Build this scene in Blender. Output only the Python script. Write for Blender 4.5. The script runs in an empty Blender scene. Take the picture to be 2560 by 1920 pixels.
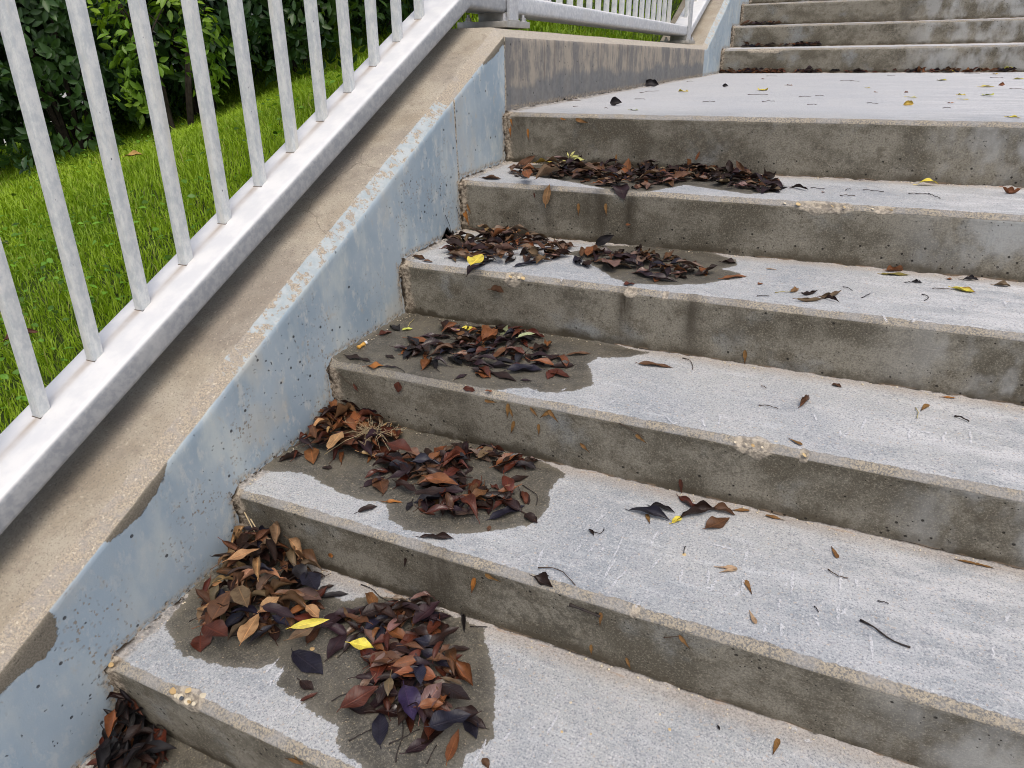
import bpy, bmesh, math, random
import numpy as np
from mathutils import Vector, Matrix, noise

C = bpy.data.collections.new("scene"); bpy.context.scene.collection.children.link(C)
scene = bpy.context.scene
# ------------------------------------------------------------------ camera
cd = bpy.data.cameras.new("camera"); cam = bpy.data.objects.new("camera", cd); C.objects.link(cam)
CAM = Vector((0.99145, -0.50485, 0.90829))
cam.location = CAM
cam.rotation_euler = (math.radians(65.06545), math.radians(0.87553), math.radians(25.19251))
cd.sensor_width = 36.0; cd.lens = 1783.06/2560*36.0; cd.clip_start = 0.02; cd.clip_end = 2000
scene.camera = cam
# ------------------------------------------------------------------ sky + sun (bright overcast)
SUN_EL, SUN_AZ = 62.0, 140.0      # azimuth from +Y towards +X
world = bpy.data.worlds.new("World"); scene.world = world; world.use_nodes = True
wn = world.node_tree; wn.nodes.clear()
sky = wn.nodes.new('ShaderNodeTexSky'); sky.sky_type = 'NISHITA'; sky.sun_disc = False
sky.sun_elevation = math.radians(SUN_EL); sky.sun_rotation = math.radians(SUN_AZ)
sky.dust_density = 6.0; sky.air_density = 1.0; sky.ozone_density = 1.2; sky.altitude = 100
bg = wn.nodes.new('ShaderNodeBackground'); bg.inputs['Strength'].default_value = 0.15
wo = wn.nodes.new('ShaderNodeOutputWorld')
wn.links.new(sky.outputs[0], bg.inputs[0]); wn.links.new(bg.outputs[0], wo.inputs[0])
sl = bpy.data.lights.new("sun", 'SUN'); sl.energy = 1.0; sl.angle = math.radians(35); sl.color = (1.0, 0.97, 0.91)
so = bpy.data.objects.new("sun", sl); C.objects.link(so)
so.rotation_euler = (math.radians(90-SUN_EL), 0, math.radians(180-SUN_AZ))
so.location = (0, 0, 5)
scene.view_settings.view_transform = 'Standard'; scene.view_settings.look = 'None'
scene.view_settings.exposure = 0.10; scene.view_settings.gamma = 1.0
scene.view_settings.use_curve_mapping = False

try:
    scene.cycles.pixel_filter_type = 'BLACKMAN_HARRIS'; scene.cycles.filter_width = 1.0
except Exception: pass
PILES = {
  'T0a': (0, [(-0.0163, 0.3363), (-0.02, 0.2692), (0.0136, 0.2034), (0.0711, 0.1295), (0.1061, 0.1036), (0.1611, 0.1119), (0.2022, 0.1144), (0.2249, 0.1244), (0.238, 0.1534), (0.2892, 0.1758), (0.2804, 0.2041), (0.2397, 0.255), (0.1895, 0.2987), (0.1266, 0.327), (0.0443, 0.3454)]),
  'T0b': (0, [(0.29, 0.192), (0.3066, 0.262), (0.3557, 0.2921), (0.4073, 0.3189), (0.4517, 0.3122), (0.4993, 0.2915), (0.5113, 0.2423), (0.544, 0.2273), (0.5779, 0.197), (0.5824, 0.1726), (0.6157, 0.1465), (0.6228, 0.1228), (0.5898, 0.114), (0.5604, 0.0893), (0.4945, 0.0867), (0.4641, 0.0886), (0.4187, 0.081), (0.3934, 0.1398), (0.3758, 0.1905), (0.3294, 0.1855)]),
  'T1a': (1, [(0.013, 0.4222), (-0.0177, 0.5301), (-0.008, 0.6476), (0.0489, 0.6589), (0.1484, 0.6423), (0.2198, 0.5969), (0.2503, 0.5402), (0.2086, 0.4854), (0.1404, 0.4849), (0.0801, 0.4789), (0.0382, 0.4141)]),
  'T1b': (1, [(0.2118, 0.4367), (0.2295, 0.5086), (0.2818, 0.5713), (0.349, 0.6205), (0.3945, 0.6537), (0.5152, 0.628), (0.5238, 0.5991), (0.4695, 0.5764), (0.4033, 0.5615), (0.4209, 0.5003), (0.4679, 0.5201), (0.5227, 0.5373), (0.5421, 0.4938), (0.5234, 0.4478), (0.4969, 0.4207), (0.4387, 0.3856), (0.3736, 0.3735), (0.3351, 0.4061), (0.3294, 0.4439), (0.2847, 0.455)]),
  'T2': (2, [(0.0934, 0.7948), (0.1481, 0.8708), (0.1776, 0.9165), (0.2582, 0.9362), (0.3883, 0.9368), (0.4763, 0.8399), (0.4919, 0.8), (0.5272, 0.7284), (0.4713, 0.7394), (0.3871, 0.7316), (0.3692, 0.6815), (0.2905, 0.7108), (0.2226, 0.6793), (0.1446, 0.7086), (0.1104, 0.7545)]),
  'T3a': (3, [(-0.0199, 1.161), (0.0181, 1.1841), (0.0894, 1.2189), (0.2209, 1.2645), (0.3412, 1.2113), (0.3729, 1.135), (0.371, 1.0611), (0.2847, 0.9988), (0.2226, 0.9685), (0.1145, 0.9845), (0.0572, 1.057)]),
  'T3b': (3, [(0.3877, 1.1403), (0.4192, 1.1857), (0.5172, 1.2034), (0.6159, 1.1892), (0.6911, 1.1616), (0.7883, 1.0961), (0.755, 1.0635), (0.7041, 1.0247), (0.642, 1.0016), (0.578, 1.0117), (0.5125, 1.0444), (0.4365, 1.0464), (0.3929, 1.0769)]),
  'T4': (4, [(0.0784, 1.3737), (0.0884, 1.4503), (0.231, 1.4904), (0.2914, 1.5377), (0.4242, 1.5448), (0.5627, 1.6133), (0.6633, 1.6121), (0.7178, 1.5439), (0.8012, 1.4657), (0.8687, 1.3925), (0.8179, 1.3287), (0.769, 1.3223), (0.6894, 1.3378), (0.6256, 1.3889), (0.5822, 1.3566), (0.5217, 1.2867), (0.4326, 1.2712), (0.3475, 1.3058), (0.2611, 1.3311), (0.1465, 1.324)]),
  'Tm': (-1, [(-0.0059, -0.0011), (-0.0057, 0.0151), (0.029, 0.0224), (0.0728, 0.0228), (0.089, 0.0207), (0.1209, -0.0272), (0.1302, -0.0776), (0.1085, -0.113), (0.061, -0.1085), (-0.0014, -0.0377)]),
}
WET = {
  0: [[(-0.0279, 0.3485), (-0.001, 0.1781), (0.0148, 0.1264), (0.0249, 0.0926), (0.0656, 0.074), (0.1071, 0.0538), (0.1349, 0.0623), (0.1603, 0.0624), (0.1901, 0.0682), (0.2373, 0.0846), (0.2592, 0.1058), (0.2829, 0.0982), (0.2922, 0.0745), (0.3204, 0.0667), (0.3515, 0.0641), (0.3836, 0.0592), (0.4041, 0.0528), (0.4307, 0.0494), (0.4593, 0.016), (0.4882, 0.0151), (0.5039, 0.0126), (0.5324, 0.003), (0.5723, 0.0106), (0.6079, 0.0367), (0.628, 0.0693), (0.6247, 0.0895), (0.6356, 0.1084), (0.6477, 0.131), (0.6345, 0.164), (0.6054, 0.2159), (0.5789, 0.2571), (0.5543, 0.2878), (0.5402, 0.3093), (0.4935, 0.3135), (0.4424, 0.3167), (0.3441, 0.3093), (0.303, 0.2915), (0.2778, 0.2671), (0.2289, 0.2685), (0.1663, 0.2985), (0.0801, 0.3335), (0.0179, 0.3509)]],
  1: [[(0.0032, 0.3874), (0.0638, 0.4063), (0.1129, 0.4077), (0.1463, 0.3968), (0.191, 0.3855), (0.2514, 0.3819), (0.2979, 0.3903), (0.3321, 0.3558), (0.3753, 0.3381), (0.419, 0.3444), (0.4648, 0.3689), (0.5091, 0.3903), (0.5441, 0.4177), (0.569, 0.4334), (0.5791, 0.4768), (0.5795, 0.5152), (0.5646, 0.5432), (0.5646, 0.585), (0.5761, 0.6085), (0.5577, 0.6198), (0.5128, 0.6336), (0.3559, 0.6522), (0.1968, 0.6552), (-0.0134, 0.6696), (-0.0228, 0.5179)]],
  2: [[(-0.0007, 0.9643), (0.0003, 0.753), (-0.0067, 0.6682), (0.0077, 0.6259), (0.0898, 0.5996), (0.2232, 0.6187), (0.3382, 0.624), (0.3746, 0.6268), (0.4031, 0.6367), (0.4611, 0.6775), (0.4945, 0.6674), (0.5262, 0.6764), (0.5588, 0.7012), (0.5764, 0.7401), (0.5525, 0.7976), (0.5349, 0.8262), (0.5434, 0.8665), (0.604, 0.8886), (0.6429, 0.9344), (0.4208, 0.9603), (0.1924, 0.9755)]],
  3: [[(0.3565, 1.1461), (0.4202, 1.2391), (0.5354, 1.2707), (0.6717, 1.2754), (0.7589, 1.2247), (0.77, 1.1826), (0.7404, 1.1422), (0.784, 1.1223), (0.7732, 1.0702), (0.7247, 1.0192), (0.6539, 0.9864), (0.5783, 0.9688), (0.5232, 0.9984), (0.4768, 1.0461), (0.4362, 1.0847)]],
  4: [[(0.0631, 1.5055), (0.1641, 1.3702), (0.247, 1.3401), (0.3207, 1.3103), (0.4395, 1.2501), (0.5286, 1.2615), (0.5936, 1.3673), (0.6435, 1.3468), (0.7601, 1.298), (0.8174, 1.3329), (0.8275, 1.4257), (0.7054, 1.6239), (0.2504, 1.655)]],
  -1: [[(-0.0537, -0.0143), (-0.0193, 0.0172), (0.0703, 0.0327), (0.1891, 0.032), (0.2623, 0.0217), (0.2817, -0.0603), (0.0773, -0.1519)]],
}
CHIPS = [
  (0, 0.139, 0.216, 0.02),
  (3, 0.28, 0.333, 0.03),
  (4, 0.861, 1.003, 0.02),
  (2, 0.864, 0.944, 0.022),
  (3, 0.569, 0.605, 0.018),
  (6, 0.138, 0.438, 0.03),
  (2, 0.977, 0.995, 0.012),
  (4, 1.03, 1.075, 0.008),
  (1, 0.788, 0.805, 0.01),
  (3, 0.658, 0.667, 0.006),
]
PEBBLES = [
  (0, 0.1473, 0.0019, 0.0068, 0),
  (0, 0.1712, 0.0102, 0.0067, 1),
  (0, 0.1652, -0.0021, 0.0056, 2),
  (0, 0.1833, -0.0073, 0.0064, 2),
  (0, 0.2009, 0.0129, 0.0073, 2),
  (0, 0.1698, -0.0126, 0.0037, 3),
  (0, 0.1954, -0.0135, 0.004, 2),
  (0, 0.1802, 0.0164, 0.0033, 0),
  (0, 0.0084, -0.0043, 0.0051, 0),
  (0, 0.1579, -0.0076, 0.0038, 2),
  (0, 0.1861, -0.0176, 0.004, 0),
  (0, 0.181, -0.0184, 0.0029, 1),
  (0, 0.4828, 0.0419, 0.0064, 2),
  (0, 0.4962, 0.055, 0.0059, 2),
  (0, 0.2968, 0.1559, 0.0048, 0),
  (0, 0.2715, 0.0271, 0.0058, 0),
  (0, 0.3545, 0.1071, 0.0029, 2),
  (0, 0.3453, 0.1065, 0.0023, 2),
  (0, 0.4434, 0.0033, 0.0027, 2),
  (0, 0.4956, 0.0767, 0.0024, 2),
  (2, 0.8922, 0.6232, 0.0038, 2),
  (2, 0.9039, 0.5959, 0.0041, 0),
  (2, 0.9863, 0.6301, 0.0054, 1),
  (2, 0.9379, 0.6504, 0.0038, 2),
  (2, 0.7828, 0.6336, 0.0051, 2),
  (2, 0.7668, 0.6314, 0.0038, 2),
  (2, 0.9192, 0.6062, 0.0033, 2),
  (2, 0.874, 0.6281, 0.0029, 2),
  (3, 0.3018, 0.9061, 0.0058, 1),
  (3, 0.3337, 0.8959, 0.0066, 1),
  (3, 0.3226, 0.9082, 0.005, 2),
  (3, 0.3206, 0.8856, 0.0046, 2),
  (3, 0.3112, 0.9208, 0.0037, 2),
  (4, 0.8771, 1.2347, 0.0063, 1),
  (4, 0.9486, 1.2054, 0.0051, 1),
  (4, 0.9731, 1.2249, 0.0051, 1),
  (4, 0.9891, 1.23, 0.0034, 2),
  (4, 0.9226, 1.2086, 0.0034, 2),
  (4, 0.8482, 1.2504, 0.0035, 2),
  (4, 1.0661, 1.232, 0.004, 1),
  (4, 1.0299, 1.2478, 0.0029, 2),
  (0, 0.7348, 0.1787, 0.003, 1),
  (0, 0.7744, 0.1921, 0.0023, 1),
  (0, 0.876, 0.2456, 0.0034, 1),
  (0, 0.8573, 0.2651, 0.0027, 2),
  (0, 0.7293, 0.2307, 0.0031, 2),
  (1, 0.79, 0.4331, 0.0032, 1),
  (1, 0.8352, 0.4668, 0.0056, 1),
  (1, 0.7776, 0.5974, 0.0039, 2),
  (1, 0.6626, 0.5502, 0.0043, 2),
  (1, 0.619, 0.5294, 0.0039, 2),
  (1, 0.5862, 0.5431, 0.0035, 2),
  (1, 0.6721, 0.4159, 0.0028, 2),
  (1, 1.19, 0.3771, 0.0038, 2),
  (1, 1.0384, 0.3201, 0.0025, 1),
]
SCR = [
  (1, 0.7295, 0.4839, 0.7335, 0.3952, 0.0016),
  (1, 0.7352, 0.4021, 0.732, 0.3476, 0.0016),
  (1, 0.7607, 0.3949, 0.7484, 0.3379, 0.0016),
  (1, 0.7796, 0.5087, 0.78, 0.4557, 0.0016),
  (1, 0.8044, 0.4442, 0.7943, 0.4035, 0.0016),
  (1, 0.7104, 0.4291, 0.7063, 0.4114, 0.0016),
  (1, 0.6927, 0.4215, 0.6898, 0.4043, 0.0016),
  (1, 0.6829, 0.5173, 0.672, 0.4802, 0.0016),
  (1, 0.9288, 0.5164, 0.9274, 0.4787, 0.0016),
  (1, 0.9334, 0.4518, 0.9362, 0.4057, 0.0016),
  (1, 0.8401, 0.4292, 0.8454, 0.3911, 0.0016),
  (1, 0.8777, 0.4514, 0.8857, 0.4029, 0.0016),
  (1, 0.8952, 0.4267, 0.8903, 0.3885, 0.0016),
  (1, 0.8786, 0.3943, 0.8943, 0.4039, 0.0016),
  (1, 1.0012, 0.4957, 1.0043, 0.4325, 0.0016),
  (1, 0.9961, 0.4619, 0.9927, 0.4465, 0.0016),
  (1, 0.9903, 0.4238, 0.9888, 0.3944, 0.0016),
  (1, 0.9962, 0.3726, 1.0019, 0.337, 0.0016),
  (1, 1.0706, 0.5285, 1.0688, 0.4658, 0.0016),
  (1, 1.0713, 0.4484, 1.0707, 0.4002, 0.0016),
  (1, 1.0827, 0.4404, 1.0729, 0.4159, 0.0016),
  (1, 1.0912, 0.5143, 1.0943, 0.4878, 0.0016),
  (1, 0.8703, 0.5074, 0.9119, 0.506, 0.0016),
  (1, 0.9146, 0.5836, 0.9309, 0.5781, 0.0016),
  (1, 0.6157, 0.395, 0.6282, 0.3319, 0.0016),
  (1, 0.6708, 0.4252, 0.672, 0.3998, 0.0016),
  (1, 0.6149, 0.5223, 0.6096, 0.501, 0.0016),
  (1, 0.7994, 0.3329, 0.7962, 0.3132, 0.0016),
  (1, 1.018, 0.561, 1.0357, 0.5623, 0.0016),
  (1, 1.0375, 0.4055, 1.0488, 0.381, 0.0016),
  (1, 1.1145, 0.4002, 1.1169, 0.3472, 0.0016),
  (1, 1.2675, 0.4441, 1.2629, 0.4113, 0.0016),
  (1, 0.9335, 0.4181, 0.9237, 0.3949, 0.0016),
  (1, 0.9771, 0.3594, 0.9771, 0.3354, 0.0016),
  (1, 1.2957, 0.5229, 1.2838, 0.4932, 0.0016),
  (1, 1.2395, 0.5137, 1.2481, 0.5097, 0.0016),
  (1, 0.5967, 0.3612, 0.5899, 0.3395, 0.0016),
  (2, 0.8334, 0.7094, 0.8392, 0.6568, 0.0014),
  (2, 0.7359, 0.6696, 0.7658, 0.6355, 0.0014),
  (2, 1.051, 0.7352, 1.0384, 0.6879, 0.0014),
  (2, 1.0346, 0.7284, 1.038, 0.6959, 0.0014),
  (2, 1.0755, 0.7899, 1.0659, 0.7327, 0.0014),
  (2, 1.1459, 0.7918, 1.1418, 0.7306, 0.0014),
  (2, 1.2015, 0.7972, 1.1916, 0.7432, 0.0014),
  (2, 1.1562, 0.7743, 1.1809, 0.7717, 0.0014),
  (2, 0.8059, 0.6794, 0.8202, 0.6402, 0.0014),
  (2, 0.9006, 0.7707, 0.8953, 0.7347, 0.0014),
  (2, 0.7092, 0.6878, 0.6982, 0.6637, 0.0014),
  (2, 0.9875, 0.7724, 0.9978, 0.7398, 0.0014),
  (2, 1.2392, 0.8127, 1.2344, 0.7529, 0.0014),
  (2, 0.7714, 0.6469, 0.762, 0.6339, 0.0014),
  (2, 1.0991, 0.8967, 1.1169, 0.8936, 0.0014),
  (2, 0.5363, 0.701, 0.5267, 0.6754, 0.0014),
  (2, 0.6405, 0.6901, 0.6315, 0.6611, 0.0014),
  (0, 0.7208, 0.2046, 0.7161, 0.158, 0.0018),
  (0, 0.7102, 0.236, 0.702, 0.2141, 0.0018),
  (0, 0.7696, 0.1859, 0.765, 0.1556, 0.0018),
  (0, 0.738, 0.1397, 0.737, 0.1166, 0.0018),
  (0, 0.8604, 0.1903, 0.8621, 0.1723, 0.0018),
  (0, 0.9332, 0.2585, 0.9549, 0.2641, 0.0018),
  (0, 1.0509, 0.3027, 1.0692, 0.3048, 0.0018),
  (0, 0.7458, 0.2729, 0.7454, 0.2633, 0.0018),
  (0, 1.034, 0.3156, 1.0465, 0.317, 0.0018),
  (0, 0.6963, 0.1701, 0.6932, 0.1603, 0.0018),
  (0, 0.2617, 0.1177, 0.2621, 0.0794, 0.0015),
  (0, 0.2802, 0.1076, 0.2885, 0.0714, 0.0015),
  (0, 0.279, 0.0819, 0.288, 0.0615, 0.0015),
  (0, 0.4179, 0.0509, 0.4191, 0.0386, 0.0015),
  (0, 0.219, 0.4983, 0.2189, 0.473, 0.0015),
  (0, 0.6392, 0.1239, 0.6449, 0.0983, 0.0015),
  (0, 0.6429, 0.1093, 0.6427, 0.0745, 0.0015),
  (0, 0.6686, 0.1494, 0.6624, 0.122, 0.0015),
  (0, 0.3522, 0.0618, 0.3526, 0.035, 0.0015),
  (3, 0.4209, 0.963, 0.4342, 0.9155, 0.0018),
  (3, 1.1281, 0.9505, 1.1255, 0.9245, 0.0018),
  (3, 1.0754, 0.956, 1.0834, 0.9082, 0.0018),
  (3, 1.2883, 1.1191, 1.2915, 1.0786, 0.0018),
  (3, 1.196, 1.0422, 1.2002, 1.017, 0.0018),
  (3, 0.7975, 1.093, 0.7993, 1.0511, 0.0018),
]
DRIPS = [
  (3, 0.576, 0.016, 1.0),
  (3, 0.721, 0.018, 0.8),
  (3, 0.451, 0.012, 0.4),
  (1, 0.457, 0.03, 0.8),
  (4, 0.486, 0.014, 0.9),
  (4, 0.409, 0.016, 0.7),
  (4, 0.265, 0.014, 0.6),
  (4, 0.37, 0.012, 0.5),
  (2, 0.669, 0.02, 0.3),
  (1, 0.079, 0.03, 0.4),
  (2, 0.335, 0.02, 0.35),
  (5, 0.049, 0.05, 0.6),
  (4, 0.004, 0.02, 0.7),
  (3, 0.808, 0.02, 0.35),
]
ITEMS = [
  ('samara', 'r', 2, (0.4376, 0.6255, 0.2469), (0.4404, 0.6255, 0.2808), 'samara', {'l': 'left upper one of three tan ash seeds hanging close together on the third riser'}),
  ('samara', 'r', 2, (0.4505, 0.6255, 0.2504), (0.4439, 0.6255, 0.2705), 'samara', {'l': 'right upper one of three tan ash seeds hanging close together on the third riser'}),
  ('samara', 'r', 2, (0.4436, 0.6255, 0.2124), (0.4507, 0.6255, 0.2422), 'samara', {'l': 'lone orange ash seed directly below the pair stuck on the third riser'}),
  ('samara', 'r', 2, (0.5053, 0.6255, 0.2641), (0.4885, 0.6255, 0.2824), 'samara', {'l': 'left wing of the tan seed fan stuck high on the third riser'}),
  ('samara', 'r', 2, (0.5089, 0.6255, 0.2648), (0.5321, 0.6255, 0.2848), 'samara', {'l': 'middle wing of the tan seed fan stuck high on the third riser'}),
  ('samara', 'r', 2, (0.5471, 0.6255, 0.262), (0.5279, 0.6255, 0.2839), 'samara', {'l': 'right wing of the tan seed fan stuck high on the third riser'}),
  ('samara', 'r', 2, (0.5054, 0.6255, 0.2224), (0.5046, 0.6255, 0.2474), 'samara', {'l': 'orange ash seed hanging straight below the tan seed fan'}),
  ('samara', 'r', 2, (0.4155, 0.6255, 0.2788), (0.3896, 0.6255, 0.2793), 'samara', {'l': 'tan ash seed lying flat just under the nosing left of the seed fan'}),
  ('samara', 'r', 2, (0.7208, 0.6255, 0.2548), (0.6996, 0.6255, 0.2692), 'samara', {'l': 'ash seed at the end of the thin twig stuck on the third riser'}),
  ('samara', 'r', 2, (0.6113, 0.6255, 0.2077), (0.5906, 0.6255, 0.2231), 'samara', {'l': 'small slanted brown seed low on the third riser left of the twig'}),
  ('twig', 'r', 2, (0.668, 0.6255, 0.287), (0.7153, 0.6255, 0.2675), 'twig', {'l': 'thin forked twig stuck to the third riser with a seed at its end'}),
  ('leaf', 'r', 2, (0.1846, 0.6255, 0.2818), (0.1812, 0.6255, 0.2562), 'red', {'l': 'small dark red tulip shaped leaf stuck on the third riser near the wall', 'w': 0.75}),
  ('leaf', 'r', 2, (0.0628, 0.6255, 0.2547), (0.0739, 0.6255, 0.2374), 'red', {'l': 'tiny dark red leaf on a thread beside the wall on the third riser', 'w': 0.4}),
  ('twig', 'r', 2, (0.0277, 0.6255, 0.2749), (0.0601, 0.6255, 0.2475), 'twig', {'l': 'thin curved twig stuck on the third riser next to the wall'}),
  ('samara', 'r', 1, (0.7449, 0.3097, 0.1025), (0.7451, 0.3097, 0.1281), 'samara', {'l': 'ash seed hanging at the end of the brown twig on the second riser'}),
  ('samara', 'r', 1, (0.7307, 0.3097, 0.0287), (0.7296, 0.3097, 0.0499), 'samara', {'l': 'small olive ash seed low on the second riser'}),
  ('samara', 'r', 1, (0.7961, 0.3097, 0.0255), (0.7875, 0.3097, 0.0462), 'samara', {'l': 'olive ash seed leaning at the foot of the second riser'}),
  ('samara', 'r', 1, (0.8833, 0.3097, 0.112), (0.8653, 0.3097, 0.1316), 'samara', {'l': 'slanted brown ash seed in the middle of the second riser'}),
  ('twig', 'r', 1, (0.6948, 0.3097, 0.1277), (0.7449, 0.3097, 0.1225), 'bark', {'l': 'short thick brown twig stuck under the nosing of the second riser', 't': 0.0025}),
  ('twig', 'r', 1, (0.8434, 0.3097, 0.1178), (0.8654, 0.3097, 0.1299), 'twig', {'l': 'hair thin twig beside the slanted seed on the second riser'}),
  ('samara', 'r', 1, (0.5184, 0.3097, 0.0849), (0.5255, 0.3097, 0.1183), 'orange', {'l': 'orange ash seed stuck high on the second riser right of the dark streak'}),
  ('samara', 'r', 1, (0.5757, 0.3097, 0.131), (0.5463, 0.3097, 0.1351), 'samara', {'l': 'tan ash seed just under the nosing of the second riser'}),
  ('leaf', 'r', 1, (0.2109, 0.3097, 0.0623), (0.224, 0.3097, 0.0639), 'orange', {'l': 'tiny orange leaf scrap on the left of the second riser', 'w': 0.8}),
  ('samara', 'r', 1, (0.3859, 0.3097, 0.0956), (0.3901, 0.3097, 0.1151), 'dark', {'l': 'tiny dark seed on the second riser left of the dark streak'}),
  ('samara', 'r', 0, (0.3749, -0.0064, -0.0197), (0.4107, -0.0064, -0.0104), 'samara', {'l': 'lower of two crossed ash seeds on the bottom riser'}),
  ('samara', 'r', 0, (0.3955, -0.0064, -0.0012), (0.4056, -0.0064, -0.0151), 'samara', {'l': 'upper of two crossed ash seeds on the bottom riser'}),
  ('samara', 'r', 4, (0.0325, 1.2471, 0.5023), (0.0206, 1.2471, 0.5286), 'samara', {'l': 'short orange ash seed stuck in the riser corner beside the wall joint'}),
  ('samara', 'r', 4, (0.0245, 1.2471, 0.4694), (0.0087, 1.2471, 0.5146), 'orange', {'l': 'long dark orange ash seed low in the riser corner beside the wall'}),
  ('samara', 'r', 4, (0.2289, 1.2471, 0.5571), (0.225, 1.2471, 0.5732), 'red', {'l': 'small red brown seed under the nosing left of the draped tan leaf'}),
  ('samara', 'r', 4, (0.35, 1.2471, 0.5216), (0.3492, 1.2471, 0.553), 'samara', {'l': 'left of two orange ash seeds hanging on the fifth riser'}),
  ('samara', 'r', 4, (0.4257, 1.2471, 0.5272), (0.4229, 1.2471, 0.5579), 'samara', {'l': 'right of two orange ash seeds hanging on the fifth riser'}),
  ('leaf', 'r', 4, (0.2586, 1.2471, 0.5446), (0.2695, 1.2471, 0.5976), 'tan', {'l': 'crumpled tan leaf draped over the nosing below the long leaf pile', 'w': 0.45}),
  ('samara', 'r', 5, (0.0297, 1.5384, 0.7067), (0.0215, 1.5384, 0.73), 'orange', {'l': 'upper ash seed in the corner of the riser below the landing'}),
  ('samara', 'r', 5, (0.0211, 1.5384, 0.6769), (0.0183, 1.5384, 0.7089), 'orange', {'l': 'lower ash seed in the corner of the riser below the landing'}),
  ('samara', 'r', 5, (0.0795, 1.5384, 0.6707), (0.0769, 1.5384, 0.702), 'orange', {'l': 'ash seed hanging alone right of the corner on the riser below the landing'}),
  ('samara', 'r', 5, (0.2677, 1.5384, 0.7228), (0.2291, 1.5384, 0.7322), 'samara', {'l': 'tan ash seed lying sideways under the landing edge'}),
  ('samara', 'r', 5, (0.2015, 1.5384, 0.7288), (0.1826, 1.5384, 0.7341), 'orange', {'l': 'short orange seed just left of the sideways tan seed under the landing edge'}),
  ('samara', 'r', 3, (0.8403, 0.9332, 0.3081), (0.8367, 0.9332, 0.3388), 'samara', {'l': 'single tan ash seed hanging low on the fourth riser'}),
  ('leaf', 't', 0, (0.3492, 0.1896, 0.0123), (0.3903, 0.1987, 0.0125), 'yellow', {'l': 'bright yellow oval leaf lying on the right half of the lowest full pile', 'w': 0.5, 'top': 1}),
  ('leaf', 't', 0, (0.2363, 0.175, 0.0118), (0.2813, 0.219, 0.0131), 'yellow', {'l': 'narrow yellow green leaf seen edge on across the lowest full pile', 'w': 0.22, 'top': 1, 'roll': 0.7}),
  ('leaf', 't', 0, (0.1786, 0.1164, 0.0101), (0.1574, 0.1798, 0.012), 'tan', {'l': 'pale tan leaf with a clear midrib at the lower edge of the corner pile', 'w': 0.5, 'top': 1}),
  ('leaf', 't', 0, (0.2519, 0.1516, 0.0111), (0.268, 0.1966, 0.0125), 'greytan', {'l': 'grey tan leaf lying just below the narrow yellow green leaf', 'w': 0.5, 'top': 1}),
  ('leaf', 't', 0, (0.2664, 0.1368, 0.0107), (0.3551, 0.1177, 0.0101), 'blue', {'l': 'large blue black leaf below the corner pile, the biggest flat dark leaf', 'w': 0.5}),
  ('leaf', 't', 0, (0.3376, 0.1457, 0.011), (0.3243, 0.2102, 0.0129), 'purple', {'l': 'dark purple leaf pointing down between the two heaps of the lowest full pile', 'w': 0.42}),
  ('leaf', 't', 0, (0.1018, 0.0998, 0.0096), (0.1312, 0.0727, 0.0088), 'red', {'l': 'round dark red leaf lying alone left of the corner pile', 'w': 0.9}),
  ('leaf', 't', 0, (0.088, 0.1201, 0.0102), (0.1465, 0.1173, 0.0101), 'red', {'l': 'broad wine red leaf at the left foot of the corner pile', 'w': 0.62, 'top': 1}),
  ('leaf', 't', 0, (0.3225, 0.0947, 0.0095), (0.3552, 0.0887, 0.0093), 'dark', {'l': 'small dark oval leaf under the large blue black leaf', 'w': 0.5}),
  ('leaf', 't', 0, (0.3496, 0.0633, 0.0086), (0.3643, 0.0878, 0.0093), 'red', {'l': 'slim dull red leaf pointing right below the small dark oval leaf', 'w': 0.33}),
  ('leaf', 't', 0, (0.5058, 0.0501, 0.0082), (0.4737, 0.0984, 0.0096), 'blue', {'l': 'dark pointed leaf lying straight up and down at the lower left of the right heap', 'w': 0.42}),
  ('leaf', 't', 0, (0.5461, 0.0532, 0.0083), (0.5726, 0.0941, 0.0095), 'purple', {'l': 'purple leaf at the bottom of the right heap near the picture edge', 'w': 0.38}),
  ('leaf', 't', 0, (0.6069, 0.0674, 0.0087), (0.5963, 0.1199, 0.0102), 'rust', {'l': 'rust edged narrow leaf at the very bottom of the right heap', 'w': 0.3}),
  ('leaf', 't', 0, (0.4149, 0.0787, 0.009), (0.4462, 0.1322, 0.0106), 'red', {'l': 'large red brown leaf at the left side of the right heap', 'w': 0.5, 'top': 1}),
  ('leaf', 't', 0, (0.4191, 0.0844, 0.0092), (0.4725, 0.0954, 0.0095), 'dark', {'l': 'dull brown leaf under the large red brown leaf', 'w': 0.35}),
  ('leaf', 't', 0, (0.4733, 0.2389, 0.0137), (0.5008, 0.2921, 0.0153), 'dark', {'l': 'dark glossy leaf on the upper right of the right heap', 'w': 0.4, 'top': 1}),
  ('leaf', 't', 0, (0.5585, 0.1016, 0.0097), (0.5989, 0.1498, 0.0111), 'blue', {'l': 'large blue black leaf with a long stalk at the lower right of the right heap', 'w': 0.55, 'top': 1}),
  ('leaf', 't', 0, (0.5973, 0.1476, 0.011), (0.6282, 0.1151, 0.0101), 'blue', {'l': 'folded blue black leaf hanging off the lower right end of the right heap', 'w': 0.5}),
  ('leaf', 't', 0, (0.5299, 0.2229, 0.0132), (0.5791, 0.1958, 0.0124), 'rust', {'l': 'cupped rust coloured leaf on the right edge of the right heap', 'w': 0.62, 'top': 1, 'curl': 1.2}),
  ('leaf', 't', 0, (0.2343, 0.2572, 0.0142), (0.2758, 0.2852, 0.0151), 'black', {'l': 'black curled leaf lying between the corner pile and the riser', 'w': 0.3}),
  ('leaf', 't', 0, (0.2206, 0.2672, 0.0145), (0.2367, 0.2928, 0.0153), 'dark', {'l': 'small dark leaf just above the black curled leaf on the lowest full step', 'w': 0.45}),
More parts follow.
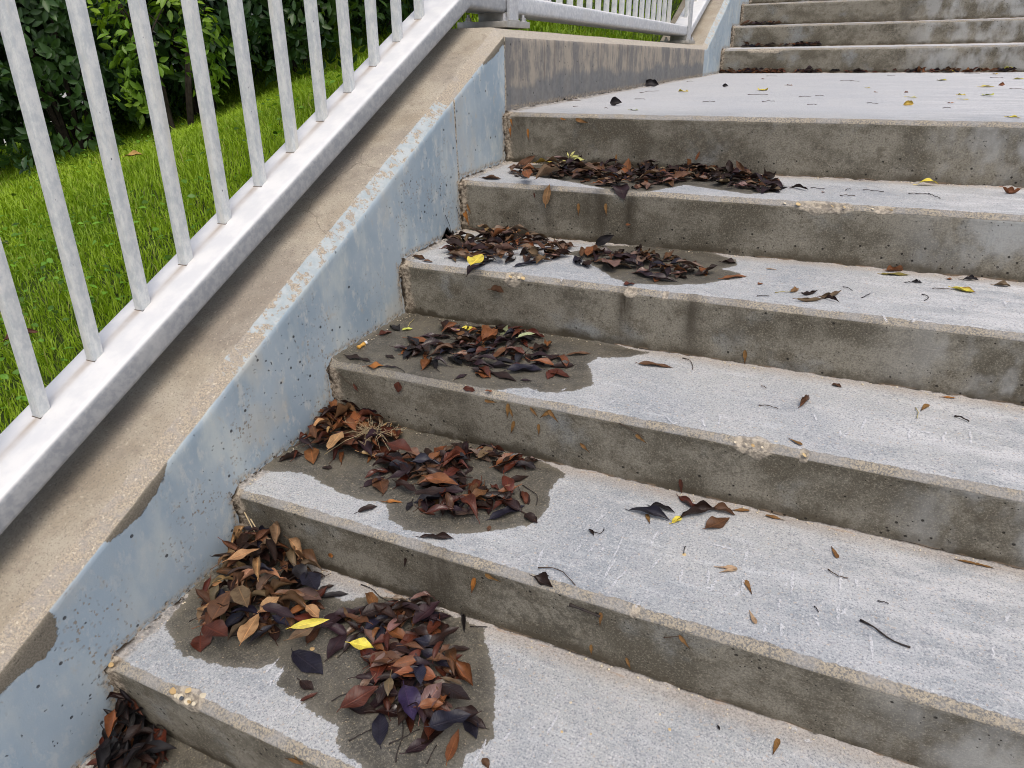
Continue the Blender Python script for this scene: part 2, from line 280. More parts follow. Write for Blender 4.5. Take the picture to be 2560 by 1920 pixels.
  ('leaf', 't', 0, (0.3292, 0.2504, 0.014), (0.3665, 0.2968, 0.0154), 'dark', {'l': 'dark brown leaf along the top of the right heap', 'w': 0.42, 'top': 1}),
  ('leaf', 't', 0, (0.2874, 0.1909, 0.0123), (0.3104, 0.2593, 0.0143), 'purple', {'l': 'long purple brown leaf bridging the corner pile and the right heap', 'w': 0.42, 'top': 1}),
  ('leaf', 't', 0, (0.49, 0.3288, 0.0163), (0.5152, 0.2856, 0.0151), 'black', {'l': 'black twisted leaf standing by the riser right of the heap', 'w': 0.35, 'curl': 1.5}),
  ('leaf', 't', 0, (0.5039, 0.239, 0.0137), (0.5396, 0.2604, 0.0143), 'dark', {'l': 'dark leaf sticking out to the right from the middle of the right heap', 'w': 0.4}),
  ('leaf', 't', 0, (0.4831, 0.1485, 0.0111), (0.527, 0.1072, 0.0098), 'violet', {'l': 'violet leaf in the lower middle of the right heap', 'w': 0.55, 'top': 1}),
  ('leaf', 't', 0, (0.5231, 0.1272, 0.0104), (0.5526, 0.1497, 0.0111), 'rust', {'l': 'orange brown leaf in the lower middle of the right heap', 'w': 0.5, 'top': 1}),
  ('leaf', 't', 0, (0.4436, 0.176, 0.0119), (0.474, 0.2111, 0.0129), 'rust', {'l': 'folded orange edged leaf in the middle of the right heap', 'w': 0.35, 'top': 1, 'roll': 0.5}),
  ('leaf', 't', 0, (-0.0037, 0.2658, 0.0145), (0.0384, 0.3102, 0.0158), 'tan', {'l': 'long tan folded leaf at the top of the corner pile by the wall', 'w': 0.35, 'top': 1}),
  ('leaf', 't', 0, (0.0895, 0.2507, 0.0141), (0.0558, 0.2913, 0.0152), 'tan', {'l': 'upright curled pale tan leaf in the middle of the corner pile', 'w': 0.5, 'top': 1, 'curl': 1.4}),
  ('leaf', 't', 0, (0.0925, 0.1388, 0.0108), (0.0703, 0.1998, 0.0126), 'brown', {'l': 'large brown leaf along the left flank of the corner pile', 'w': 0.5, 'top': 1}),
  ('leaf', 't', 0, (0.0715, 0.2189, 0.0131), (0.1312, 0.1814, 0.012), 'greytan', {'l': 'drooping olive tan leaf on the left flank of the corner pile', 'w': 0.45, 'top': 1}),
  ('leaf', 't', 0, (0.1529, 0.1908, 0.0123), (0.1628, 0.2261, 0.0133), 'tan', {'l': 'pale tan leaf facing up on the lower corner pile', 'w': 0.6, 'top': 1}),
  ('leaf', 't', 0, (0.1789, 0.2515, 0.0141), (0.237, 0.2538, 0.0141), 'mauve', {'l': 'smooth pinkish brown leaf at the right of the corner pile', 'w': 0.45, 'top': 1}),
  ('leaf', 't', 0, (0.2258, 0.2269, 0.0134), (0.2614, 0.2166, 0.0131), 'tan', {'l': 'small folded tan leaf just above the narrow yellow green leaf', 'w': 0.6, 'top': 1}),
  ('leaf', 't', 0, (0.1633, 0.3022, 0.0156), (0.2165, 0.2677, 0.0146), 'blue', {'l': 'blue black leaf on the right edge of the corner pile', 'w': 0.55, 'top': 1}),
  ('leaf', 't', 0, (0.1352, 0.3051, 0.0157), (0.1754, 0.283, 0.015), 'black', {'l': 'black leaf at the upper right of the corner pile', 'w': 0.6, 'top': 1}),
  ('leaf', 't', 0, (0.1569, 0.1947, 0.0124), (0.219, 0.2002, 0.0126), 'purple', {'l': 'dark purple leaf across the lower corner pile', 'w': 0.35, 'top': 1}),
  ('twig', 't', 0, (0.5425, 0.0379, 0.0078), (0.5094, 0.1055, 0.0098), 'bark', {'l': 'dark leaf stalk pointing down at the bottom of the right heap'}),
  ('twig', 't', 0, (0.5177, 0.0565, 0.0084), (0.5454, 0.0958, 0.0095), 'bark', {'l': 'long leaf stalk left of the large stalked blue black leaf'}),
  ('twig', 't', 0, (0.4606, 0.0378, 0.0078), (0.4795, 0.0666, 0.0086), 'bark', {'l': 'short dark stalk pointing left below the right heap'}),
  ('twig', 't', 0, (0.5825, 0.053, 0.0083), (0.5801, 0.0837, 0.0092), 'bark', {'l': 'dark stalk beside the purple leaf at the bottom of the right heap'}),
  ('twig', 't', 0, (0.3941, 0.0829, 0.0091), (0.4166, 0.1125, 0.01), 'bark', {'l': 'stalk of the large red brown leaf sticking out to the left'}),
  ('twig', 't', 0, (0.2825, 0.315, 0.0159), (0.3588, 0.2978, 0.0154), 'bark', {'l': 'thin bent twig lying at the riser foot above the right heap'}),
  ('twig', 't', 0, (0.0585, 0.1156, 0.0101), (0.0753, 0.1441, 0.0109), 'bark', {'l': 'dark twig sticking out left from the corner pile'}),
  ('twig', 't', 0, (0.5167, 0.3031, 0.0156), (0.5448, 0.3138, 0.0159), 'bark', {'l': 'thin stalk right of the black twisted leaf'}),
  ('samara', 't', 0, (1.0169, 0.2611, 0.0144), (1.021, 0.2914, 0.0152), 'samara', {'l': 'tan ash seed lying alone on the lowest full step'}),
  ('leaf', 't', 0, (0.6497, 0.0926, 0.0094), (0.6648, 0.0821, 0.0091), 'brown', {'l': 'small brown leaf at the bottom picture edge right of the right heap', 'w': 0.6}),
  ('leaf', 't', 0, (0.9383, 0.2795, 0.0149), (0.9426, 0.2709, 0.0146), 'black', {'l': 'tiny black scrap lying on the lowest full step', 'w': 0.5, 'curl': 1}),
  ('leaf', 't', 1, (0.711, 0.5441, 0.158), (0.7997, 0.5417, 0.158), 'blue', {'l': 'long dark leaf pointing left in the small clump on the second step', 'w': 0.3, 'curl': 0.9}),
  ('leaf', 't', 1, (0.7494, 0.5716, 0.1589), (0.7952, 0.5687, 0.1588), 'black', {'l': 'black leaf at the back of the small clump on the second step', 'w': 0.35, 'curl': 1}),
  ('leaf', 't', 1, (0.7885, 0.6191, 0.1602), (0.8316, 0.59, 0.1594), 'red', {'l': 'dark red leaf standing up from the small clump on the second step', 'w': 0.4, 'curl': 0.8}),
  ('leaf', 't', 1, (0.8047, 0.5545, 0.1583), (0.8664, 0.61, 0.16), 'dark', {'l': 'dark brown rolled leaf in the middle of the small clump', 'w': 0.35, 'curl': 1.4}),
  ('leaf', 't', 1, (0.8536, 0.5423, 0.158), (0.8856, 0.5926, 0.1595), 'brown', {'l': 'dull brown leaf at the right front of the small clump', 'w': 0.45}),
  ('leaf', 't', 1, (0.8513, 0.6036, 0.1598), (0.8937, 0.6032, 0.1598), 'brown', {'l': 'brown torn leaf at the right end of the small clump', 'w': 0.5, 'curl': 1}),
  ('leaf', 't', 1, (0.7975, 0.5372, 0.1578), (0.8094, 0.5659, 0.1587), 'yellow', {'l': 'orange yellow leaf scrap at the front of the small clump', 'w': 0.4}),
  ('samara', 't', 1, (0.7623, 0.5201, 0.1573), (0.7498, 0.5457, 0.1581), 'samara', {'l': 'ash seed lying on top of the long dark leaf in the small clump'}),
  ('samara', 't', 1, (0.8818, 0.6143, 0.1601), (0.9139, 0.6265, 0.1605), 'samara', {'l': 'long tan seed at the right end of the small clump'}),
  ('samara', 'r', 2, (0.7914, 0.6255, 0.1596), (0.7863, 0.6255, 0.1896), 'red', {'l': 'dark red seed standing against the riser above the small clump'}),
  ('samara', 't', 1, (0.9743, 0.6217, 0.1603), (0.9419, 0.6237, 0.1604), 'samara', {'l': 'tan ash seed by the riser right of the small clump'}),
  ('samara', 't', 1, (1.2316, 0.6218, 0.1603), (1.2605, 0.6222, 0.1603), 'samara', {'l': 'left half of the long double ash seed near the right picture edge'}),
  ('samara', 't', 1, (1.2871, 0.6219, 0.1603), (1.2605, 0.6222, 0.1603), 'samara', {'l': 'right half of the long double ash seed near the right picture edge'}),
  ('samara', 't', 1, (1.0515, 0.5799, 0.1591), (1.0629, 0.5516, 0.1583), 'samara', {'l': 'brown ash seed lying alone right of the middle of the second step'}),
  ('samara', 't', 1, (0.8855, 0.4529, 0.1554), (0.9198, 0.4635, 0.1557), 'tansam', {'l': 'upper of two pale ash seeds lying side by side on the second step'}),
  ('samara', 't', 1, (0.8957, 0.4431, 0.1551), (0.9199, 0.4624, 0.1556), 'tansam', {'l': 'lower of two pale ash seeds lying side by side on the second step'}),
  ('samara', 't', 1, (0.95, 0.4133, 0.1542), (0.9351, 0.4411, 0.155), 'samara', {'l': 'orange ash seed below the two pale seeds side by side'}),
  ('samara', 't', 1, (0.9516, 0.3782, 0.1532), (0.9642, 0.3528, 0.1524), 'tansam', {'l': 'pale ash seed nearest the edge of the second step'}),
  ('twig', 't', 1, (0.6284, 0.3409, 0.1521), (0.6977, 0.326, 0.1516), 'twig', {'l': 'curved brown stalk at the front edge of the second step', 'bend': 0.15}),
  ('twig', 't', 1, (1.0999, 0.4202, 0.1544), (1.1634, 0.3913, 0.1536), 'bark', {'l': 'long straight dark twig on the right of the second step', 't': 0.0016}),
  ('twig', 't', 1, (1.0509, 0.5171, 0.1572), (1.0799, 0.5077, 0.157), 'twig', {'l': 'short curved stalk right of the middle of the second step', 'bend': -0.2}),
  ('twig', 't', 1, (1.122, 0.472, 0.1559), (1.1366, 0.4726, 0.1559), 'bark', {'l': 'short dark twig above the long straight twig'}),
  ('twig', 't', 1, (1.0377, 0.4234, 0.1545), (1.0442, 0.4134, 0.1542), 'bark', {'l': 'tiny black twig left of the long straight twig'}),
  ('twig', 't', 1, (0.6766, 0.4612, 0.1556), (0.6932, 0.4766, 0.1561), 'bark', {'l': 'hooked stalk with a shrivelled leaf on the second step', 'bend': -0.5}),
  ('leaf', 't', 1, (0.6694, 0.4637, 0.1557), (0.6844, 0.451, 0.1553), 'dark', {'l': 'shrivelled leaf on the hooked stalk on the second step', 'w': 0.4, 'curl': 1}),
  ('twig', 't', 1, (0.8324, 0.484, 0.1563), (0.8343, 0.4657, 0.1557), 'bark', {'l': 'tiny stub of stalk over a pale stone on the second step'}),
  ('leaf', 't', 1, (0.6303, 0.3151, 0.1513), (0.6651, 0.3074, 0.1511), 'dark', {'l': 'curled dark leaf hanging over the front edge of the second step', 'w': 0.7, 'curl': 1}),
  ('leaf', 't', 1, (0.6336, 0.3259, 0.1516), (0.6522, 0.3293, 0.1517), 'dark', {'l': 'small flat brown scrap next to the leaf curled over the front edge', 'w': 0.35}),
  ('leaf', 't', 1, (0.4096, 0.33, 0.1518), (0.467, 0.3499, 0.1523), 'dark', {'l': 'dark curled leaf lying alone near the front edge below the middle heap', 'w': 0.3, 'curl': 1}),
  ('leaf', 't', 1, (0.2674, 0.347, 0.1523), (0.291, 0.3762, 0.1531), 'dark', {'l': 'dark triangular leaf alone left of the middle heap', 'w': 0.5}),
  ('leaf', 't', 1, (0.295, 0.3919, 0.1536), (0.3265, 0.4052, 0.154), 'orange', {'l': 'thin orange leaf lying alone left of the middle heap', 'w': 0.28}),
  ('leaf', 't', 1, (0.5498, 0.4617, 0.1556), (0.5813, 0.4453, 0.1551), 'dark', {'l': 'dark oval leaf with a tan seed on it right of the middle heap', 'w': 0.6}),
  ('samara', 't', 1, (0.5546, 0.4584, 0.1555), (0.5767, 0.447, 0.1552), 'samara', {'l': 'tan seed lying on the dark oval leaf right of the middle heap'}),
  ('leaf', 't', 1, (0.2301, 0.4169, 0.1543), (0.2476, 0.4642, 0.1557), 'purple', {'l': 'purple pointed leaf at the left end of the middle heap', 'w': 0.4}),
  ('leaf', 't', 1, (0.2799, 0.4113, 0.1541), (0.2354, 0.4591, 0.1555), 'brown', {'l': 'brown pointed leaf below the left end of the middle heap', 'w': 0.5}),
  ('leaf', 't', 1, (0.4982, 0.4213, 0.1544), (0.5396, 0.4844, 0.1563), 'blue', {'l': 'blue black glossy leaf at the lower right of the middle heap', 'w': 0.36}),
  ('leaf', 't', 1, (0.4795, 0.5401, 0.1579), (0.5071, 0.5764, 0.159), 'dark', {'l': 'dark red brown leaf at the right end of the middle heap', 'w': 0.42}),
  ('leaf', 't', 1, (0.3409, 0.4141, 0.1542), (0.349, 0.3844, 0.1534), 'black', {'l': 'small black leaf at the lower left of the middle heap', 'w': 0.4}),
  ('leaf', 't', 1, (0.3189, 0.4973, 0.1567), (0.3932, 0.4946, 0.1566), 'rust', {'l': 'smooth orange brown leaf in the centre of the middle heap', 'w': 0.4, 'top': 1}),
  ('leaf', 't', 1, (0.3323, 0.4393, 0.155), (0.3821, 0.4661, 0.1558), 'dark', {'l': 'dark leaf across the middle heap below the orange brown one', 'w': 0.4, 'top': 1}),
  ('leaf', 't', 1, (0.2771, 0.4549, 0.1554), (0.3324, 0.4451, 0.1551), 'dark', {'l': 'narrow dark leaf at the left of the middle heap', 'w': 0.35, 'top': 1}),
  ('leaf', 't', 1, (0.2295, 0.5086, 0.157), (0.2803, 0.5035, 0.1568), 'blue', {'l': 'blue black leaf at the top left of the middle heap', 'w': 0.5, 'top': 1}),
  ('leaf', 't', 1, (0.2542, 0.4545, 0.1554), (0.2899, 0.4946, 0.1566), 'purple', {'l': 'long purple leaf under the blue black leaf of the middle heap', 'w': 0.35, 'top': 1}),
  ('leaf', 't', 1, (0.3048, 0.5268, 0.1575), (0.3041, 0.5806, 0.1591), 'rust', {'l': 'upright orange leaf at the top of the middle heap', 'w': 0.5, 'top': 1, 'curl': 0.6}),
  ('leaf', 't', 1, (0.3862, 0.5942, 0.1595), (0.4004, 0.6418, 0.1609), 'greytan', {'l': 'grey brown leaf at the top right of the middle heap', 'w': 0.5, 'top': 1}),
  ('leaf', 't', 1, (0.1121, 0.4396, 0.155), (0.1324, 0.4481, 0.1552), 'dark', {'l': 'small dark leaf alone left of the dried grass tuft', 'w': 0.6}),
  ('leaf', 't', 1, (0.1827, 0.5658, 0.1587), (0.2411, 0.5685, 0.1588), 'red', {'l': 'broad dark red leaf at the right end of the upper corner pile', 'w': 0.6, 'top': 1}),
  ('leaf', 't', 1, (0.08, 0.5015, 0.1568), (0.0542, 0.5807, 0.1591), 'tan', {'l': 'light tan wavy leaf on the left of the upper corner pile', 'w': 0.4, 'top': 1}),
  ('leaf', 't', 1, (0.041, 0.6072, 0.1599), (0.0834, 0.5927, 0.1595), 'rust', {'l': 'reddish split leaf at the top of the upper corner pile', 'w': 0.6, 'top': 1, 'curl': 0.7}),
  ('leaf', 't', 1, (0.1202, 0.6001, 0.1597), (0.109, 0.6351, 0.1607), 'red', {'l': 'small dark red leaf standing behind the upper corner pile', 'w': 0.6, 'curl': 0.7}),
  ('leaf', 't', 1, (0.1549, 0.6067, 0.1599), (0.1566, 0.6467, 0.1611), 'dark', {'l': 'dark leaf standing right of the top of the upper corner pile', 'w': 0.45, 'curl': 0.8}),
  ('leaf', 't', 1, (0.5117, 0.3914, 0.1536), (0.5071, 0.407, 0.154), 'brown', {'l': 'tiny brown scrap below the middle heap', 'w': 0.5}),
  ('twig', 't', 1, (0.5091, 0.5405, 0.1579), (0.5582, 0.495, 0.1566), 'bark', {'l': 'curved stalk at the right end of the middle heap', 'bend': 0.15}),
  ('leaf', 't', 2, (0.0178, 0.6662, 0.2981), (0.0688, 0.6596, 0.2979), 'dark', {'l': 'flat dark leaf in the corner left of the orange leaf on the third step', 'w': 0.42}),
  ('leaf', 't', 2, (0.0628, 0.6667, 0.2981), (0.0923, 0.6576, 0.2978), 'dark', {'l': 'small dark leaf touching the orange leaf on the third step', 'w': 0.4}),
  ('leaf', 't', 2, (0.0964, 0.6353, 0.2971), (0.1316, 0.6512, 0.2976), 'orange', {'l': 'broad orange brown leaf near the wall end of the third step', 'w': 0.6}),
  ('leaf', 't', 2, (0.1319, 0.6495, 0.2976), (0.167, 0.6544, 0.2977), 'purple', {'l': 'narrow purple leaf with a stalk right of the orange leaf', 'w': 0.22}),
  ('twig', 't', 2, (0.1653, 0.6538, 0.2977), (0.192, 0.6405, 0.2973), 'bark', {'l': 'dark stalk of the narrow purple leaf at the step edge'}),
  ('leaf', 't', 2, (0.1022, 0.6995, 0.2991), (0.1312, 0.6938, 0.2989), 'dark', {'l': 'small oval purple brown leaf alone on the wet third step', 'w': 0.45}),
  ('leaf', 't', 2, (0.0575, 0.8357, 0.3032), (0.0746, 0.857, 0.3038), 'limegreen', {'l': 'lime green leaf with a crooked stalk near the wall on the third step', 'w': 0.5, 'curl': 0.6}),
  ('twig', 't', 2, (0.0554, 0.8634, 0.304), (0.0417, 0.9115, 0.3055), 'lime', {'l': 'crooked lime coloured stalk of the lime green leaf'}),
  ('leaf', 't', 2, (0.1901, 0.8838, 0.3046), (0.2123, 0.9218, 0.3058), 'yellow', {'l': 'pale yellow leaf curved on top of the third step pile', 'w': 0.35, 'top': 1, 'roll': 0.3}),
  ('leaf', 'r', 3, (0.2939, 0.9332, 0.2869), (0.3021, 0.9332, 0.3283), 'palegreen', {'l': 'pale green leaf standing up behind the third step pile', 'w': 0.55, 'off': 0.03}),
  ('leaf', 't', 2, (0.3344, 0.905, 0.3053), (0.3646, 0.9329, 0.3061), 'palegreen', {'l': 'mottled green leaf lying behind the third step pile', 'w': 0.4, 'top': 1}),
  ('leaf', 't', 2, (0.4764, 0.8476, 0.3035), (0.5231, 0.8775, 0.3044), 'brown', {'l': 'flat brown leaf lying on the wet patch right of the third step pile', 'w': 0.3}),
  ('leaf', 't', 2, (0.6342, 0.8611, 0.3039), (0.7061, 0.872, 0.3043), 'brown', {'l': 'long grey brown leaf lying alone in the middle of the third step', 'w': 0.25}),
  ('leaf', 't', 2, (0.3074, 0.6517, 0.2976), (0.3194, 0.6836, 0.2986), 'purple', {'l': 'small purple leaf below the left of the third step pile', 'w': 0.35}),
  ('leaf', 't', 2, (0.433, 0.6988, 0.299), (0.4589, 0.7042, 0.2992), 'purple', {'l': 'small slim purple leaf below the right of the third step pile', 'w': 0.3}),
  ('leaf', 't', 2, (0.3382, 0.624, 0.2968), (0.3662, 0.6249, 0.2968), 'red', {'l': 'reddish leaf lying on the front edge of the third step', 'w': 0.5}),
  ('leaf', 't', 2, (0.3886, 0.6285, 0.2969), (0.4041, 0.6309, 0.297), 'rust', {'l': 'small rust leaf scrap on the front edge of the third step', 'w': 0.5}),
  ('leaf', 't', 2, (0.0244, 0.7895, 0.3018), (0.0378, 0.8223, 0.3028), 'red', {'l': 'dark red leaf against the wall foot on the third step', 'w': 0.6, 'curl': 0.6}),
  ('leaf', 't', 2, (0.0157, 0.848, 0.3035), (0.0537, 0.8342, 0.3031), 'black', {'l': 'black leaf against the wall foot above the dark red one', 'w': 0.6, 'curl': 0.6}),
  ('leaf', 't', 2, (0.2628, 0.7845, 0.3016), (0.3189, 0.8264, 0.3029), 'blue', {'l': 'long blue black leaf across the middle of the third step pile', 'w': 0.3, 'top': 1}),
  ('leaf', 't', 2, (0.3999, 0.824, 0.3028), (0.4609, 0.8105, 0.3024), 'purple', {'l': 'purple leaf on the right part of the third step pile', 'w': 0.4, 'top': 1}),
  ('leaf', 't', 2, (0.3871, 0.7316, 0.3), (0.431, 0.7713, 0.3012), 'blue', {'l': 'grey blue leaf at the front of the third step pile', 'w': 0.4, 'top': 1}),
  ('leaf', 't', 2, (0.3583, 0.707, 0.2993), (0.4293, 0.6907, 0.2988), 'dark', {'l': 'dark pointed leaf sticking out front from the third step pile', 'w': 0.3}),
  ('leaf', 't', 2, (0.4685, 0.7641, 0.301), (0.5248, 0.7439, 0.3004), 'red', {'l': 'folded dark red leaf at the right front corner of the third step pile', 'w': 0.45}),
  ('leaf', 't', 2, (0.2739, 0.8443, 0.3034), (0.2713, 0.9187, 0.3057), 'rust', {'l': 'upright orange brown leaf at the back of the third step pile', 'w': 0.55, 'top': 1, 'curl': 0.7}),
  ('leaf', 't', 2, (0.0878, 0.8033, 0.3022), (0.1709, 0.7936, 0.3019), 'rust', {'l': 'orange brown leaf at the back left of the third step pile', 'w': 0.3}),
  ('leaf', 't', 2, (0.1354, 0.7146, 0.2995), (0.1462, 0.7685, 0.3011), 'rust', {'l': 'orange leaf at the left end of the third step pile', 'w': 0.45}),
  ('leaf', 't', 2, (0.2208, 0.6652, 0.298), (0.2132, 0.7122, 0.2994), 'rust', {'l': 'small cupped orange leaf at the front left of the third step pile', 'w': 0.7, 'curl': 1}),
  ('leaf', 't', 2, (0.3341, 0.693, 0.2989), (0.374, 0.6834, 0.2986), 'rust', {'l': 'orange brown round leaf at the front of the third step pile', 'w': 0.7}),
  ('leaf', 't', 2, (0.9633, 0.7884, 0.3017), (0.9764, 0.8346, 0.3031), 'brown', {'l': 'curled brown leaf standing alone on the third step', 'w': 0.45, 'curl': 1.3}),
  ('leaf', 't', 2, (1.0107, 0.9087, 0.3054), (1.0298, 0.9023, 0.3052), 'brown', {'l': 'small rounded brown leaf at the riser foot on the third step', 'w': 0.6, 'curl': 0.8}),
  ('twig', 't', 2, (0.8927, 0.7675, 0.3011), (0.9278, 0.7671, 0.3011), 'twig', {'l': 'thin straight stalk left of the curled leaf standing on the third step', 'bend': 0.04}),
  ('twig', 't', 2, (1.1569, 0.8625, 0.304), (1.1583, 0.822, 0.3028), 'olive', {'l': 'short olive twig pointing at the edge on the third step'}),
  ('twig', 't', 2, (1.2174, 0.8544, 0.3037), (1.239, 0.8415, 0.3033), 'bark', {'l': 'short thick black twig near the right end of the third step', 't': 0.0016, 'bend': 0.08}),
  ('samara', 't', 2, (1.1641, 0.854, 0.3037), (1.1774, 0.8883, 0.3048), 'samara', {'l': 'tan ash seed next to the olive twig on the third step'}),
  ('samara', 't', 2, (1.1974, 0.9283, 0.306), (1.2233, 0.9337, 0.3061), 'orange', {'l': 'orange ash seed at the riser foot near the right end of the third step'}),
  ('samara', 't', 2, (0.955, 0.6658, 0.2981), (0.9798, 0.6497, 0.2976), 'samara', {'l': 'slim brown ash seed near the front edge of the third step'}),
  ('twig', 't', 2, (0.7127, 0.9249, 0.3059), (0.7437, 0.8749, 0.3043), 'twig', {'l': 'small forked stalk lying right of the long grey brown leaf', 'bend': 0.2}),
  ('twig', 't', 2, (0.8866, 0.8511, 0.3036), (0.8963, 0.8441, 0.3034), 'twig', {'l': 'tiny stalk near the back of the third step'}),
  ('leaf', 't', 3, (1.2028, 1.1644, 0.451), (1.2449, 1.1495, 0.4505), 'yellow', {'l': 'bright yellow leaf with a long stalk and a brown rim on the fourth step', 'w': 0.5, 'rim': 1, 'curl': 0.5}),
  ('twig', 't', 3, (1.1672, 1.1495, 0.4505), (1.2031, 1.1552, 0.4507), 'twig', {'l': 'long stalk of the bright yellow leaf on the fourth step'}),
  ('leaf', 't', 3, (1.0701, 1.2143, 0.4524), (1.1293, 1.2326, 0.453), 'olive', {'l': 'flat olive green leaf at the riser foot on the fourth step', 'w': 0.3}),
  ('leaf', 't', 3, (1.0806, 1.2393, 0.4532), (1.1154, 1.2664, 0.454), 'rust', {'l': 'rust brown leaf leaning on the riser behind the flat olive leaf', 'w': 0.7, 'curl': 0.9}),
  ('leaf', 't', 3, (1.1294, 1.1787, 0.4514), (1.1499, 1.1798, 0.4514), 'black', {'l': 'black hooked leaf with a stalk on the fourth step', 'w': 0.5, 'curl': 1.8}),
  ('twig', 't', 3, (1.1161, 1.1705, 0.4511), (1.1339, 1.1803, 0.4514), 'bark', {'l': 'stalk of the black hooked leaf on the fourth step'}),
  ('leaf', 't', 3, (1.2826, 1.2162, 0.4525), (1.3139, 1.2184, 0.4525), 'greytan', {'l': 'grey brown folded leaf near the right end of the fourth step', 'w': 0.6, 'curl': 0.7}),
  ('leaf', 't', 3, (1.2272, 1.2314, 0.4529), (1.2576, 1.2394, 0.4532), 'black', {'l': 'black curled leaf in the riser joint on the fourth step', 'w': 0.4, 'curl': 1.4}),
  ('leaf', 't', 3, (1.1956, 1.2297, 0.4529), (1.2098, 1.2283, 0.4528), 'rust', {'l': 'small orange leaf scrap in the riser joint on the fourth step', 'w': 0.6}),
  ('twig', 't', 3, (1.1465, 1.102, 0.4491), (1.1493, 1.0636, 0.448), 'bark', {'l': 'short bent black twig on the fourth step', 'bend': 0.25}),
  ('twig', 't', 3, (1.0369, 1.0385, 0.4472), (1.0512, 1.0692, 0.4481), 'bark', {'l': 'tiny slanted twig right of the shrivelled clump on the fourth step'}),
  ('twig', 't', 3, (0.9998, 1.0965, 0.4489), (1.0183, 1.0798, 0.4485), 'bark', {'l': 'tiny twig above the shrivelled clump on the fourth step'}),
  ('twig', 't', 3, (0.8422, 0.9769, 0.4454), (0.8652, 0.9856, 0.4457), 'bark', {'l': 'short black twig left of the shrivelled clump on the fourth step'}),
  ('leaf', 't', 3, (0.9197, 0.968, 0.4451), (0.9681, 0.9979, 0.446), 'greytan', {'l': 'lowest strip of the shrivelled grey clump on the fourth step', 'w': 0.25, 'curl': 1.7}),
  ('leaf', 't', 3, (0.9239, 1.0032, 0.4462), (0.9538, 1.0448, 0.4474), 'dark', {'l': 'looped middle strip of the shrivelled grey clump', 'w': 0.25, 'curl': 1.7}),
  ('leaf', 't', 3, (0.9576, 0.9939, 0.4459), (0.9975, 1.0535, 0.4477), 'greytan', {'l': 'right strip of the shrivelled grey clump', 'w': 0.25, 'curl': 1.7}),
  ('leaf', 't', 3, (0.9671, 1.0121, 0.4465), (0.9984, 0.9921, 0.4459), 'dark', {'l': 'thin lower right strip of the shrivelled grey clump', 'w': 0.25, 'curl': 1.7}),
  ('twig', 't', 3, (0.8733, 1.0115, 0.4464), (0.908, 1.0276, 0.4469), 'lime', {'l': 'pale stalk sticking left from the shrivelled grey clump'}),
  ('leaf', 't', 3, (0.9028, 1.021, 0.4467), (0.9175, 1.0467, 0.4475), 'tan', {'l': 'tan curled scrap at the tip of the pale stalk', 'w': 0.6, 'curl': 1.2}),
  ('leaf', 't', 3, (0.8347, 1.0527, 0.4477), (0.8404, 1.0664, 0.4481), 'rust', {'l': 'tiny rust scrap above the shrivelled grey clump', 'w': 0.7}),
  ('leaf', 't', 3, (0.1798, 0.9724, 0.4453), (0.176, 1.0367, 0.4472), 'yellow', {'l': 'small bright yellow leaf lying on the front of the fourth step pile', 'w': 0.6, 'top': 1}),
  ('leaf', 't', 3, (0.1898, 0.9195, 0.4437), (0.2121, 0.9916, 0.4458), 'purple', {'l': 'purple brown leaf under the small bright yellow leaf', 'w': 0.3}),
  ('leaf', 't', 3, (0.0991, 0.9958, 0.446), (0.1302, 1.0136, 0.4465), 'purple', {'l': 'purple leaf at the left front of the fourth step pile', 'w': 0.4}),
  ('leaf', 't', 3, (0.0104, 0.9773, 0.4454), (0.0558, 0.9671, 0.4451), 'brown', {'l': 'twisted brown leaf lying alone near the wall on the fourth step', 'w': 0.35, 'curl': 1}),
  ('leaf', 't', 3, (0.0505, 0.9587, 0.4449), (0.084, 0.9547, 0.4448), 'brown', {'l': 'tip of a brown leaf next to the twisted one on the fourth step', 'w': 0.3}),
  ('leaf', 't', 3, (0.2872, 0.988, 0.4457), (0.3266, 1.0394, 0.4473), 'blue', {'l': 'slim blue black leaf sticking left from the front of the fourth step pile', 'w': 0.25}),
  ('leaf', 't', 3, (0.0285, 1.1112, 0.4494), (0.1034, 1.0936, 0.4489), 'dark', {'l': 'broad dark leaf on the left of the fourth step pile', 'w': 0.4, 'top': 1}),
  ('leaf', 't', 3, (0.1747, 1.0977, 0.449), (0.238, 1.1063, 0.4492), 'mauve', {'l': 'pointed pinkish brown leaf folded up in the fourth step pile', 'w': 0.5, 'top': 1, 'curl': 0.9}),
  ('leaf', 't', 3, (0.2595, 1.1348, 0.4501), (0.3181, 1.0681, 0.4481), 'greytan', {'l': 'crumpled tan pink leaf on the right of the fourth step left pile', 'w': 0.5, 'top': 1, 'curl': 0.9}),
  ('leaf', 't', 3, (-0.0029, 1.1305, 0.45), (-0.0379, 1.2062, 0.4522), 'black', {'l': 'black curled leaf against the wall at the left of the fourth step pile', 'w': 0.7, 'curl': 0.8}),
  ('leaf', 'r', 4, (0.4057, 1.2471, 0.4546), (0.453, 1.2471, 0.484), 'black', {'l': 'black leaf standing up against the riser above the gap between two piles', 'w': 0.42, 'off': 0.02}),
  ('leaf', 't', 3, (0.5656, 0.9526, 0.4447), (0.5891, 0.9646, 0.4451), 'red', {'l': 'dark red leaf lying on the front edge of the fourth step', 'w': 0.6}),
  ('leaf', 't', 3, (0.7321, 1.1893, 0.4517), (0.7661, 1.1918, 0.4518), 'dark', {'l': 'dark brown leaf at the right of the puddle on the fourth step', 'w': 0.6, 'curl': 0.6}),
  ('leaf', 't', 3, (0.8335, 1.1726, 0.4512), (0.8586, 1.1726, 0.4512), 'tan', {'l': 'thin tan scrap lying near the riser on the fourth step', 'w': 0.2}),
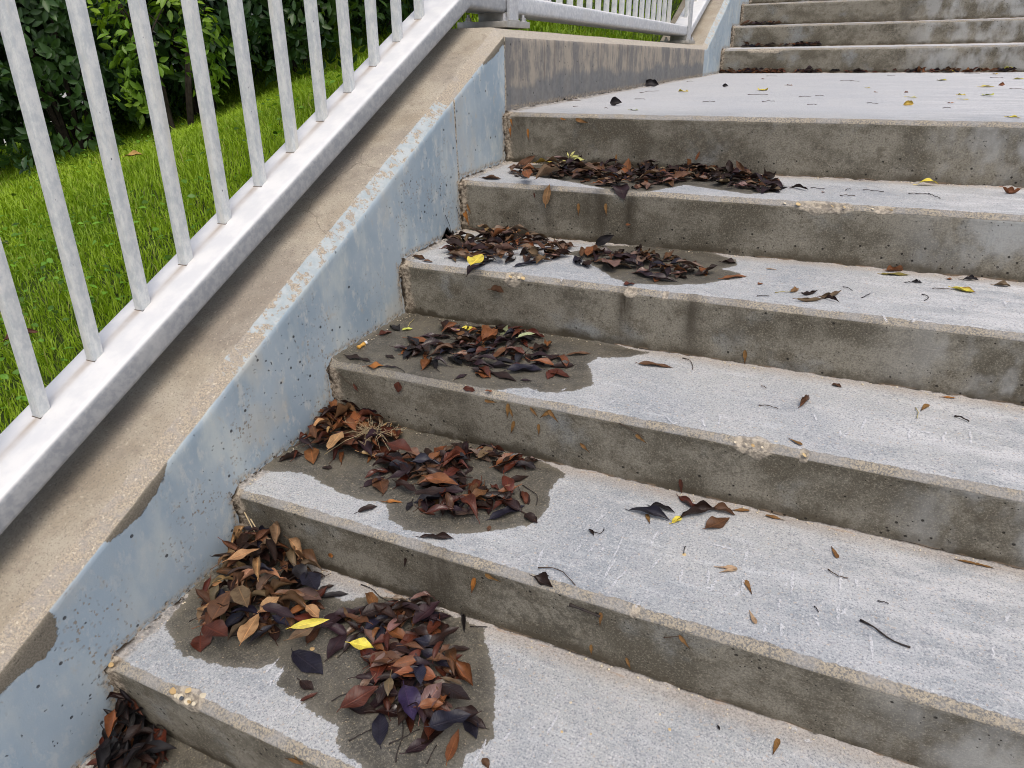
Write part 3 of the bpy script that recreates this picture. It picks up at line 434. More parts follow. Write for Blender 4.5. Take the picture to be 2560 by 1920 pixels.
  ('leaf', 't', 3, (0.7554, 1.061, 0.4479), (0.8033, 1.1044, 0.4492), 'rust', {'l': 'reddish pointed leaf at the right tip of the fourth step right pile', 'w': 0.3}),
  ('leaf', 't', 3, (0.4696, 1.1205, 0.4497), (0.5079, 1.0723, 0.4482), 'mauve', {'l': 'oval pinkish red leaf facing up in the fourth step right pile', 'w': 0.7, 'top': 1}),
  ('leaf', 't', 3, (0.4183, 1.1346, 0.4501), (0.4132, 1.2098, 0.4523), 'rust', {'l': 'light brown leaf standing at the top left of the fourth step right pile', 'w': 0.4, 'top': 1}),
  ('leaf', 't', 3, (0.2543, 0.8942, 0.443), (0.2894, 0.8904, 0.4429), 'brown', {'l': 'crumpled brown leaf hanging on the front edge of the fourth step', 'w': 0.6, 'curl': 1.2}),
  ('leaf', 't', 4, (1.1198, 1.513, 0.6003), (1.1705, 1.5224, 0.6006), 'yellow', {'l': 'yellow arched leaf standing near the riser foot on the fifth step', 'w': 0.3, 'curl': 0.3, 'arch': 0.01}),
  ('leaf', 't', 4, (1.2911, 1.4738, 0.5991), (1.3281, 1.4722, 0.599), 'rust', {'l': 'brown leaf curled into a loop at the right end of the fifth step', 'w': 0.6, 'curl': 1.2, 'arch': -0.012}),
  ('twig', 't', 4, (0.8897, 1.4057, 0.5969), (0.9223, 1.4014, 0.5968), 'bark', {'l': 'leftmost short black twig right of the long leaf pile'}),
  ('twig', 't', 4, (1.0048, 1.4154, 0.5972), (1.0495, 1.4072, 0.597), 'bark', {'l': 'middle black twig on the fifth step'}),
  ('twig', 't', 4, (1.1011, 1.4018, 0.5968), (1.1405, 1.4087, 0.597), 'bark', {'l': 'longer half of the bent black twig on the fifth step'}),
  ('twig', 't', 4, (1.1408, 1.4141, 0.5972), (1.1626, 1.3646, 0.5956), 'bark', {'l': 'end piece of the bent black twig on the fifth step'}),
  ('twig', 't', 4, (0.9581, 1.3362, 0.5947), (0.9907, 1.3412, 0.5949), 'orange', {'l': 'orange brown stalk near the front edge of the fifth step'}),
  ('twig', 't', 4, (0.9935, 1.5356, 0.6011), (1.0314, 1.5437, 0.6013), 'twig', {'l': 'stalk lying in the riser joint on the fifth step'}),
  ('twig', 't', 4, (0.9674, 1.4012, 0.5968), (0.9794, 1.4188, 0.5974), 'bark', {'l': 'tiny black twig between longer ones on the fifth step'}),
  ('leaf', 't', 4, (0.0469, 1.2948, 0.5934), (0.1105, 1.2867, 0.5932), 'brown', {'l': 'grey brown leaf lying alone at the wall end of the fifth step', 'w': 0.45, 'curl': 0.5}),
  ('leaf', 't', 4, (0.1884, 1.3497, 0.5952), (0.2279, 1.4167, 0.5973), 'greytan', {'l': 'large tan leaf folded up at the left of the long leaf pile', 'w': 0.6, 'top': 1, 'curl': 0.9}),
  ('leaf', 't', 4, (0.0879, 1.5776, 0.6024), (0.1441, 1.5763, 0.6024), 'mustard', {'l': 'blotchy mustard leaf leaning on the riser behind the long pile', 'w': 0.5, 'curl': 0.6, 'lift': 0.02}),
  ('leaf', 'r', 5, (0.2071, 1.5384, 0.5842), (0.2285, 1.5384, 0.5991), 'lemon', {'l': 'lower left pale yellow leaflet of the sprig on top of the long leaf pile', 'w': 0.3, 'off': 0.055, 'rise': 0.034}),
  ('leaf', 'r', 5, (0.2296, 1.5384, 0.6007), (0.2225, 1.5384, 0.6133), 'lemon', {'l': 'upper left pale yellow leaflet of the sprig on top of the long leaf pile', 'w': 0.3, 'off': 0.055, 'rise': 0.034}),
  ('leaf', 'r', 5, (0.2335, 1.5384, 0.6009), (0.2461, 1.5384, 0.6178), 'lemon', {'l': 'upright pale yellow leaflet of the sprig on top of the long leaf pile', 'w': 0.3, 'off': 0.055, 'rise': 0.034}),
  ('leaf', 'r', 5, (0.2353, 1.5384, 0.6), (0.2588, 1.5384, 0.6046), 'lemon', {'l': 'upper right pale yellow leaflet of the sprig on top of the long leaf pile', 'w': 0.3, 'off': 0.055, 'rise': 0.034}),
  ('leaf', 'r', 5, (0.241, 1.5384, 0.5977), (0.2759, 1.5384, 0.5942), 'lemon', {'l': 'lower right pale yellow leaflet of the sprig on top of the long leaf pile', 'w': 0.3, 'off': 0.055, 'rise': 0.034}),
  ('leaf', 't', 4, (0.1125, 1.442, 0.5981), (0.1806, 1.3206, 0.5942), 'rust', {'l': 'pinkish folded leaf at the left of the long leaf pile', 'w': 0.4, 'top': 1}),
  ('leaf', 't', 4, (0.3616, 1.3225, 0.5943), (0.3824, 1.3463, 0.5951), 'rust', {'l': 'salmon pink leaf at the front of the long leaf pile', 'w': 0.6, 'top': 1}),
  ('leaf', 't', 4, (0.4726, 1.2265, 0.5912), (0.4388, 1.2967, 0.5935), 'purple', {'l': 'pointed purple leaf hanging over the front edge under the long pile', 'w': 0.6}),
  ('leaf', 't', 4, (0.4827, 1.1651, 0.5893), (0.4961, 1.1652, 0.5893), 'rust', {'l': 'tiny red brown scrap on the nosing under the long pile', 'w': 0.5}),
  ('leaf', 'r', 5, (0.395, 1.5384, 0.5883), (0.3977, 1.5384, 0.6356), 'rust', {'l': 'dark orange leaf standing upright in the middle of the long pile', 'w': 0.5, 'off': 0.03}),
  ('leaf', 'r', 5, (0.3534, 1.5384, 0.6149), (0.3532, 1.5384, 0.6413), 'samara', {'l': 'narrow tan seed standing against the riser behind the long pile', 'w': 0.25, 'off': 0.005}),
  ('leaf', 'r', 5, (0.5801, 1.5384, 0.6335), (0.5886, 1.5384, 0.6575), 'rust', {'l': 'narrow red brown leaf leaning behind the right half of the long pile', 'w': 0.3, 'off': 0.005}),
  ('leaf', 'r', 5, (0.68, 1.5384, 0.6096), (0.6716, 1.5384, 0.6421), 'dark', {'l': 'dark curled leaf standing at the right end of the long pile', 'w': 0.6, 'off': 0.03}),
  ('leaf', 'r', 5, (0.7159, 1.5384, 0.6044), (0.6906, 1.5384, 0.6405), 'brown', {'l': 'brown curled leaf standing at the right end of the long pile', 'w': 0.4, 'off': 0.03}),
  ('leaf', 'r', 5, (0.241, 1.5384, 0.5961), (0.2567, 1.5384, 0.6375), 'dark', {'l': 'dark leaf standing behind the pale yellow sprig', 'w': 0.5, 'off': 0.03}),
  ('leaf', 'r', 5, (0.063, 1.5384, 0.5904), (0.1197, 1.5384, 0.6348), 'brown', {'l': 'big brown leaf curling up at the left end of the long pile', 'w': 0.35, 'off': 0.05}),
  ('leaf', 't', 4, (0.7785, 1.4712, 0.599), (0.7825, 1.5625, 0.6019), 'dark', {'l': 'small dark leaf standing right of the long pile', 'w': 0.6, 'curl': 1}),
  ('leaf', 't', 4, (0.7672, 1.3348, 0.5947), (0.8457, 1.3743, 0.5959), 'black', {'l': 'black rolled leaf at the right end of the long pile', 'w': 0.25, 'curl': 1.2}),
  ('leaf', 't', 4, (0.8443, 1.4077, 0.597), (0.8869, 1.3716, 0.5959), 'dark', {'l': 'narrow dark leaf with a hooked stalk right of the long pile', 'w': 0.25, 'curl': 1}),
  ('leaf', 't', 4, (0.918, 1.3596, 0.5955), (0.924, 1.37, 0.5958), 'rust', {'l': 'tiny red scrap right of the long pile', 'w': 0.6}),
  ('leaf', 't', 5, (-0.0307, 2.85, 0.7498), (-0.0037, 3.0173, 0.7502), 'brown', {'l': 'rolled brown leaf beside the wall on the landing', 'stand': 0.022}),
  ('leaf', 't', 5, (0.0104, 3.0184, 0.7502), (0.0453, 3.1535, 0.7506), 'black', {'l': 'black folded leaf standing beside the wall on the landing', 'stand': 0.045}),
  ('leaf', 't', 5, (0.2289, 1.8546, 0.747), (0.257, 1.881, 0.747), 'black', {'l': 'dark pyramid shaped leaf alone on the left of the landing', 'stand': 0.03}),
  ('leaf', 't', 5, (-0.016, 2.0115, 0.7474), (0.0029, 2.0395, 0.7475), 'dark', {'l': 'dark leaf with a long stalk near the wall on the landing', 'w': 0.5, 'curl': 0.8}),
  ('twig', 't', 5, (-0.0004, 2.0389, 0.7475), (0.0562, 2.0488, 0.7475), 'twig', {'l': 'long stalk of the dark leaf near the wall on the landing'}),
  ('leaf', 't', 5, (1.0714, 2.0311, 0.7475), (1.1035, 2.0279, 0.7474), 'mustard', {'l': 'olive yellow leaf folded like a tent on the landing', 'stand': 0.018}),
  ('leaf', 't', 5, (0.366, 3.0676, 0.7504), (0.3806, 3.0897, 0.7505), 'black', {'l': 'small black curled leaf in the middle of the landing', 'stand': 0.018}),
  ('leaf', 't', 5, (0.5619, 2.7461, 0.7495), (0.5891, 2.8365, 0.7497), 'yellow', {'l': 'yellow leaf with an orange tip near the middle of the landing', 'w': 0.5}),
  ('leaf', 't', 5, (1.2584, 3.7878, 0.7524), (1.2984, 3.7359, 0.7523), 'yellow', {'l': 'yellow leaf far back on the right of the landing', 'w': 0.5}),
  ('leaf', 't', 5, (1.0913, 2.42, 0.7486), (1.1234, 2.4, 0.7485), 'yellow', {'l': 'flat yellow leaf just behind the folded olive yellow one', 'w': 0.5}),
  ('leaf', 't', 5, (1.3316, 2.5993, 0.7491), (1.3517, 2.5359, 0.7489), 'limegreen', {'l': 'pale lime green leaf on the right of the landing', 'w': 0.5}),
  ('leaf', 't', 5, (1.372, 3.1647, 0.7507), (1.4271, 3.1501, 0.7506), 'yellow', {'l': 'long pale yellow leaf touching a brown curled one', 'w': 0.5}),
  ('leaf', 't', 5, (0.9499, 3.0549, 0.7504), (0.9714, 3.0378, 0.7503), 'yellow', {'l': 'tiny yellow leaf at the centre back of the landing', 'w': 0.5}),
  ('leaf', 't', 5, (0.2559, 2.6767, 0.7493), (0.3025, 2.6481, 0.7492), 'yellow', {'l': 'pale yellow leaf left of centre on the landing', 'w': 0.5}),
  ('leaf', 't', 5, (-0.0663, 4.0038, 0.753), (-0.0291, 4.0365, 0.7531), 'yellow', {'l': 'pale yellow leaf far back near the upper wall corner', 'w': 0.5}),
  ('leaf', 't', 5, (0.6177, 3.2352, 0.7509), (0.6487, 3.2154, 0.7508), 'orange', {'l': 'small orange yellow leaf at the centre back of the landing', 'w': 0.5}),
  ('leaf', 't', 5, (1.2907, 1.6729, 0.7464), (1.319, 1.6536, 0.7464), 'yellow', {'l': 'orange yellow leaf near the front edge at the right of the landing', 'w': 0.5}),
  ('leaf', 't', 5, (1.1954, 2.164, 0.7478), (1.2158, 2.1576, 0.7478), 'orange', {'l': 'small orange leaf right of the folded olive yellow one', 'w': 0.5}),
  ('leaf', 't', 5, (1.242, 2.3356, 0.7483), (1.2674, 2.317, 0.7483), 'yellow', {'l': 'thin pale yellow leaf near the right of the landing', 'w': 0.5}),
  ('leaf', 't', 5, (0.3409, 1.6942, 0.7465), (0.371, 1.683, 0.7465), 'palegreen', {'l': 'very pale green leaf near the front edge of the landing', 'w': 0.5}),
  ('leaf', 't', 5, (1.566, 4.5833, 0.7547), (1.6099, 4.5795, 0.7547), 'mustard', {'l': 'olive yellow leaf close to the upper steps on the right', 'w': 0.5}),
  ('leaf', 't', 5, (1.5874, 3.9212, 0.7528), (1.6281, 3.8939, 0.7527), 'yellow', {'l': 'pale yellow leaf at the right picture edge on the landing', 'w': 0.5}),
  ('leaf', 't', 5, (1.2544, 2.5749, 0.749), (1.2769, 2.5513, 0.7489), 'yellow', {'l': 'thin yellow sliver at the right of the landing', 'w': 0.5}),
  ('leaf', 't', 5, (1.4379, 3.227, 0.7508), (1.4835, 3.2693, 0.751), 'rust', {'l': 'curled orange brown leaf on the right of the landing', 'stand': 0.016}),
  ('leaf', 't', 5, (1.0893, 2.6961, 0.7493), (1.1046, 2.6981, 0.7493), 'rust', {'l': 'small pinkish curled scrap on the landing', 'w': 0.7, 'curl': 1}),
  ('leaf', 't', 5, (1.2095, 4.937, 0.7557), (1.2502, 4.8479, 0.7554), 'rust', {'l': 'orange brown leaf by the riser at the back of the landing', 'w': 0.6, 'curl': 0.8, 'arch': 0.01}),
  ('leaf', 't', 5, (0.4133, 3.9332, 0.7528), (0.4341, 3.933, 0.7528), 'rust', {'l': 'small reddish scrap at the back of the landing', 'w': 0.6}),
  ('leaf', 't', 5, (0.9863, 2.7142, 0.7494), (1.0022, 2.7006, 0.7493), 'orange', {'l': 'tiny orange scrap right of the centre of the landing', 'w': 0.5}),
  ('twig', 't', 5, (0.5602, 2.4921, 0.7488), (0.6324, 2.5021, 0.7488), 'twig', {'l': None}),
  ('twig', 't', 5, (0.7511, 2.3805, 0.7484), (0.7919, 2.3867, 0.7485), 'twig', {'l': None}),
  ('twig', 't', 5, (0.4795, 2.0652, 0.7475), (0.5148, 2.0945, 0.7476), 'twig', {'l': None}),
  ('twig', 't', 5, (0.8262, 3.7038, 0.7522), (0.8898, 3.7047, 0.7522), 'twig', {'l': None}),
  ('twig', 't', 5, (0.9755, 2.1024, 0.7477), (1.0061, 2.0674, 0.7476), 'twig', {'l': None}),
  ('twig', 't', 5, (1.4601, 3.01, 0.7502), (1.5021, 2.9637, 0.7501), 'twig', {'l': None}),
  ('twig', 't', 5, (0.81, 2.0095, 0.7474), (0.8369, 2.0047, 0.7474), 'twig', {'l': None}),
  ('twig', 't', 5, (0.1204, 2.5588, 0.7489), (0.1618, 2.7011, 0.7494), 'twig', {'l': None}),
  ('twig', 't', 5, (0.6632, 2.1098, 0.7477), (0.6995, 2.1389, 0.7478), 'twig', {'l': None}),
  ('twig', 't', 5, (0.0795, 3.6084, 0.7519), (0.1039, 3.6369, 0.752), 'twig', {'l': None}),
  ('twig', 't', 5, (1.4438, 4.7463, 0.7551), (1.5176, 4.6619, 0.7549), 'twig', {'l': None}),
  ('twig', 't', 5, (1.5094, 4.0932, 0.7533), (1.5662, 4.0915, 0.7533), 'twig', {'l': None}),
  ('twig', 't', 5, (0.3847, 4.3731, 0.7541), (0.4474, 4.3696, 0.7541), 'twig', {'l': None}),
  ('twig', 't', 5, (0.2149, 2.177, 0.7479), (0.2549, 2.1708, 0.7478), 'twig', {'l': None}),
  ('twig', 't', 5, (1.0393, 4.3718, 0.7541), (1.0804, 4.3693, 0.7541), 'twig', {'l': None}),
  ('twig', 't', 5, (0.8717, 3.678, 0.7521), (0.9143, 3.6526, 0.752), 'twig', {'l': None}),
  ('twig', 't', 5, (0.8016, 2.4417, 0.7486), (0.8274, 2.4592, 0.7487), 'twig', {'l': None}),
  ('twig', 't', 5, (1.1706, 1.933, 0.7472), (1.1906, 1.9372, 0.7472), 'twig', {'l': None}),
  ('twig', 't', 5, (0.1289, 1.7832, 0.7468), (0.14, 1.7956, 0.7468), 'twig', {'l': None}),
  ('twig', 't', 5, (0.248, 1.7391, 0.7466), (0.2614, 1.7325, 0.7466), 'twig', {'l': None}),
]
RNG = random.Random(7); NR = np.random.default_rng(7)
YK = {i-5: v for i, v in enumerate([-1.5492,-1.2393,-0.9295,-0.6197,-0.3098,-0.0064,0.3097,0.6255,0.9332,1.2471,1.5384,4.947,5.2571,5.5669,5.8767,6.1865,6.4963,6.8062,7.116])}
ZK = {i-5: v for i, v in enumerate([-0.75,-0.6,-0.45,-0.3,-0.15,0.0065,0.1512,0.2968,0.4441,0.5919,0.7461,0.9051,1.0513,1.2042,1.35,1.5,1.65,1.8,1.95])}
CH, SL, LEAN = 0.0113, 0.0097, 0.0141
def tz(k, y):
    d = YK[k+1]+LEAN-YK[k]
    return ZK[k] + SL*(y-YK[k])/d
def ry(k, z):     # y of riser plane k at height z
    return YK[k] + LEAN*min(1, max(0, (ZK[k]-z)/0.15))

# ------------------------------------------------------------------ helpers
def tag(o, label=None, cat=None, group=None, kind=None):
    if label: o['label'] = label
    if cat: o['category'] = cat
    if group: o['group'] = group
    if kind: o['kind'] = kind
    return o
def link(name, me, mat=None, parent=None, loc=None):
    o = bpy.data.objects.new(name, me); C.objects.link(o)
    if mat is not None and me is not None and len(me.materials) == 0: me.materials.append(mat)
    if parent is not None: o.parent = parent
    if loc is not None: o.location = loc
    return o
def empty(name, loc=(0,0,0)):
    o = bpy.data.objects.new(name, None); o.empty_display_size = 0.1; C.objects.link(o); o.location = loc; return o
def mesh_np(name, verts, faces, smooth=True):
    """verts (n,3), faces (m,k) int array (uniform) or list of lists"""
    me = bpy.data.meshes.new(name)
    if isinstance(faces, np.ndarray):
        n, k = faces.shape
        me.vertices.add(len(verts)); me.vertices.foreach_set('co', np.asarray(verts, dtype=np.float32).ravel())
        me.loops.add(n*k); me.loops.foreach_set('vertex_index', faces.astype(np.int32).ravel())
        me.polygons.add(n); me.polygons.foreach_set('loop_start', np.arange(0, n*k, k, dtype=np.int32))
        me.polygons.foreach_set('loop_total', np.full(n, k, dtype=np.int32))
        me.update(calc_edges=True)
    else:
        me.from_pydata([tuple(v) for v in verts], [], [tuple(f) for f in faces]); me.update()
    if smooth: me.polygons.foreach_set('use_smooth', [True]*len(me.polygons))
    return me
def fattr(me, name, vals):
    a = me.attributes.new(name, 'FLOAT', 'POINT'); a.data.foreach_set('value', np.asarray(vals, dtype=np.float32).ravel())
def cattr(me, name, cols):
    cols = np.asarray(cols, dtype=np.float32)
    if cols.shape[1] == 3: cols = np.hstack([cols, np.ones((len(cols), 1), dtype=np.float32)])
    a = me.attributes.new(name, 'FLOAT_COLOR', 'POINT'); a.data.foreach_set('color', cols.ravel())
def grid_faces(nu, nv):
    i = np.arange(nu-1)[:, None]*nv + np.arange(nv-1)[None, :]
    return np.stack([i, i+nv, i+nv+1, i+1], axis=-1).reshape(-1, 4)
def poly_sd(P, poly):
    """signed distance, positive inside. P (n,2)"""
    poly = np.array(poly); A = poly; B = np.roll(poly, -1, axis=0)
    d2 = np.full(len(P), 1e9); inside = np.zeros(len(P), bool)
    for a, b in zip(A, B):
        ab = b-a; t = np.clip(((P-a)@ab)/max(ab@ab, 1e-12), 0, 1)
        q = a+t[:, None]*ab-P; d2 = np.minimum(d2, (q**2).sum(1))
        c = ((a[1] > P[:, 1]) != (b[1] > P[:, 1]))
        xi = (b[0]-a[0])*(P[:, 1]-a[1])/((b[1]-a[1]) if abs(b[1]-a[1]) > 1e-12 else 1e-12)+a[0]
        inside ^= c & (P[:, 0] < xi)
    return np.where(inside, 1, -1)*np.sqrt(d2)
def vnoise(P, scale, seed=0, octaves=3):
    """cheap value noise on (n,2|3) points, ~[-1,1]"""
    P = np.asarray(P, float)*scale
    if P.shape[1] == 2: P = np.hstack([P, np.full((len(P), 1), seed*17.13)])
    else: P = P+seed*17.13
    out = np.zeros(len(P)); amp = 1.0; tot = 0
    for o in range(octaves):
        I = np.floor(P).astype(np.int64); F = P-I; F = F*F*(3-2*F); acc = 0
        for dx in (0, 1):
            for dy in (0, 1):
                for dz in (0, 1):
                    h = (I[:, 0]+dx)*374761393+(I[:, 1]+dy)*668265263+(I[:, 2]+dz)*2147483647+(seed+o)*974711
                    h = (h ^ (h >> 13))*1274126177; h = (h ^ (h >> 16)) & 0xffff
                    w = (F[:, 0] if dx else 1-F[:, 0])*(F[:, 1] if dy else 1-F[:, 1])*(F[:, 2] if dz else 1-F[:, 2])
                    acc = acc+w*(h/32767.5-1)
        out += acc*amp; tot += amp; amp *= 0.5; P = P*2.03+5.1
    return out/tot

# ------------------------------------------------------------------ node helper
class NT:
    def __init__(s, name):
        s.mt = bpy.data.materials.new(name); s.mt.use_nodes = True; s.t = s.mt.node_tree; s.t.nodes.clear()
        s.out = s.t.nodes.new('ShaderNodeOutputMaterial'); s.b = s.t.nodes.new('ShaderNodeBsdfPrincipled')
        s.t.links.new(s.b.outputs[0], s.out.inputs[0])
        s.co = s.t.nodes.new('ShaderNodeTexCoord').outputs['Object']
    def put(s, sock, v):
        if isinstance(v, bpy.types.NodeSocket): s.t.links.new(v, sock)
        elif isinstance(v, tuple) and len(v) == 3 and sock.type == 'RGBA': sock.default_value = (*v, 1)
        else: sock.default_value = v
    def noise(s, scale, detail=4, rough=.55, vec=None, dist=0, color=False):
        n = s.t.nodes.new('ShaderNodeTexNoise'); n.inputs['Scale'].default_value = scale; n.inputs['Detail'].default_value = detail
        n.inputs['Roughness'].default_value = rough; n.inputs['Distortion'].default_value = dist
        s.put(n.inputs['Vector'], vec if vec is not None else s.co); return n.outputs[1 if color else 0]
    def vor(s, scale, vec=None, feat='F1', rnd=1.0, out='Distance'):
        n = s.t.nodes.new('ShaderNodeTexVoronoi'); n.feature = feat; n.inputs['Scale'].default_value = scale
        n.inputs['Randomness'].default_value = rnd; s.put(n.inputs['Vector'], vec if vec is not None else s.co); return n.outputs[out]
    def map(s, sc, loc=(0, 0, 0), vec=None):
        n = s.t.nodes.new('ShaderNodeMapping'); n.inputs['Scale'].default_value = sc; n.inputs['Location'].default_value = loc
        s.put(n.inputs['Vector'], vec if vec is not None else s.co); return n.outputs[0]
    def ss(s, v, a, b, lo=0.0, hi=1.0):
        n = s.t.nodes.new('ShaderNodeMapRange'); n.interpolation_type = 'SMOOTHSTEP'
        s.put(n.inputs[0], v)
        if a <= b: n.inputs[1].default_value = a; n.inputs[2].default_value = b; n.inputs[3].default_value = lo; n.inputs[4].default_value = hi
        else: n.inputs[1].default_value = b; n.inputs[2].default_value = a; n.inputs[3].default_value = hi; n.inputs[4].default_value = lo
        return n.outputs[0]
    def m(s, op, a, b=0.0, c=0.0, clamp=False):
        n = s.t.nodes.new('ShaderNodeMath'); n.operation = op; n.use_clamp = clamp
        s.put(n.inputs[0], a); s.put(n.inputs[1], b)
        if op in ('MULTIPLY_ADD', 'SMOOTH_MIN', 'SMOOTH_MAX'): s.put(n.inputs[2], c)
        return n.outputs[0]
    def mix(s, f, a, b, mode='MIX'):
        n = s.t.nodes.new('ShaderNodeMix'); n.data_type = 'RGBA'; n.blend_type = mode; n.clamp_factor = True
        s.put(n.inputs[0], f); s.put(n.inputs[6], a); s.put(n.inputs[7], b); return n.outputs[2]
    def attr(s, name, out='Fac'):
        n = s.t.nodes.new('ShaderNodeAttribute'); n.attribute_name = name; return n.outputs[out]
    def ramp(s, v, pts):
        n = s.t.nodes.new('ShaderNodeValToRGB'); s.put(n.inputs[0], v); e = n.color_ramp.elements
        while len(e) < len(pts): e.new(0.5)
        for i, (p, c) in enumerate(pts): e[i].position = p; e[i].color = (*c, 1) if len(c) == 3 else c
        return n.outputs[0]
    def sep(s, v):
        n = s.t.nodes.new('ShaderNodeSeparateXYZ'); s.put(n.inputs[0], v); return n.outputs
    def bump(s, h, dist, strength=1.0, nrm=None):
        n = s.t.nodes.new('ShaderNodeBump'); n.inputs['Strength'].default_value = strength; n.inputs['Distance'].default_value = dist
        s.put(n.inputs['Height'], h)
        if nrm is not None: s.put(n.inputs['Normal'], nrm)
        return n.outputs[0]
    def fin(s, col, rough=.8, nrm=None, spec=.35, **kw):
        s.put(s.b.inputs['Base Color'], col); s.put(s.b.inputs['Roughness'], rough); s.put(s.b.inputs['Specular IOR Level'], spec)
        if nrm is not None: s.put(s.b.inputs['Normal'], nrm)
        for k, v in kw.items(): s.put(s.b.inputs[k.replace('_', ' ')], v)
        return s.mt

# ------------------------------------------------------------------ materials
def mat_step():
    n = NT('weathered concrete step')
    fine = n.noise(300, 4, .75); fine2 = n.noise(170, 3, .65, n.map((1, 1, 1), (3.1, 1.7, 5.2))); mid = n.noise(38, 5, .62); big = n.noise(4.2, 4, .6); huge = n.noise(1.3, 2, .5)
    jit = n.m('ADD', n.m('MULTIPLY', n.m('SUBTRACT', n.noise(70, 4, .7), .5), .5), n.m('MULTIPLY', n.m('SUBTRACT', n.noise(14, 3, .6), .5), .5))
    # walked-on tread: pale grey paste with lavender and warm sand speckle
    t1 = n.mix(n.ss(big, .35, .65), (.325, .350, .370), (.430, .442, .438))
    t1 = n.mix(n.ss(n.sep(n.co)[1], 1.5, 1.9, 0, .55), t1, (.60, .61, .62))
    t1 = n.mix(n.ss(mid, .4, .7, 0, .45), t1, (.50, .50, .51))
    streak = n.noise(9, 4, .6, n.map((1, 5, 1), (2, 0, 0)))
    t1 = n.mix(n.ss(streak, .52, .72, 0, .45), t1, (.57, .595, .61))
    worn = n.m('MULTIPLY', n.ss(n.sep(n.co)[0], .8, 1.5), n.ss(n.noise(6, 4, .65, n.map((1, 3, 1), (9, 4, 0))), .40, .62))
    t1 = n.mix(n.m('MULTIPLY', worn, .7), t1, (.68, .68, .68))
    t1 = n.mix(n.ss(fine, .515, .63, 0, .7), t1, (.145, .155, .185))
    t1 = n.mix(n.ss(fine, .45, .33, 0, .8), t1, (.68, .67, .66))
    t1 = n.mix(n.ss(n.noise(90, 4, .7, n.map((1, 1, 1), (8, 2, 1))), .55, .7, 0, .4), t1, (.22, .22, .245))
    t1 = n.mix(n.ss(fine2, .60, .70, 0, .6), t1, (.54, .43, .32))
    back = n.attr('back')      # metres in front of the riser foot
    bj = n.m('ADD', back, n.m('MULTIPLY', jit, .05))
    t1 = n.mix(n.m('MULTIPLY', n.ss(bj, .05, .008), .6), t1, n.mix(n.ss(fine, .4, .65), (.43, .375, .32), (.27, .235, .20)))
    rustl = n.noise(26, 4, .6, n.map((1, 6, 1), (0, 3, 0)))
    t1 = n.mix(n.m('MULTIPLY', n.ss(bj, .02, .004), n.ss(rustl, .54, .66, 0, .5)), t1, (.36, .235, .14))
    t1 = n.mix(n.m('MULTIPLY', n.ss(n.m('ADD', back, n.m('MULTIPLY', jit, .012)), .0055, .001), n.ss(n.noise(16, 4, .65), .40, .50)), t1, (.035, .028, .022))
    # chamfer: sand and small aggregate laid bare
    c1 = n.mix(n.ss(n.noise(300, 2, .6, n.map((1, 1, 1), (7, 7, 7))), .40, .62), (.37, .325, .25), (.17, .165, .155))
    c1 = n.mix(n.ss(fine2, .58, .7, 0, .6), c1, (.56, .49, .37))
    c1 = n.mix(n.ss(n.noise(16, 4, .6), .42, .62, 0, .75), c1, n.mix(n.ss(fine, .4, .6), (.36, .35, .33), (.22, .22, .22)))
    # riser: brown grey formed face
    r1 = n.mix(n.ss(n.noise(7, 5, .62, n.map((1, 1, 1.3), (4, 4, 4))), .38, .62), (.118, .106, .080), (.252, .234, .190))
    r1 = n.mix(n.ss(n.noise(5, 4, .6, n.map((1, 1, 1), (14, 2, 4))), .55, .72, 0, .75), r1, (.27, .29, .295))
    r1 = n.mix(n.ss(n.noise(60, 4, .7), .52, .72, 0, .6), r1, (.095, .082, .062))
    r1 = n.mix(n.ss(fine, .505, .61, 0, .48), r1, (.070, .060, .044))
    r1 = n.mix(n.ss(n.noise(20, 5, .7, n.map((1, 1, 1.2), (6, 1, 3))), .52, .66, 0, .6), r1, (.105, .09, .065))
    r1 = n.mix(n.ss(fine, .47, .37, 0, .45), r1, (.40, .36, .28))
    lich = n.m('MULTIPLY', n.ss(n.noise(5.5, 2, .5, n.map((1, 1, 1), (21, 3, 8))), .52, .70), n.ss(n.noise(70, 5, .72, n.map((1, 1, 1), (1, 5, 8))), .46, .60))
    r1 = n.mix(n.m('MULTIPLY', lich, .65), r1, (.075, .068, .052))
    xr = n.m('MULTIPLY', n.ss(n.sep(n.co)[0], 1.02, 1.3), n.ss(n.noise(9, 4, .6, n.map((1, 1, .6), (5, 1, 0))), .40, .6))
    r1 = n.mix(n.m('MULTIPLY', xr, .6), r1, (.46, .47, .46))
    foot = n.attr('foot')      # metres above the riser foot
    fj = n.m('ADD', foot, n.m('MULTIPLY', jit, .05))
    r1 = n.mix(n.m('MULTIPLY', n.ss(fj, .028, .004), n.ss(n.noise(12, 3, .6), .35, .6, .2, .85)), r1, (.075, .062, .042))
    r1 = n.mix(n.m('MULTIPLY', n.ss(foot, .006, .001), n.ss(rustl, .48, .6, 0, .8)), r1, (.30, .22, .15))
    drip = n.attr('drip')
    dn = n.m('MULTIPLY', drip, n.ss(n.noise(40, 3, .6, n.map((1, 1, .12))), .3, .6, .45, 1))
    r1 = n.mix(n.m('MULTIPLY', dn, .95), r1, (.040, .031, .021))
    holes = n.vor(58, n.map((1, 1, 1), (.3, .1, .7))); hm = n.m('MULTIPLY', n.ss(holes, .17, .10), n.ss(n.vor(58, n.map((1, 1, 1), (.3, .1, .7)), out='Color'), .55, .6))
    holes2 = n.vor(140); hm2 = n.m('MULTIPLY', n.ss(holes2, .20, .1), n.ss(n.vor(140, out='Color'), .72, .76))
    hole = n.m('MAXIMUM', hm, hm2)
    r1 = n.mix(n.m('MULTIPLY', hole, .85), r1, (.018, .016, .014))
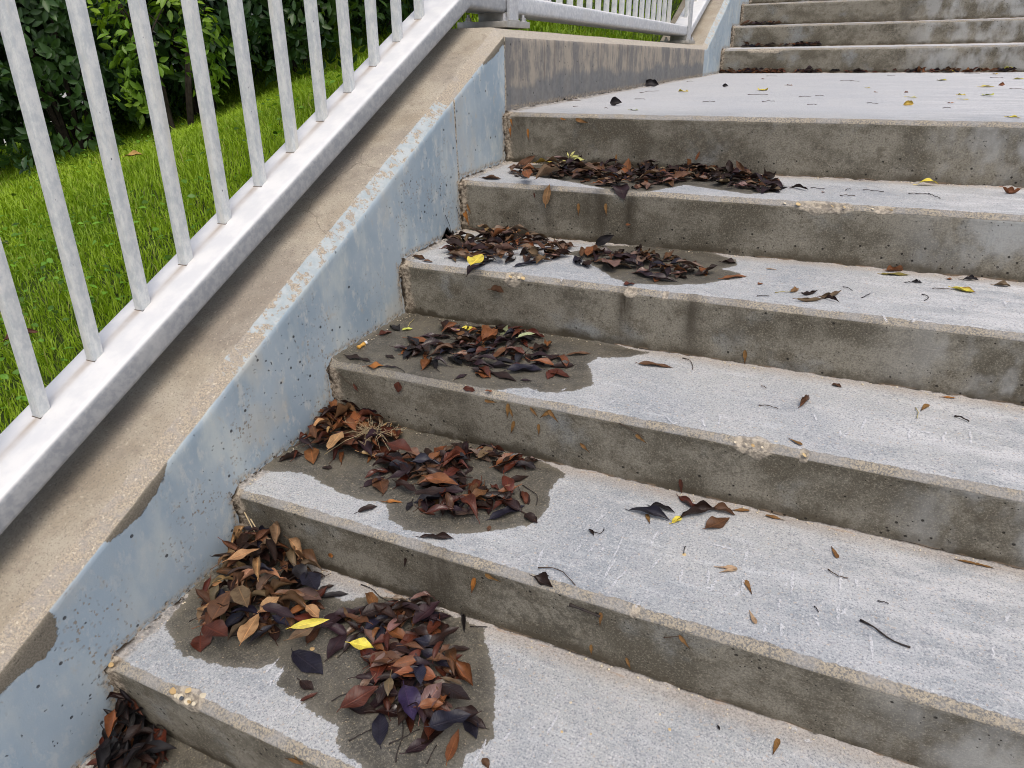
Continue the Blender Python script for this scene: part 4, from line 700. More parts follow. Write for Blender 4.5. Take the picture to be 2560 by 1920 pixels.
    # zones: 0 riser, 1 chamfer, 2 tread
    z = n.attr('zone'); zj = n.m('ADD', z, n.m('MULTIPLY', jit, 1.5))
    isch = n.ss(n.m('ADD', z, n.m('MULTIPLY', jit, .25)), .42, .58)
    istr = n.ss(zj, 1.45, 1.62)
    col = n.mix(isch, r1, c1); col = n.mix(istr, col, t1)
    col = n.mix(n.m('MULTIPLY', n.m('MULTIPLY', dn, isch), n.m('SUBTRACT', .6, n.m('MULTIPLY', istr, .6))), col, (.07, .058, .042))
    agg = n.attr('agg')
    ag = n.mix(n.ss(n.noise(120, 3, .6), .4, .6), (.50, .44, .35), (.26, .23, .19))
    agm = n.ss(n.m('ADD', agg, n.m('MULTIPLY', jit, .5)), .35, .6)
    col = n.mix(n.m('MULTIPLY', agm, .85), col, ag)
    side = n.attr('side')
    sj = n.m('ADD', side, n.m('MULTIPLY', jit, .05))
    crust = n.mix(n.ss(n.noise(110, 4, .65), .38, .62), (.42, .36, .28), (.12, .095, .07))
    col = n.mix(n.m('MULTIPLY', n.ss(sj, .030, .016), n.m('SUBTRACT', 1.0, n.m('MULTIPLY', istr, .45))), col, crust)
    col = n.mix(n.m('MULTIPLY', n.ss(n.m('ADD', side, n.m('MULTIPLY', jit, .02)), .012, .003), n.ss(n.noise(34, 4, .7), .44, .56)), col, (.030, .022, .015))
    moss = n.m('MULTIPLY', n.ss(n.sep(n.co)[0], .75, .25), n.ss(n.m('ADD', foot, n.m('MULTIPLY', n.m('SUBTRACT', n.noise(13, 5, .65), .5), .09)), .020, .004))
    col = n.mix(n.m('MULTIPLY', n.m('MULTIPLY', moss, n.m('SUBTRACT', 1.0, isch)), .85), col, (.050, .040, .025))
    # damp concrete
    wet = n.attr('wet'); wj = n.ss(n.m('ADD', n.m('ADD', wet, n.m('MULTIPLY', jit, .030)), n.m('MULTIPLY', n.m('SUBTRACT', n.noise(75, 5, .7, n.map((1, 1, 1), (2, 7, 1))), .5), .016)), -.001, .0014)
    wetc = n.mix(n.ss(mid, .35, .65), (.058, .053, .041), (.100, .092, .074))
    wetc = n.mix(n.ss(fine, .51, .62, 0, .75), wetc, (.042, .038, .029))
    wetc = n.mix(n.ss(fine, .47, .37, 0, .65), wetc, (.23, .205, .155))
    wetc = n.mix(n.ss(fine2, .62, .70, 0, .85), wetc, (.38, .32, .22))
    wetc = n.mix(n.ss(wet, .016, .0, 0, .35), wetc, (.22, .205, .17))
    wetc = n.mix(n.ss(n.noise(11, 5, .65, n.map((1, 1, 1), (3, 2, 2))), .44, .66, 0, .5), wetc, (.15, .132, .095))
    wetc = n.mix(n.ss(n.noise(19, 5, .7, n.map((1, 1, 1), (9, 2, 2))), .54, .68, 0, .5), wetc, (.06, .053, .038))
    wetc = n.mix(n.m('MULTIPLY', isch, n.m('SUBTRACT', 1.0, istr)), wetc, n.mix(.45, c1, wetc))
    col = n.mix(n.m('MULTIPLY', wj, n.m('MULTIPLY', isch, .95)), col, wetc)
    h = n.m('ADD', n.m('MULTIPLY', fine, .5), n.m('MULTIPLY', mid, .6))
    h = n.m('SUBTRACT', h, n.m('MULTIPLY', n.m('MULTIPLY', hole, n.m('SUBTRACT', 1.0, isch)), 1.6))
    h = n.m('ADD', h, n.m('MULTIPLY', n.m('MULTIPLY', agm, n.noise(150, 3, .6)), 1.6))
    h = n.m('ADD', h, n.m('MULTIPLY', n.m('MULTIPLY', isch, n.m('SUBTRACT', 1.0, istr)), n.m('MULTIPLY', fine2, .7)))
    rough = n.m('SUBTRACT', .88, n.m('MULTIPLY', n.m('MULTIPLY', wj, isch), .42))
    return n.fin(col, rough, n.bump(h, .0016, .9), .3)
def mat_wall():
    n = NT('old blue painted concrete wall')
    s = n.sep(n.co); X, Y_, Z_ = s[0], s[1], s[2]
    fine = n.noise(330, 3, .7); fine2 = n.noise(170, 2, .6, n.map((1, 1, 1), (3, 1, 5))); mid = n.noise(40, 5, .62); big = n.noise(5, 4, .6)
    jit = n.m('ADD', n.m('MULTIPLY', n.m('SUBTRACT', n.noise(85, 4, .7), .5), .5), n.m('MULTIPLY', n.m('SUBTRACT', n.noise(17, 3, .6), .5), .5))
    # bare sandy concrete of the cap
    cap = n.mix(n.ss(big, .36, .64), (.345, .298, .228), (.440, .398, .322))
    cap = n.mix(n.ss(n.noise(18, 5, .65), .5, .75, 0, .7), cap, (.26, .22, .175))
    cap = n.mix(n.ss(n.noise(3.5, 5, .62, n.map((1, 1, 1), (6, 2, 4))), .50, .66, 0, .55), cap, (.25, .22, .19))
    cap = n.mix(n.ss(fine, .52, .66, 0, .75), cap, (.15, .13, .115))
    cap = n.mix(n.ss(n.noise(110, 4, .7), .56, .68, 0, .4), cap, (.25, .22, .19))
    cap = n.mix(n.ss(fine2, .60, .74, 0, .65), cap, (.60, .53, .42))
    crk = n.vor(3.2, n.mix(.06, n.co, n.noise(7, 4, .6, color=True)), 'DISTANCE_TO_EDGE')
    cap = n.mix(n.m('MULTIPLY', n.ss(crk, .006, .001), n.ss(n.noise(2.5, 2, .5), .52, .6, 0, .4)), cap, (.10, .075, .06))
    # chamfer : coarser sand
    cham = n.mix(n.ss(n.noise(330, 4, .75, n.map((1, 1, 1), (2, 9, 4))), .40, .62), (.47, .40, .30), (.25, .225, .195))
    cham = n.mix(n.ss(n.noise(28, 5, .7, n.map((1, 1, 1), (5, 9, 4))), .46, .64, 0, .55), cham, (.33, .31, .285))
    cham = n.mix(n.ss(fine2, .6, .72, 0, .8), cham, (.64, .57, .45))
    cham = n.mix(n.ss(Y_, 1.25, 1.65, 0, .6), cham, n.mix(n.ss(fine2, .42, .6), (.54, .50, .43), (.38, .35, .30)))
    # blue paint
    blue = n.mix(n.ss(big, .35, .65), (.292, .372, .438), (.375, .448, .50))
    blue = n.mix(n.ss(n.noise(11, 5, .6, n.map((1, 1, .5))), .48, .7, 0, .85), blue, (.51, .56, .55))
    blue = n.mix(n.ss(n.noise(34, 6, .74, n.map((1, 1, .5), (7, 2, 1))), .52, .64, 0, .6), blue, (.56, .58, .55))
    blue = n.mix(n.ss(mid, .58, .75, 0, .6), blue, (.55, .56, .54))
    blue = n.mix(n.ss(n.noise(6, 4, .6, n.map((1, 1, .6), (2, 8, 3))), .52, .68, 0, .65), blue, (.46, .46, .42))
    blue = n.mix(n.ss(n.noise(24, 5, .7, n.map((1, 1, .7), (3, 3, 9))), .60, .70, 0, .55), blue, (.46, .42, .34))
    lower = n.ss(Y_, .28, .05)
    blue = n.mix(n.m('MULTIPLY', lower, .45), blue, (.285, .36, .43))
    fv = n.mix(.012, n.co, n.noise(110, 4, .7, color=True)); flake = n.m('MULTIPLY', n.m('MULTIPLY', n.ss(n.vor(150, fv), .42, .28), n.ss(n.vor(150, fv, out='Color'), .45, .55)), n.ss(n.noise(7.5, 5, .68, n.map((1, 1, .7), (1, 6, 2))), .50, .64))
    blue = n.mix(n.m('MULTIPLY', flake, .85), blue, (.27, .23, .18))
    vo = n.map((1, 1, 1), (.13, .4, .2))
    holes = n.vor(36, vo); hm = n.m('MULTIPLY', n.ss(holes, .13, .085), n.ss(n.vor(36, vo, out='Color'), .5, .55))
    dv = n.mix(.02, n.co, n.noise(60, 3, .6, color=True)); holes2 = n.vor(95, dv); hm2 = n.m('MULTIPLY', n.m('MULTIPLY', n.ss(holes2, .24, .1), n.ss(n.vor(95, dv, out='Color'), .62, .66)), n.ss(n.noise(5, 3, .6, n.map((1, 1, 1), (4, 4, 1))), .45, .6))
    hole = n.m('MAXIMUM', hm, hm2)
    blue = n.mix(n.m('MULTIPLY', hole, .85), blue, (.035, .035, .038))
    # unpainted formed face beside the landing: vertical streaks
    st = n.noise(30, 5, .65, n.map((1, 1, .10)))
    st2 = n.noise(10, 6, .72, n.map((1, 1, .6), (4, 1, 7)))
    face = n.mix(n.ss(n.m('ADD', n.m('MULTIPLY', st, .28), n.m('MULTIPLY', st2, .72)), .42, .58), (.165, .16, .155), (.34, .30, .245))
    face = n.mix(n.ss(n.noise(48, 4, .6, n.map((1, 1, .14), (0, 3, 0))), .56, .70, 0, .35), face, (.42, .375, .30))
    face = n.mix(n.ss(n.noise(21, 3, .6, n.map((1, 1, .08), (0, 8, 0))), .60, .70, 0, .45), face, (.15, .115, .085))
    hz = n.attr('hz')        # metres above the step surface next to the wall
    tide = n.m('SUBTRACT', n.m('ADD', .085, n.m('MULTIPLY', n.m('SUBTRACT', n.noise(3.2, 5, .6), .5), .16)), hz)
    tide = n.m('ADD', tide, n.m('MULTIPLY', n.m('SUBTRACT', n.noise(40, 4, .7, n.map((1, 1, .3))), .5), .05))
    face = n.mix(n.ss(tide, -.006, .02, 0, .8), face, n.mix(n.ss(mid, .4, .6), (.135, .14, .142), (.17, .175, .18)))
    face = n.mix(n.m('MULTIPLY', hole, .8), face, (.04, .035, .03))
    # which finish where
    p = n.attr('paint')      # >0 painted (signed distance m)
    pj = n.ss(n.m('ADD', p, n.m('MULTIPLY', jit, .034)), -.0015, .0015)
    bare = n.mix(n.attr('dark'), face, n.mix(n.ss(fine, .4, .6), (.13, .115, .09), (.19, .17, .135)))
    col = n.mix(pj, bare, blue)
    z = n.attr('zone'); zj = n.m('ADD', z, n.m('MULTIPLY', jit, .35))
    isch = n.ss(zj, .42, .58); iscap = n.ss(n.m('ADD', z, n.m('MULTIPLY', jit, 1.1)), 1.4, 1.6)
    cp = n.attr('cpaint')
    patch = n.m('MULTIPLY', n.ss(n.m('ADD', cp, n.m('MULTIPLY', n.m('SUBTRACT', n.noise(16, 5, .7), .5), 2.2)), .42, .52), n.ss(n.noise(42, 6, .74, n.map((1, 1, 1), (1, 2, 3))), .555, .50))
    cham = n.mix(n.m('MULTIPLY', patch, .9), cham, n.mix(n.ss(mid, .4, .6), (.36, .43, .465), (.45, .505, .525)))
    col = n.mix(isch, col, cham); col = n.mix(iscap, col, cap)
    jc = n.attr('joint')
    col = n.mix(n.m('MULTIPLY', n.ss(n.m('ADD', jc, n.m('MULTIPLY', jit, .012)), .0055, .002), n.m('SUBTRACT', 1.0, isch)), col, n.mix(n.ss(n.noise(140, 3, .6), .45, .6), (.52, .45, .34), (.07, .055, .04)))
    # gritty crust where the wall meets the steps
    hj = n.m('ADD', hz, n.m('MULTIPLY', jit, .045))
    col = n.mix(n.m('MULTIPLY', n.ss(hj, .022, .008), n.ss(n.noise(120, 3, .6), .40, .62, .35, 1)), col, n.mix(n.ss(n.noise(120, 3, .6, n.map((1, 1, 1), (3, 3, 3))), .42, .62), (.43, .36, .27), (.11, .085, .06)))
    h = n.m('ADD', n.m('MULTIPLY', n.m('ADD', n.m('MULTIPLY', fine, .5), n.m('MULTIPLY', mid, .35)), n.m('ADD', .35, isch)), n.m('MULTIPLY', mid, .35))
    h = n.m('SUBTRACT', h, n.m('MULTIPLY', n.m('MULTIPLY', n.m('MAXIMUM', hole, n.m('MULTIPLY', flake, .35)), n.m('SUBTRACT', 1.0, isch)), 1.6))
    h = n.m('ADD', h, n.m('MULTIPLY', n.m('MULTIPLY', pj, n.m('SUBTRACT', 1.0, isch)), .5))
    rough = n.m('SUBTRACT', .86, n.m('MULTIPLY', n.m('MULTIPLY', pj, n.m('SUBTRACT', 1.0, isch)), .28))
    return n.fin(col, rough, n.bump(h, .0016, .8), .35)
def mat_simple(name, c1, c2, scale=30, rough=.7, spec=.35, bump=.0006, metallic=0.0):
    n = NT(name); a = n.noise(scale, 5, .62); f = n.noise(scale*9, 3, .7)
    col = n.mix(n.ss(a, .35, .65), c1, c2); col = n.mix(n.ss(f, .55, .75, 0, .25), col, tuple(v*.55 for v in c1))
    return n.fin(col, rough, n.bump(n.m('ADD', a, n.m('MULTIPLY', f, .4)), bump, .7), spec, Metallic=metallic)
def mat_rail(nm='white coated aluminium shaded by facing', lt=1.0):
    n = NT(nm); s = n.sep(n.co)
    a = n.noise(22, 5, .6); f = n.noise(260, 3, .7); streak = n.noise(60, 4, .6, n.map((1, .15, .15)))
    cloud = n.noise(75, 5, .65)
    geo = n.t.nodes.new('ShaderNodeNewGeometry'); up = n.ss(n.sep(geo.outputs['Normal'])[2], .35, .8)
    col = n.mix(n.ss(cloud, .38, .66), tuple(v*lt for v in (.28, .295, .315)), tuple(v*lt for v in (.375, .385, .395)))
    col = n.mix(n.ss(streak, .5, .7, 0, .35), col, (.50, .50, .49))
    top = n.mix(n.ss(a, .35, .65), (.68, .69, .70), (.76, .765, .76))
    col = n.mix(up, col, top)  # upward faces paler than the sides: light from above put in colour
    run = n.attr('run')       # rusty run-off from each baluster foot
    col = n.mix(n.m('MULTIPLY', run, n.ss(n.noise(45, 4, .6), .25, .65, .7, 1)), col, (.36, .285, .21))
    col = n.mix(n.ss(f, .68, .78, 0, .4), col, (.25, .25, .27))
    return n.fin(col, n.ss(a, .3, .7, .38, .55), n.bump(cloud, .0002, .5), .45)
def mat_baluster():
    n = NT('mottled galvanised baluster coating')
    cl = n.noise(80, 5, .7, n.map((1, 1, .55))); f = n.noise(190, 3, .7); pk = n.vor(70, n.map((1, 1, .6)))
    col = n.mix(n.ss(cl, .36, .64), (.53, .56, .57), (.71, .72, .70))
    y = n.noise(9, 4, .6, n.map((3, 3, .4), (2, 4, 0)))
    col = n.mix(n.ss(y, .5, .72, 0, .55), col, (.70, .67, .57))
    col = n.mix(n.m('MULTIPLY', n.ss(pk, .12, .05), n.ss(n.vor(70, n.map((1, 1, .6)), out='Color'), .75, .8)), col, (.15, .15, .19))
    col = n.mix(n.ss(f, .66, .78, 0, .45), col, (.30, .32, .35))
    return n.fin(col, .55, n.bump(cl, .0003, .5), .4)
def mat_leaf():
    n = NT('dead leaf'); lc = n.attr('lcol', 'Color'); u = n.attr('lu'); t = n.attr('lt'); gl = n.attr('gloss')
    blot = n.noise(55, 4, .6); f = n.noise(300, 3, .6)
    col = n.mix(n.ss(blot, .42, .62, 0, .55), lc, n.mix(1.0, lc, (.45, .38, .36), 'MULTIPLY'))
    col = n.mix(n.ss(n.noise(30, 3, .6, n.map((1, 1, 1), (5, 5, 5))), .58, .72, 0, .35), col, n.mix(1.0, lc, (1.7, 1.45, 1.2), 'MULTIPLY'))
    au = n.m('ABSOLUTE', u)
    vein = n.m('SINE', n.m('MULTIPLY', n.m('SUBTRACT', n.m('MULTIPLY', t, 1.0), n.m('MULTIPLY', au, .16)), 62.0))
    mid = n.ss(au, .09, .03)
    col = n.mix(n.m('MULTIPLY', mid, .5), col, n.mix(1.0, lc, (1.9, 1.6, 1.35), 'MULTIPLY'))
    col = n.mix(n.ss(vein, .9, 1.0, 0, .25), col, n.mix(1.0, lc, (1.5, 1.35, 1.2), 'MULTIPLY'))
    h = n.m('ADD', n.m('MULTIPLY', n.ss(vein, .5, 1.0), .4), n.m('ADD', n.m('MULTIPLY', mid, .6), n.m('MULTIPLY', blot, .8)))
    rough = n.m('SUBTRACT', .74, n.m('MULTIPLY', gl, .44))
    return n.fin(col, rough, n.bump(h, .0006, .7), n.m('ADD', .15, n.m('MULTIPLY', gl, .40)))
def mat_green(name, attr='gcol', rough=.38, trans=.25):
    n = NT(name); gc = n.attr(attr, 'Color'); u = n.attr('lu')
    b = n.noise(40, 3, .6)
    col = n.mix(n.ss(b, .35, .65, 0, .45), gc, n.mix(1.0, gc, (.55, .6, .5), 'MULTIPLY'))
    col = n.mix(n.ss(n.m('ABSOLUTE', u), .14, .03, 0, .35), col, n.mix(1.0, gc, (1.6, 1.5, 1.4), 'MULTIPLY'))
    n.fin(col, rough, None, .4)
    tr = n.t.nodes.new('ShaderNodeBsdfTranslucent'); n.t.links.new(n.mix(1.0, gc, (1.5, 1.5, .5), 'MULTIPLY'), tr.inputs[0])
    mx = n.t.nodes.new('ShaderNodeMixShader'); mx.inputs[0].default_value = trans
    n.t.links.new(n.b.outputs[0], mx.inputs[1]); n.t.links.new(tr.outputs[0], mx.inputs[2]); n.t.links.new(mx.outputs[0], n.out.inputs[0])
    return bpy.data.materials[name]
def mat_grass():
    n = NT('grass blade'); gc = n.attr('gcol', 'Color'); n.fin(gc, .5, None, .3)
    tr = n.t.nodes.new('ShaderNodeBsdfTranslucent'); n.t.links.new(n.mix(1.0, gc, (1.3, 1.3, .5), 'MULTIPLY'), tr.inputs[0])
    mx = n.t.nodes.new('ShaderNodeMixShader'); mx.inputs[0].default_value = .35
    n.t.links.new(n.b.outputs[0], mx.inputs[1]); n.t.links.new(tr.outputs[0], mx.inputs[2]); n.t.links.new(mx.outputs[0], n.out.inputs[0])
    return bpy.data.materials['grass blade']
def mat_chalk():
    n = NT('pale scratch'); a = n.noise(260, 3, .7)
    n.fin((.74, .75, .77), .9, None, .2)
    tr = n.t.nodes.new('ShaderNodeBsdfTransparent'); mx = n.t.nodes.new('ShaderNodeMixShader')
    n.t.links.new(n.m('MULTIPLY', n.ss(a, .36, .54), n.ss(n.attr('fade'), 0, .8, .05, .6)), mx.inputs[0])
    n.t.links.new(tr.outputs[0], mx.inputs[1]); n.t.links.new(n.b.outputs[0], mx.inputs[2]); n.t.links.new(mx.outputs[0], n.out.inputs[0])
    return bpy.data.materials['pale scratch']
M = dict(step=mat_step(), wall=mat_wall(), rail=mat_rail(), rail2=mat_rail('lighter white coated aluminium', 1.6), bal=mat_baluster(), leaf=mat_leaf(),  # rail2: same coating, sides in a lighter grey
    green=mat_green('shrub leaf'), grass=mat_grass(), chalk=mat_chalk(),
    soil=mat_simple('dark turf soil', (.030, .045, .012), (.05, .075, .02), 14, .95, .1, .004),
    pave=mat_simple('pale plaza concrete', (.36, .35, .32), (.42, .41, .38), 2, .85),
    bark=mat_simple('shrub bark', (.022, .018, .013), (.045, .036, .027), 40, .85, .2, .002),
    twig=mat_simple('dry twig', (.05, .036, .027), (.085, .055, .038), 120, .7, .3),
    twigb=mat_simple('black twig', (.022, .018, .018), (.045, .035, .03), 120, .65, .3),
    twigl=mat_simple('pale stalk', (.34, .30, .13), (.42, .36, .17), 120, .6, .3),
    straw=mat_simple('dry straw', (.42, .33, .19), (.52, .42, .26), 120, .6, .3),
    zinc=mat_simple('galvanised steel', (.36, .35, .32), (.46, .45, .42), 40, .5, .5, .0004, .35),
    bolt=mat_simple('zinc bolt', (.42, .42, .43), (.58, .58, .58), 60, .4, .5, .0003, .6),
    peb0=mat_simple('amber pebble', (.44, .29, .12), (.52, .37, .19), 120, .6), peb1=mat_simple('ochre pebble', (.58, .42, .20), (.64, .50, .28), 120, .6),
    peb2=mat_simple('cream pebble', (.60, .52, .37), (.68, .61, .47), 120, .6), peb3=mat_simple('slate pebble', (.05, .065, .08), (.09, .10, .12), 120, .6),
    seam=mat_simple('rusty dirt seam', (.10, .075, .055), (.17, .13, .10), 90, .8),
    white=mat_simple('white petal', (.7, .7, .68), (.8, .8, .78), 90, .7))

# ------------------------------------------------------------------ staircase
stair = tag(empty('concrete_staircase', (0.0, YK[-4], ZK[-5])), 'weathered grey concrete outdoor staircase with a landing and damp leaf strewn steps', 'staircase')
def place_child(o, parent):
    o.parent = parent; o.matrix_parent_inverse = Matrix.Translation(-Vector(parent.location))
XW = 3.0
def xs_line(fine):
    if fine: return np.concatenate([np.arange(0, 1.45, .006), np.arange(1.45, 2.2, .02), np.arange(2.2, XW+.001, .1)])
    return np.concatenate([np.arange(0, .7, .012), np.arange(.7, 2.2, .025), np.arange(2.2, XW+.001, .1)])
step_objs = {}
for k in range(-4, 13):
    fine = -1 <= k <= 5
    dep = YK[k+1]+LEAN-YK[k]
    nt = {True: 60, False: 24}[fine] if k != 5 else 260
    # profile (y,z,zone,foot,back)
    prof = []
    z0 = tz(k-1, YK[k]+LEAN) if k-1 >= -5 else ZK[k]-.15
    nr = 22 if fine else 10
    for i in range(nr):
        z = z0-.01 + (ZK[k]-CH-z0+.01)*i/nr
        prof.append((ry(k, z), z, 0.0, z-z0, 1.0))
    for i in range(5):
        t = i/4
        a = t*math.pi/2
        yy = YK[k]+CH*1.15*(t*.62+.38*(1-math.cos(a))); zz = ZK[k]-CH*(1-(t*.62+.38*math.sin(a)))
        prof.append((yy, zz, .55+.9*t if i else .5, .15, dep))
    for i in range(1, nt+1):
        t = (i/nt); yy = YK[k]+CH*1.15+(dep-CH*1.15+.004)*t
        prof.append((yy, tz(k, yy), 2.0 if i > 1 else 1.8, .15, max(0.0, YK[k+1]+LEAN-yy)))
    prof = np.array(prof); xs = xs_line(fine)
    nu, nv = len(xs), len(prof)
    Xg = np.repeat(xs, nv); Yg = np.tile(prof[:, 0], nu); Zg = np.tile(prof[:, 1], nu); zone = np.tile(prof[:, 2], nu); foot = np.tile(prof[:, 3], nu); back = np.tile(prof[:, 4], nu)
    XY = np.stack([Xg, Yg, Zg], 1)
    # nosing wear, slight waviness
    nose = np.exp(-((zone-1.0)/.45)**2)
    w1 = vnoise(np.stack([Xg, np.zeros_like(Xg)+k], 1), 9, 3+k, 3); w2 = vnoise(np.stack([Xg, zone*.02+k], 1), 70, 11+k, 3)
    dn = nose*(.0030*w1+.0016*w2)
    Yg = Yg-dn*1.0; Zg = Zg+dn*.8
    Zg = Zg+(zone > 1.7)*.0012*vnoise(np.stack([Xg, Yg], 1), 5, 31, 2)
    Yg = Yg+(zone < .5)*.0012*vnoise(np.stack([Xg, Zg], 1), 6, 37+k, 2)
    agg = np.zeros(len(Xg))
    for (ck, xa, xb, r) in CHIPS:
        if ck != k: continue
        xm = (xa+xb)/2; hw = max((xb-xa)/2, .008)
        fx = np.clip(1.25-np.abs(Xg-xm)/hw, 0, 1); rr = r*(.7+.5*vnoise(np.stack([Xg, zone], 1), 45, 5, 2))
        dd = np.where(zone < .5, np.abs(prof[0, 1]*0+(ZK[k]-CH)-Zg), np.maximum(0, Yg-(YK[k]+CH)))
        m_ = fx*np.clip(1.3-dd/np.maximum(rr, 1e-3), 0, 1); agg = np.maximum(agg, m_)
        Yg = Yg+m_*nose*.006; Zg = Zg-m_*nose*.005
    # mortar crust in the corner against the wall and at riser foot
    side = Xg.copy()
    cr = np.clip(1-Xg/(.022+.010*vnoise(np.stack([Yg, Zg], 1), 40, 9, 2)), 0, 1)**1.5
    rough_ = .6+.6*vnoise(np.stack([Xg, Yg, Zg], 1), 160, 8, 2)
    Yg = Yg-(zone < .6)*cr*.012*rough_; Zg = Zg+(zone > 1.4)*cr*.007*rough_
    fc = np.clip(1-back/(.010+.006*vnoise(np.stack([Xg, Xg*0+k], 1), 25, 4, 3)), 0, 1)
    Zg = Zg+(zone > 1.7)*fc*.004*(.5+vnoise(np.stack([Xg, Yg], 1), 60, 14, 2))
    wet = np.full(len(Xg), -.2)
    for pl in WET.get(k, []): wet = np.maximum(wet, poly_sd(np.stack([Xg, Yg], 1), pl))
    if k in (3, 4, 1, 0): pass
    drip = np.zeros(len(Xg))
    for (dk, x0, w, st) in DRIPS:
        if dk == k: drip = np.maximum(drip, st*np.exp(-((Xg-x0)/w)**2)*np.clip(.35+foot/.12, 0, 1))
    me = mesh_np('step', np.stack([Xg, Yg, Zg], 1), grid_faces(nu, nv))
    for nm, v in (('zone', zone), ('foot', foot), ('back', back), ('side', side), ('wet', wet), ('drip', drip), ('agg', agg)): fattr(me, nm, v)
    o = link('landing' if k == 5 else 'step', me, M['step'])
    if k == 5: o['label'] = 'pale level landing between the two flights'
    place_child(o, stair); step_objs[k] = o
# solid mass below the steps (keeps the flight closed from the side)
bm = bmesh.new()
prof = [(YK[-4], -.9)]
for k in range(-4, 13): prof += [(YK[k]+LEAN+.012, tz(k-1, YK[k]) -.02 if k > -5 else ZK[k]-.15), (YK[k]+LEAN+.012, ZK[k]-.02)]
prof += [(YK[13], ZK[12]-.02), (YK[13], -.9)]
va = [bm.verts.new((0.0, y, z)) for y, z in prof]; vb = [bm.verts.new((XW-.002, y, z)) for y, z in prof]
bm.faces.new(va); bm.faces.new(vb[::-1])
for i in range(len(prof)):
    j = (i+1) % len(prof); bm.faces.new((va[i], vb[i], vb[j], va[j]))
me = bpy.data.meshes.new('stair_core'); bmesh.ops.recalc_face_normals(bm, faces=bm.faces); bm.to_mesh(me); bm.free()
o = link('stair_core', me, M['pave']); place_child(o, stair)
# pebbles laid bare in the chipped nosings
def pebble_mesh(seed):
    bm = bmesh.new(); bmesh.ops.create_icosphere(bm, subdivisions=2, radius=1.0)
    for v in bm.verts:
        d = 1+.16*noise.noise(v.co*1.3+Vector((seed*3.1, 0, 0))); v.co = Vector((v.co.x*d, v.co.y*d*.85, v.co.z*.22*d))
    me = bpy.data.meshes.new('pebble'); bm.to_mesh(me); bm.free()
    for p_ in me.polygons: p_.use_smooth = True
    return me
PM = {}
for i, (k, x, y, r, col) in enumerate(PEBBLES):
    key = (i % 3, col)
    if key not in PM: PM[key] = pebble_mesh(i); PM[key].materials.append(M['peb%d' % col])
    o = bpy.data.objects.new('pebble', PM[key]); C.objects.link(o)
    y = max(y, YK[k]+.003); inch = (y < YK[k]+CH)
    o.location = Vector((x, y, tz(k, y)-(.0050 if inch else .0010))); o.scale = (r, r, r*.9); o.rotation_euler = (.6 if inch else RNG.uniform(-.1, .1), 0, RNG.uniform(0, 3))
    L0 = o.location.copy(); o.parent = step_objs[k]; o.matrix_parent_inverse = step_objs[k].matrix_basis.inverted(); 
# chalky scratches
for k in sorted(set(s[0] for s in SCR)):
    V, F, fd = [], [], []
    for (kk, x0, y0, x1, y1, w) in SCR:
        if kk != k: continue
        n_ = 9; a = np.array([x0, y0]); b = np.array([x1, y1]); d = (b-a); L_ = np.linalg.norm(d); nn = np.array([-d[1], d[0]])/max(L_, 1e-6)
        b0 = len(V)
        for i in range(n_):
            t = i/(n_-1); c = a+d*t+nn*.0012*RNG.uniform(-1, 1); ww = w*1.5*(.35+.65*math.sin(math.pi*t))*RNG.uniform(.5, 1.3)
            for s_ in (-1, 1):
                q = c+nn*ww*s_; V.append((q[0], q[1], tz(k, q[1])+.0026)); fd.append(math.sin(math.pi*min(max(t, .03), .97)))
            if i: F.append((b0+2*i-2, b0+2*i-1, b0+2*i+1, b0+2*i))
    me = mesh_np('scratch', V, F, False); fattr(me, 'fade', fd); o = link('scratch', me, M['chalk']); tag(o, kind='stuff'); place_child(o, step_objs[k]); o.matrix_parent_inverse = Matrix.Identity(4)

# ------------------------------------------------------------------ wall beside the stairs
wall = tag(empty('side_wall', (-.16, YK[-4], ZK[-5])), 'low sloping concrete side wall with flaking pale blue paint left of the stairs', 'wall')
Y1, Y2 = 1.554, 4.47
def zf(y):      # height of the upper edge of the wall face
    if y <= Y1: return .185+.493*y
    if y <= Y2: return .950-(y-Y1)*(.044/(Y2-Y1))
    return .906+.485*(y-Y2)
def step_h(y):
    for k in range(12, -6, -1):
        if y >= YK[k]: return tz(k, y)
    return ZK[-5]
BARE_DARK = [[(-0.139, 0.128), (-0.102, 0.14), (-0.06, 0.165), (-0.05, 0.134), (-0.062, 0.103), (-0.082, 0.089), (-0.117, 0.09), (-0.154, 0.083), (-.4, -.06), (-.4, .02)],
    [(0.049, 0.214), (0.103, 0.240), (0.176, 0.279), (0.193, 0.284), (0.172, 0.249), (0.114, 0.216), (0.081, 0.206), (0.056, 0.203)],
    [(1.56, .98), (1.543, 0.955), (1.463, 0.92), (1.409, 0.89), (1.419, 0.877), (1.485, 0.899), (1.546, 0.93)]]
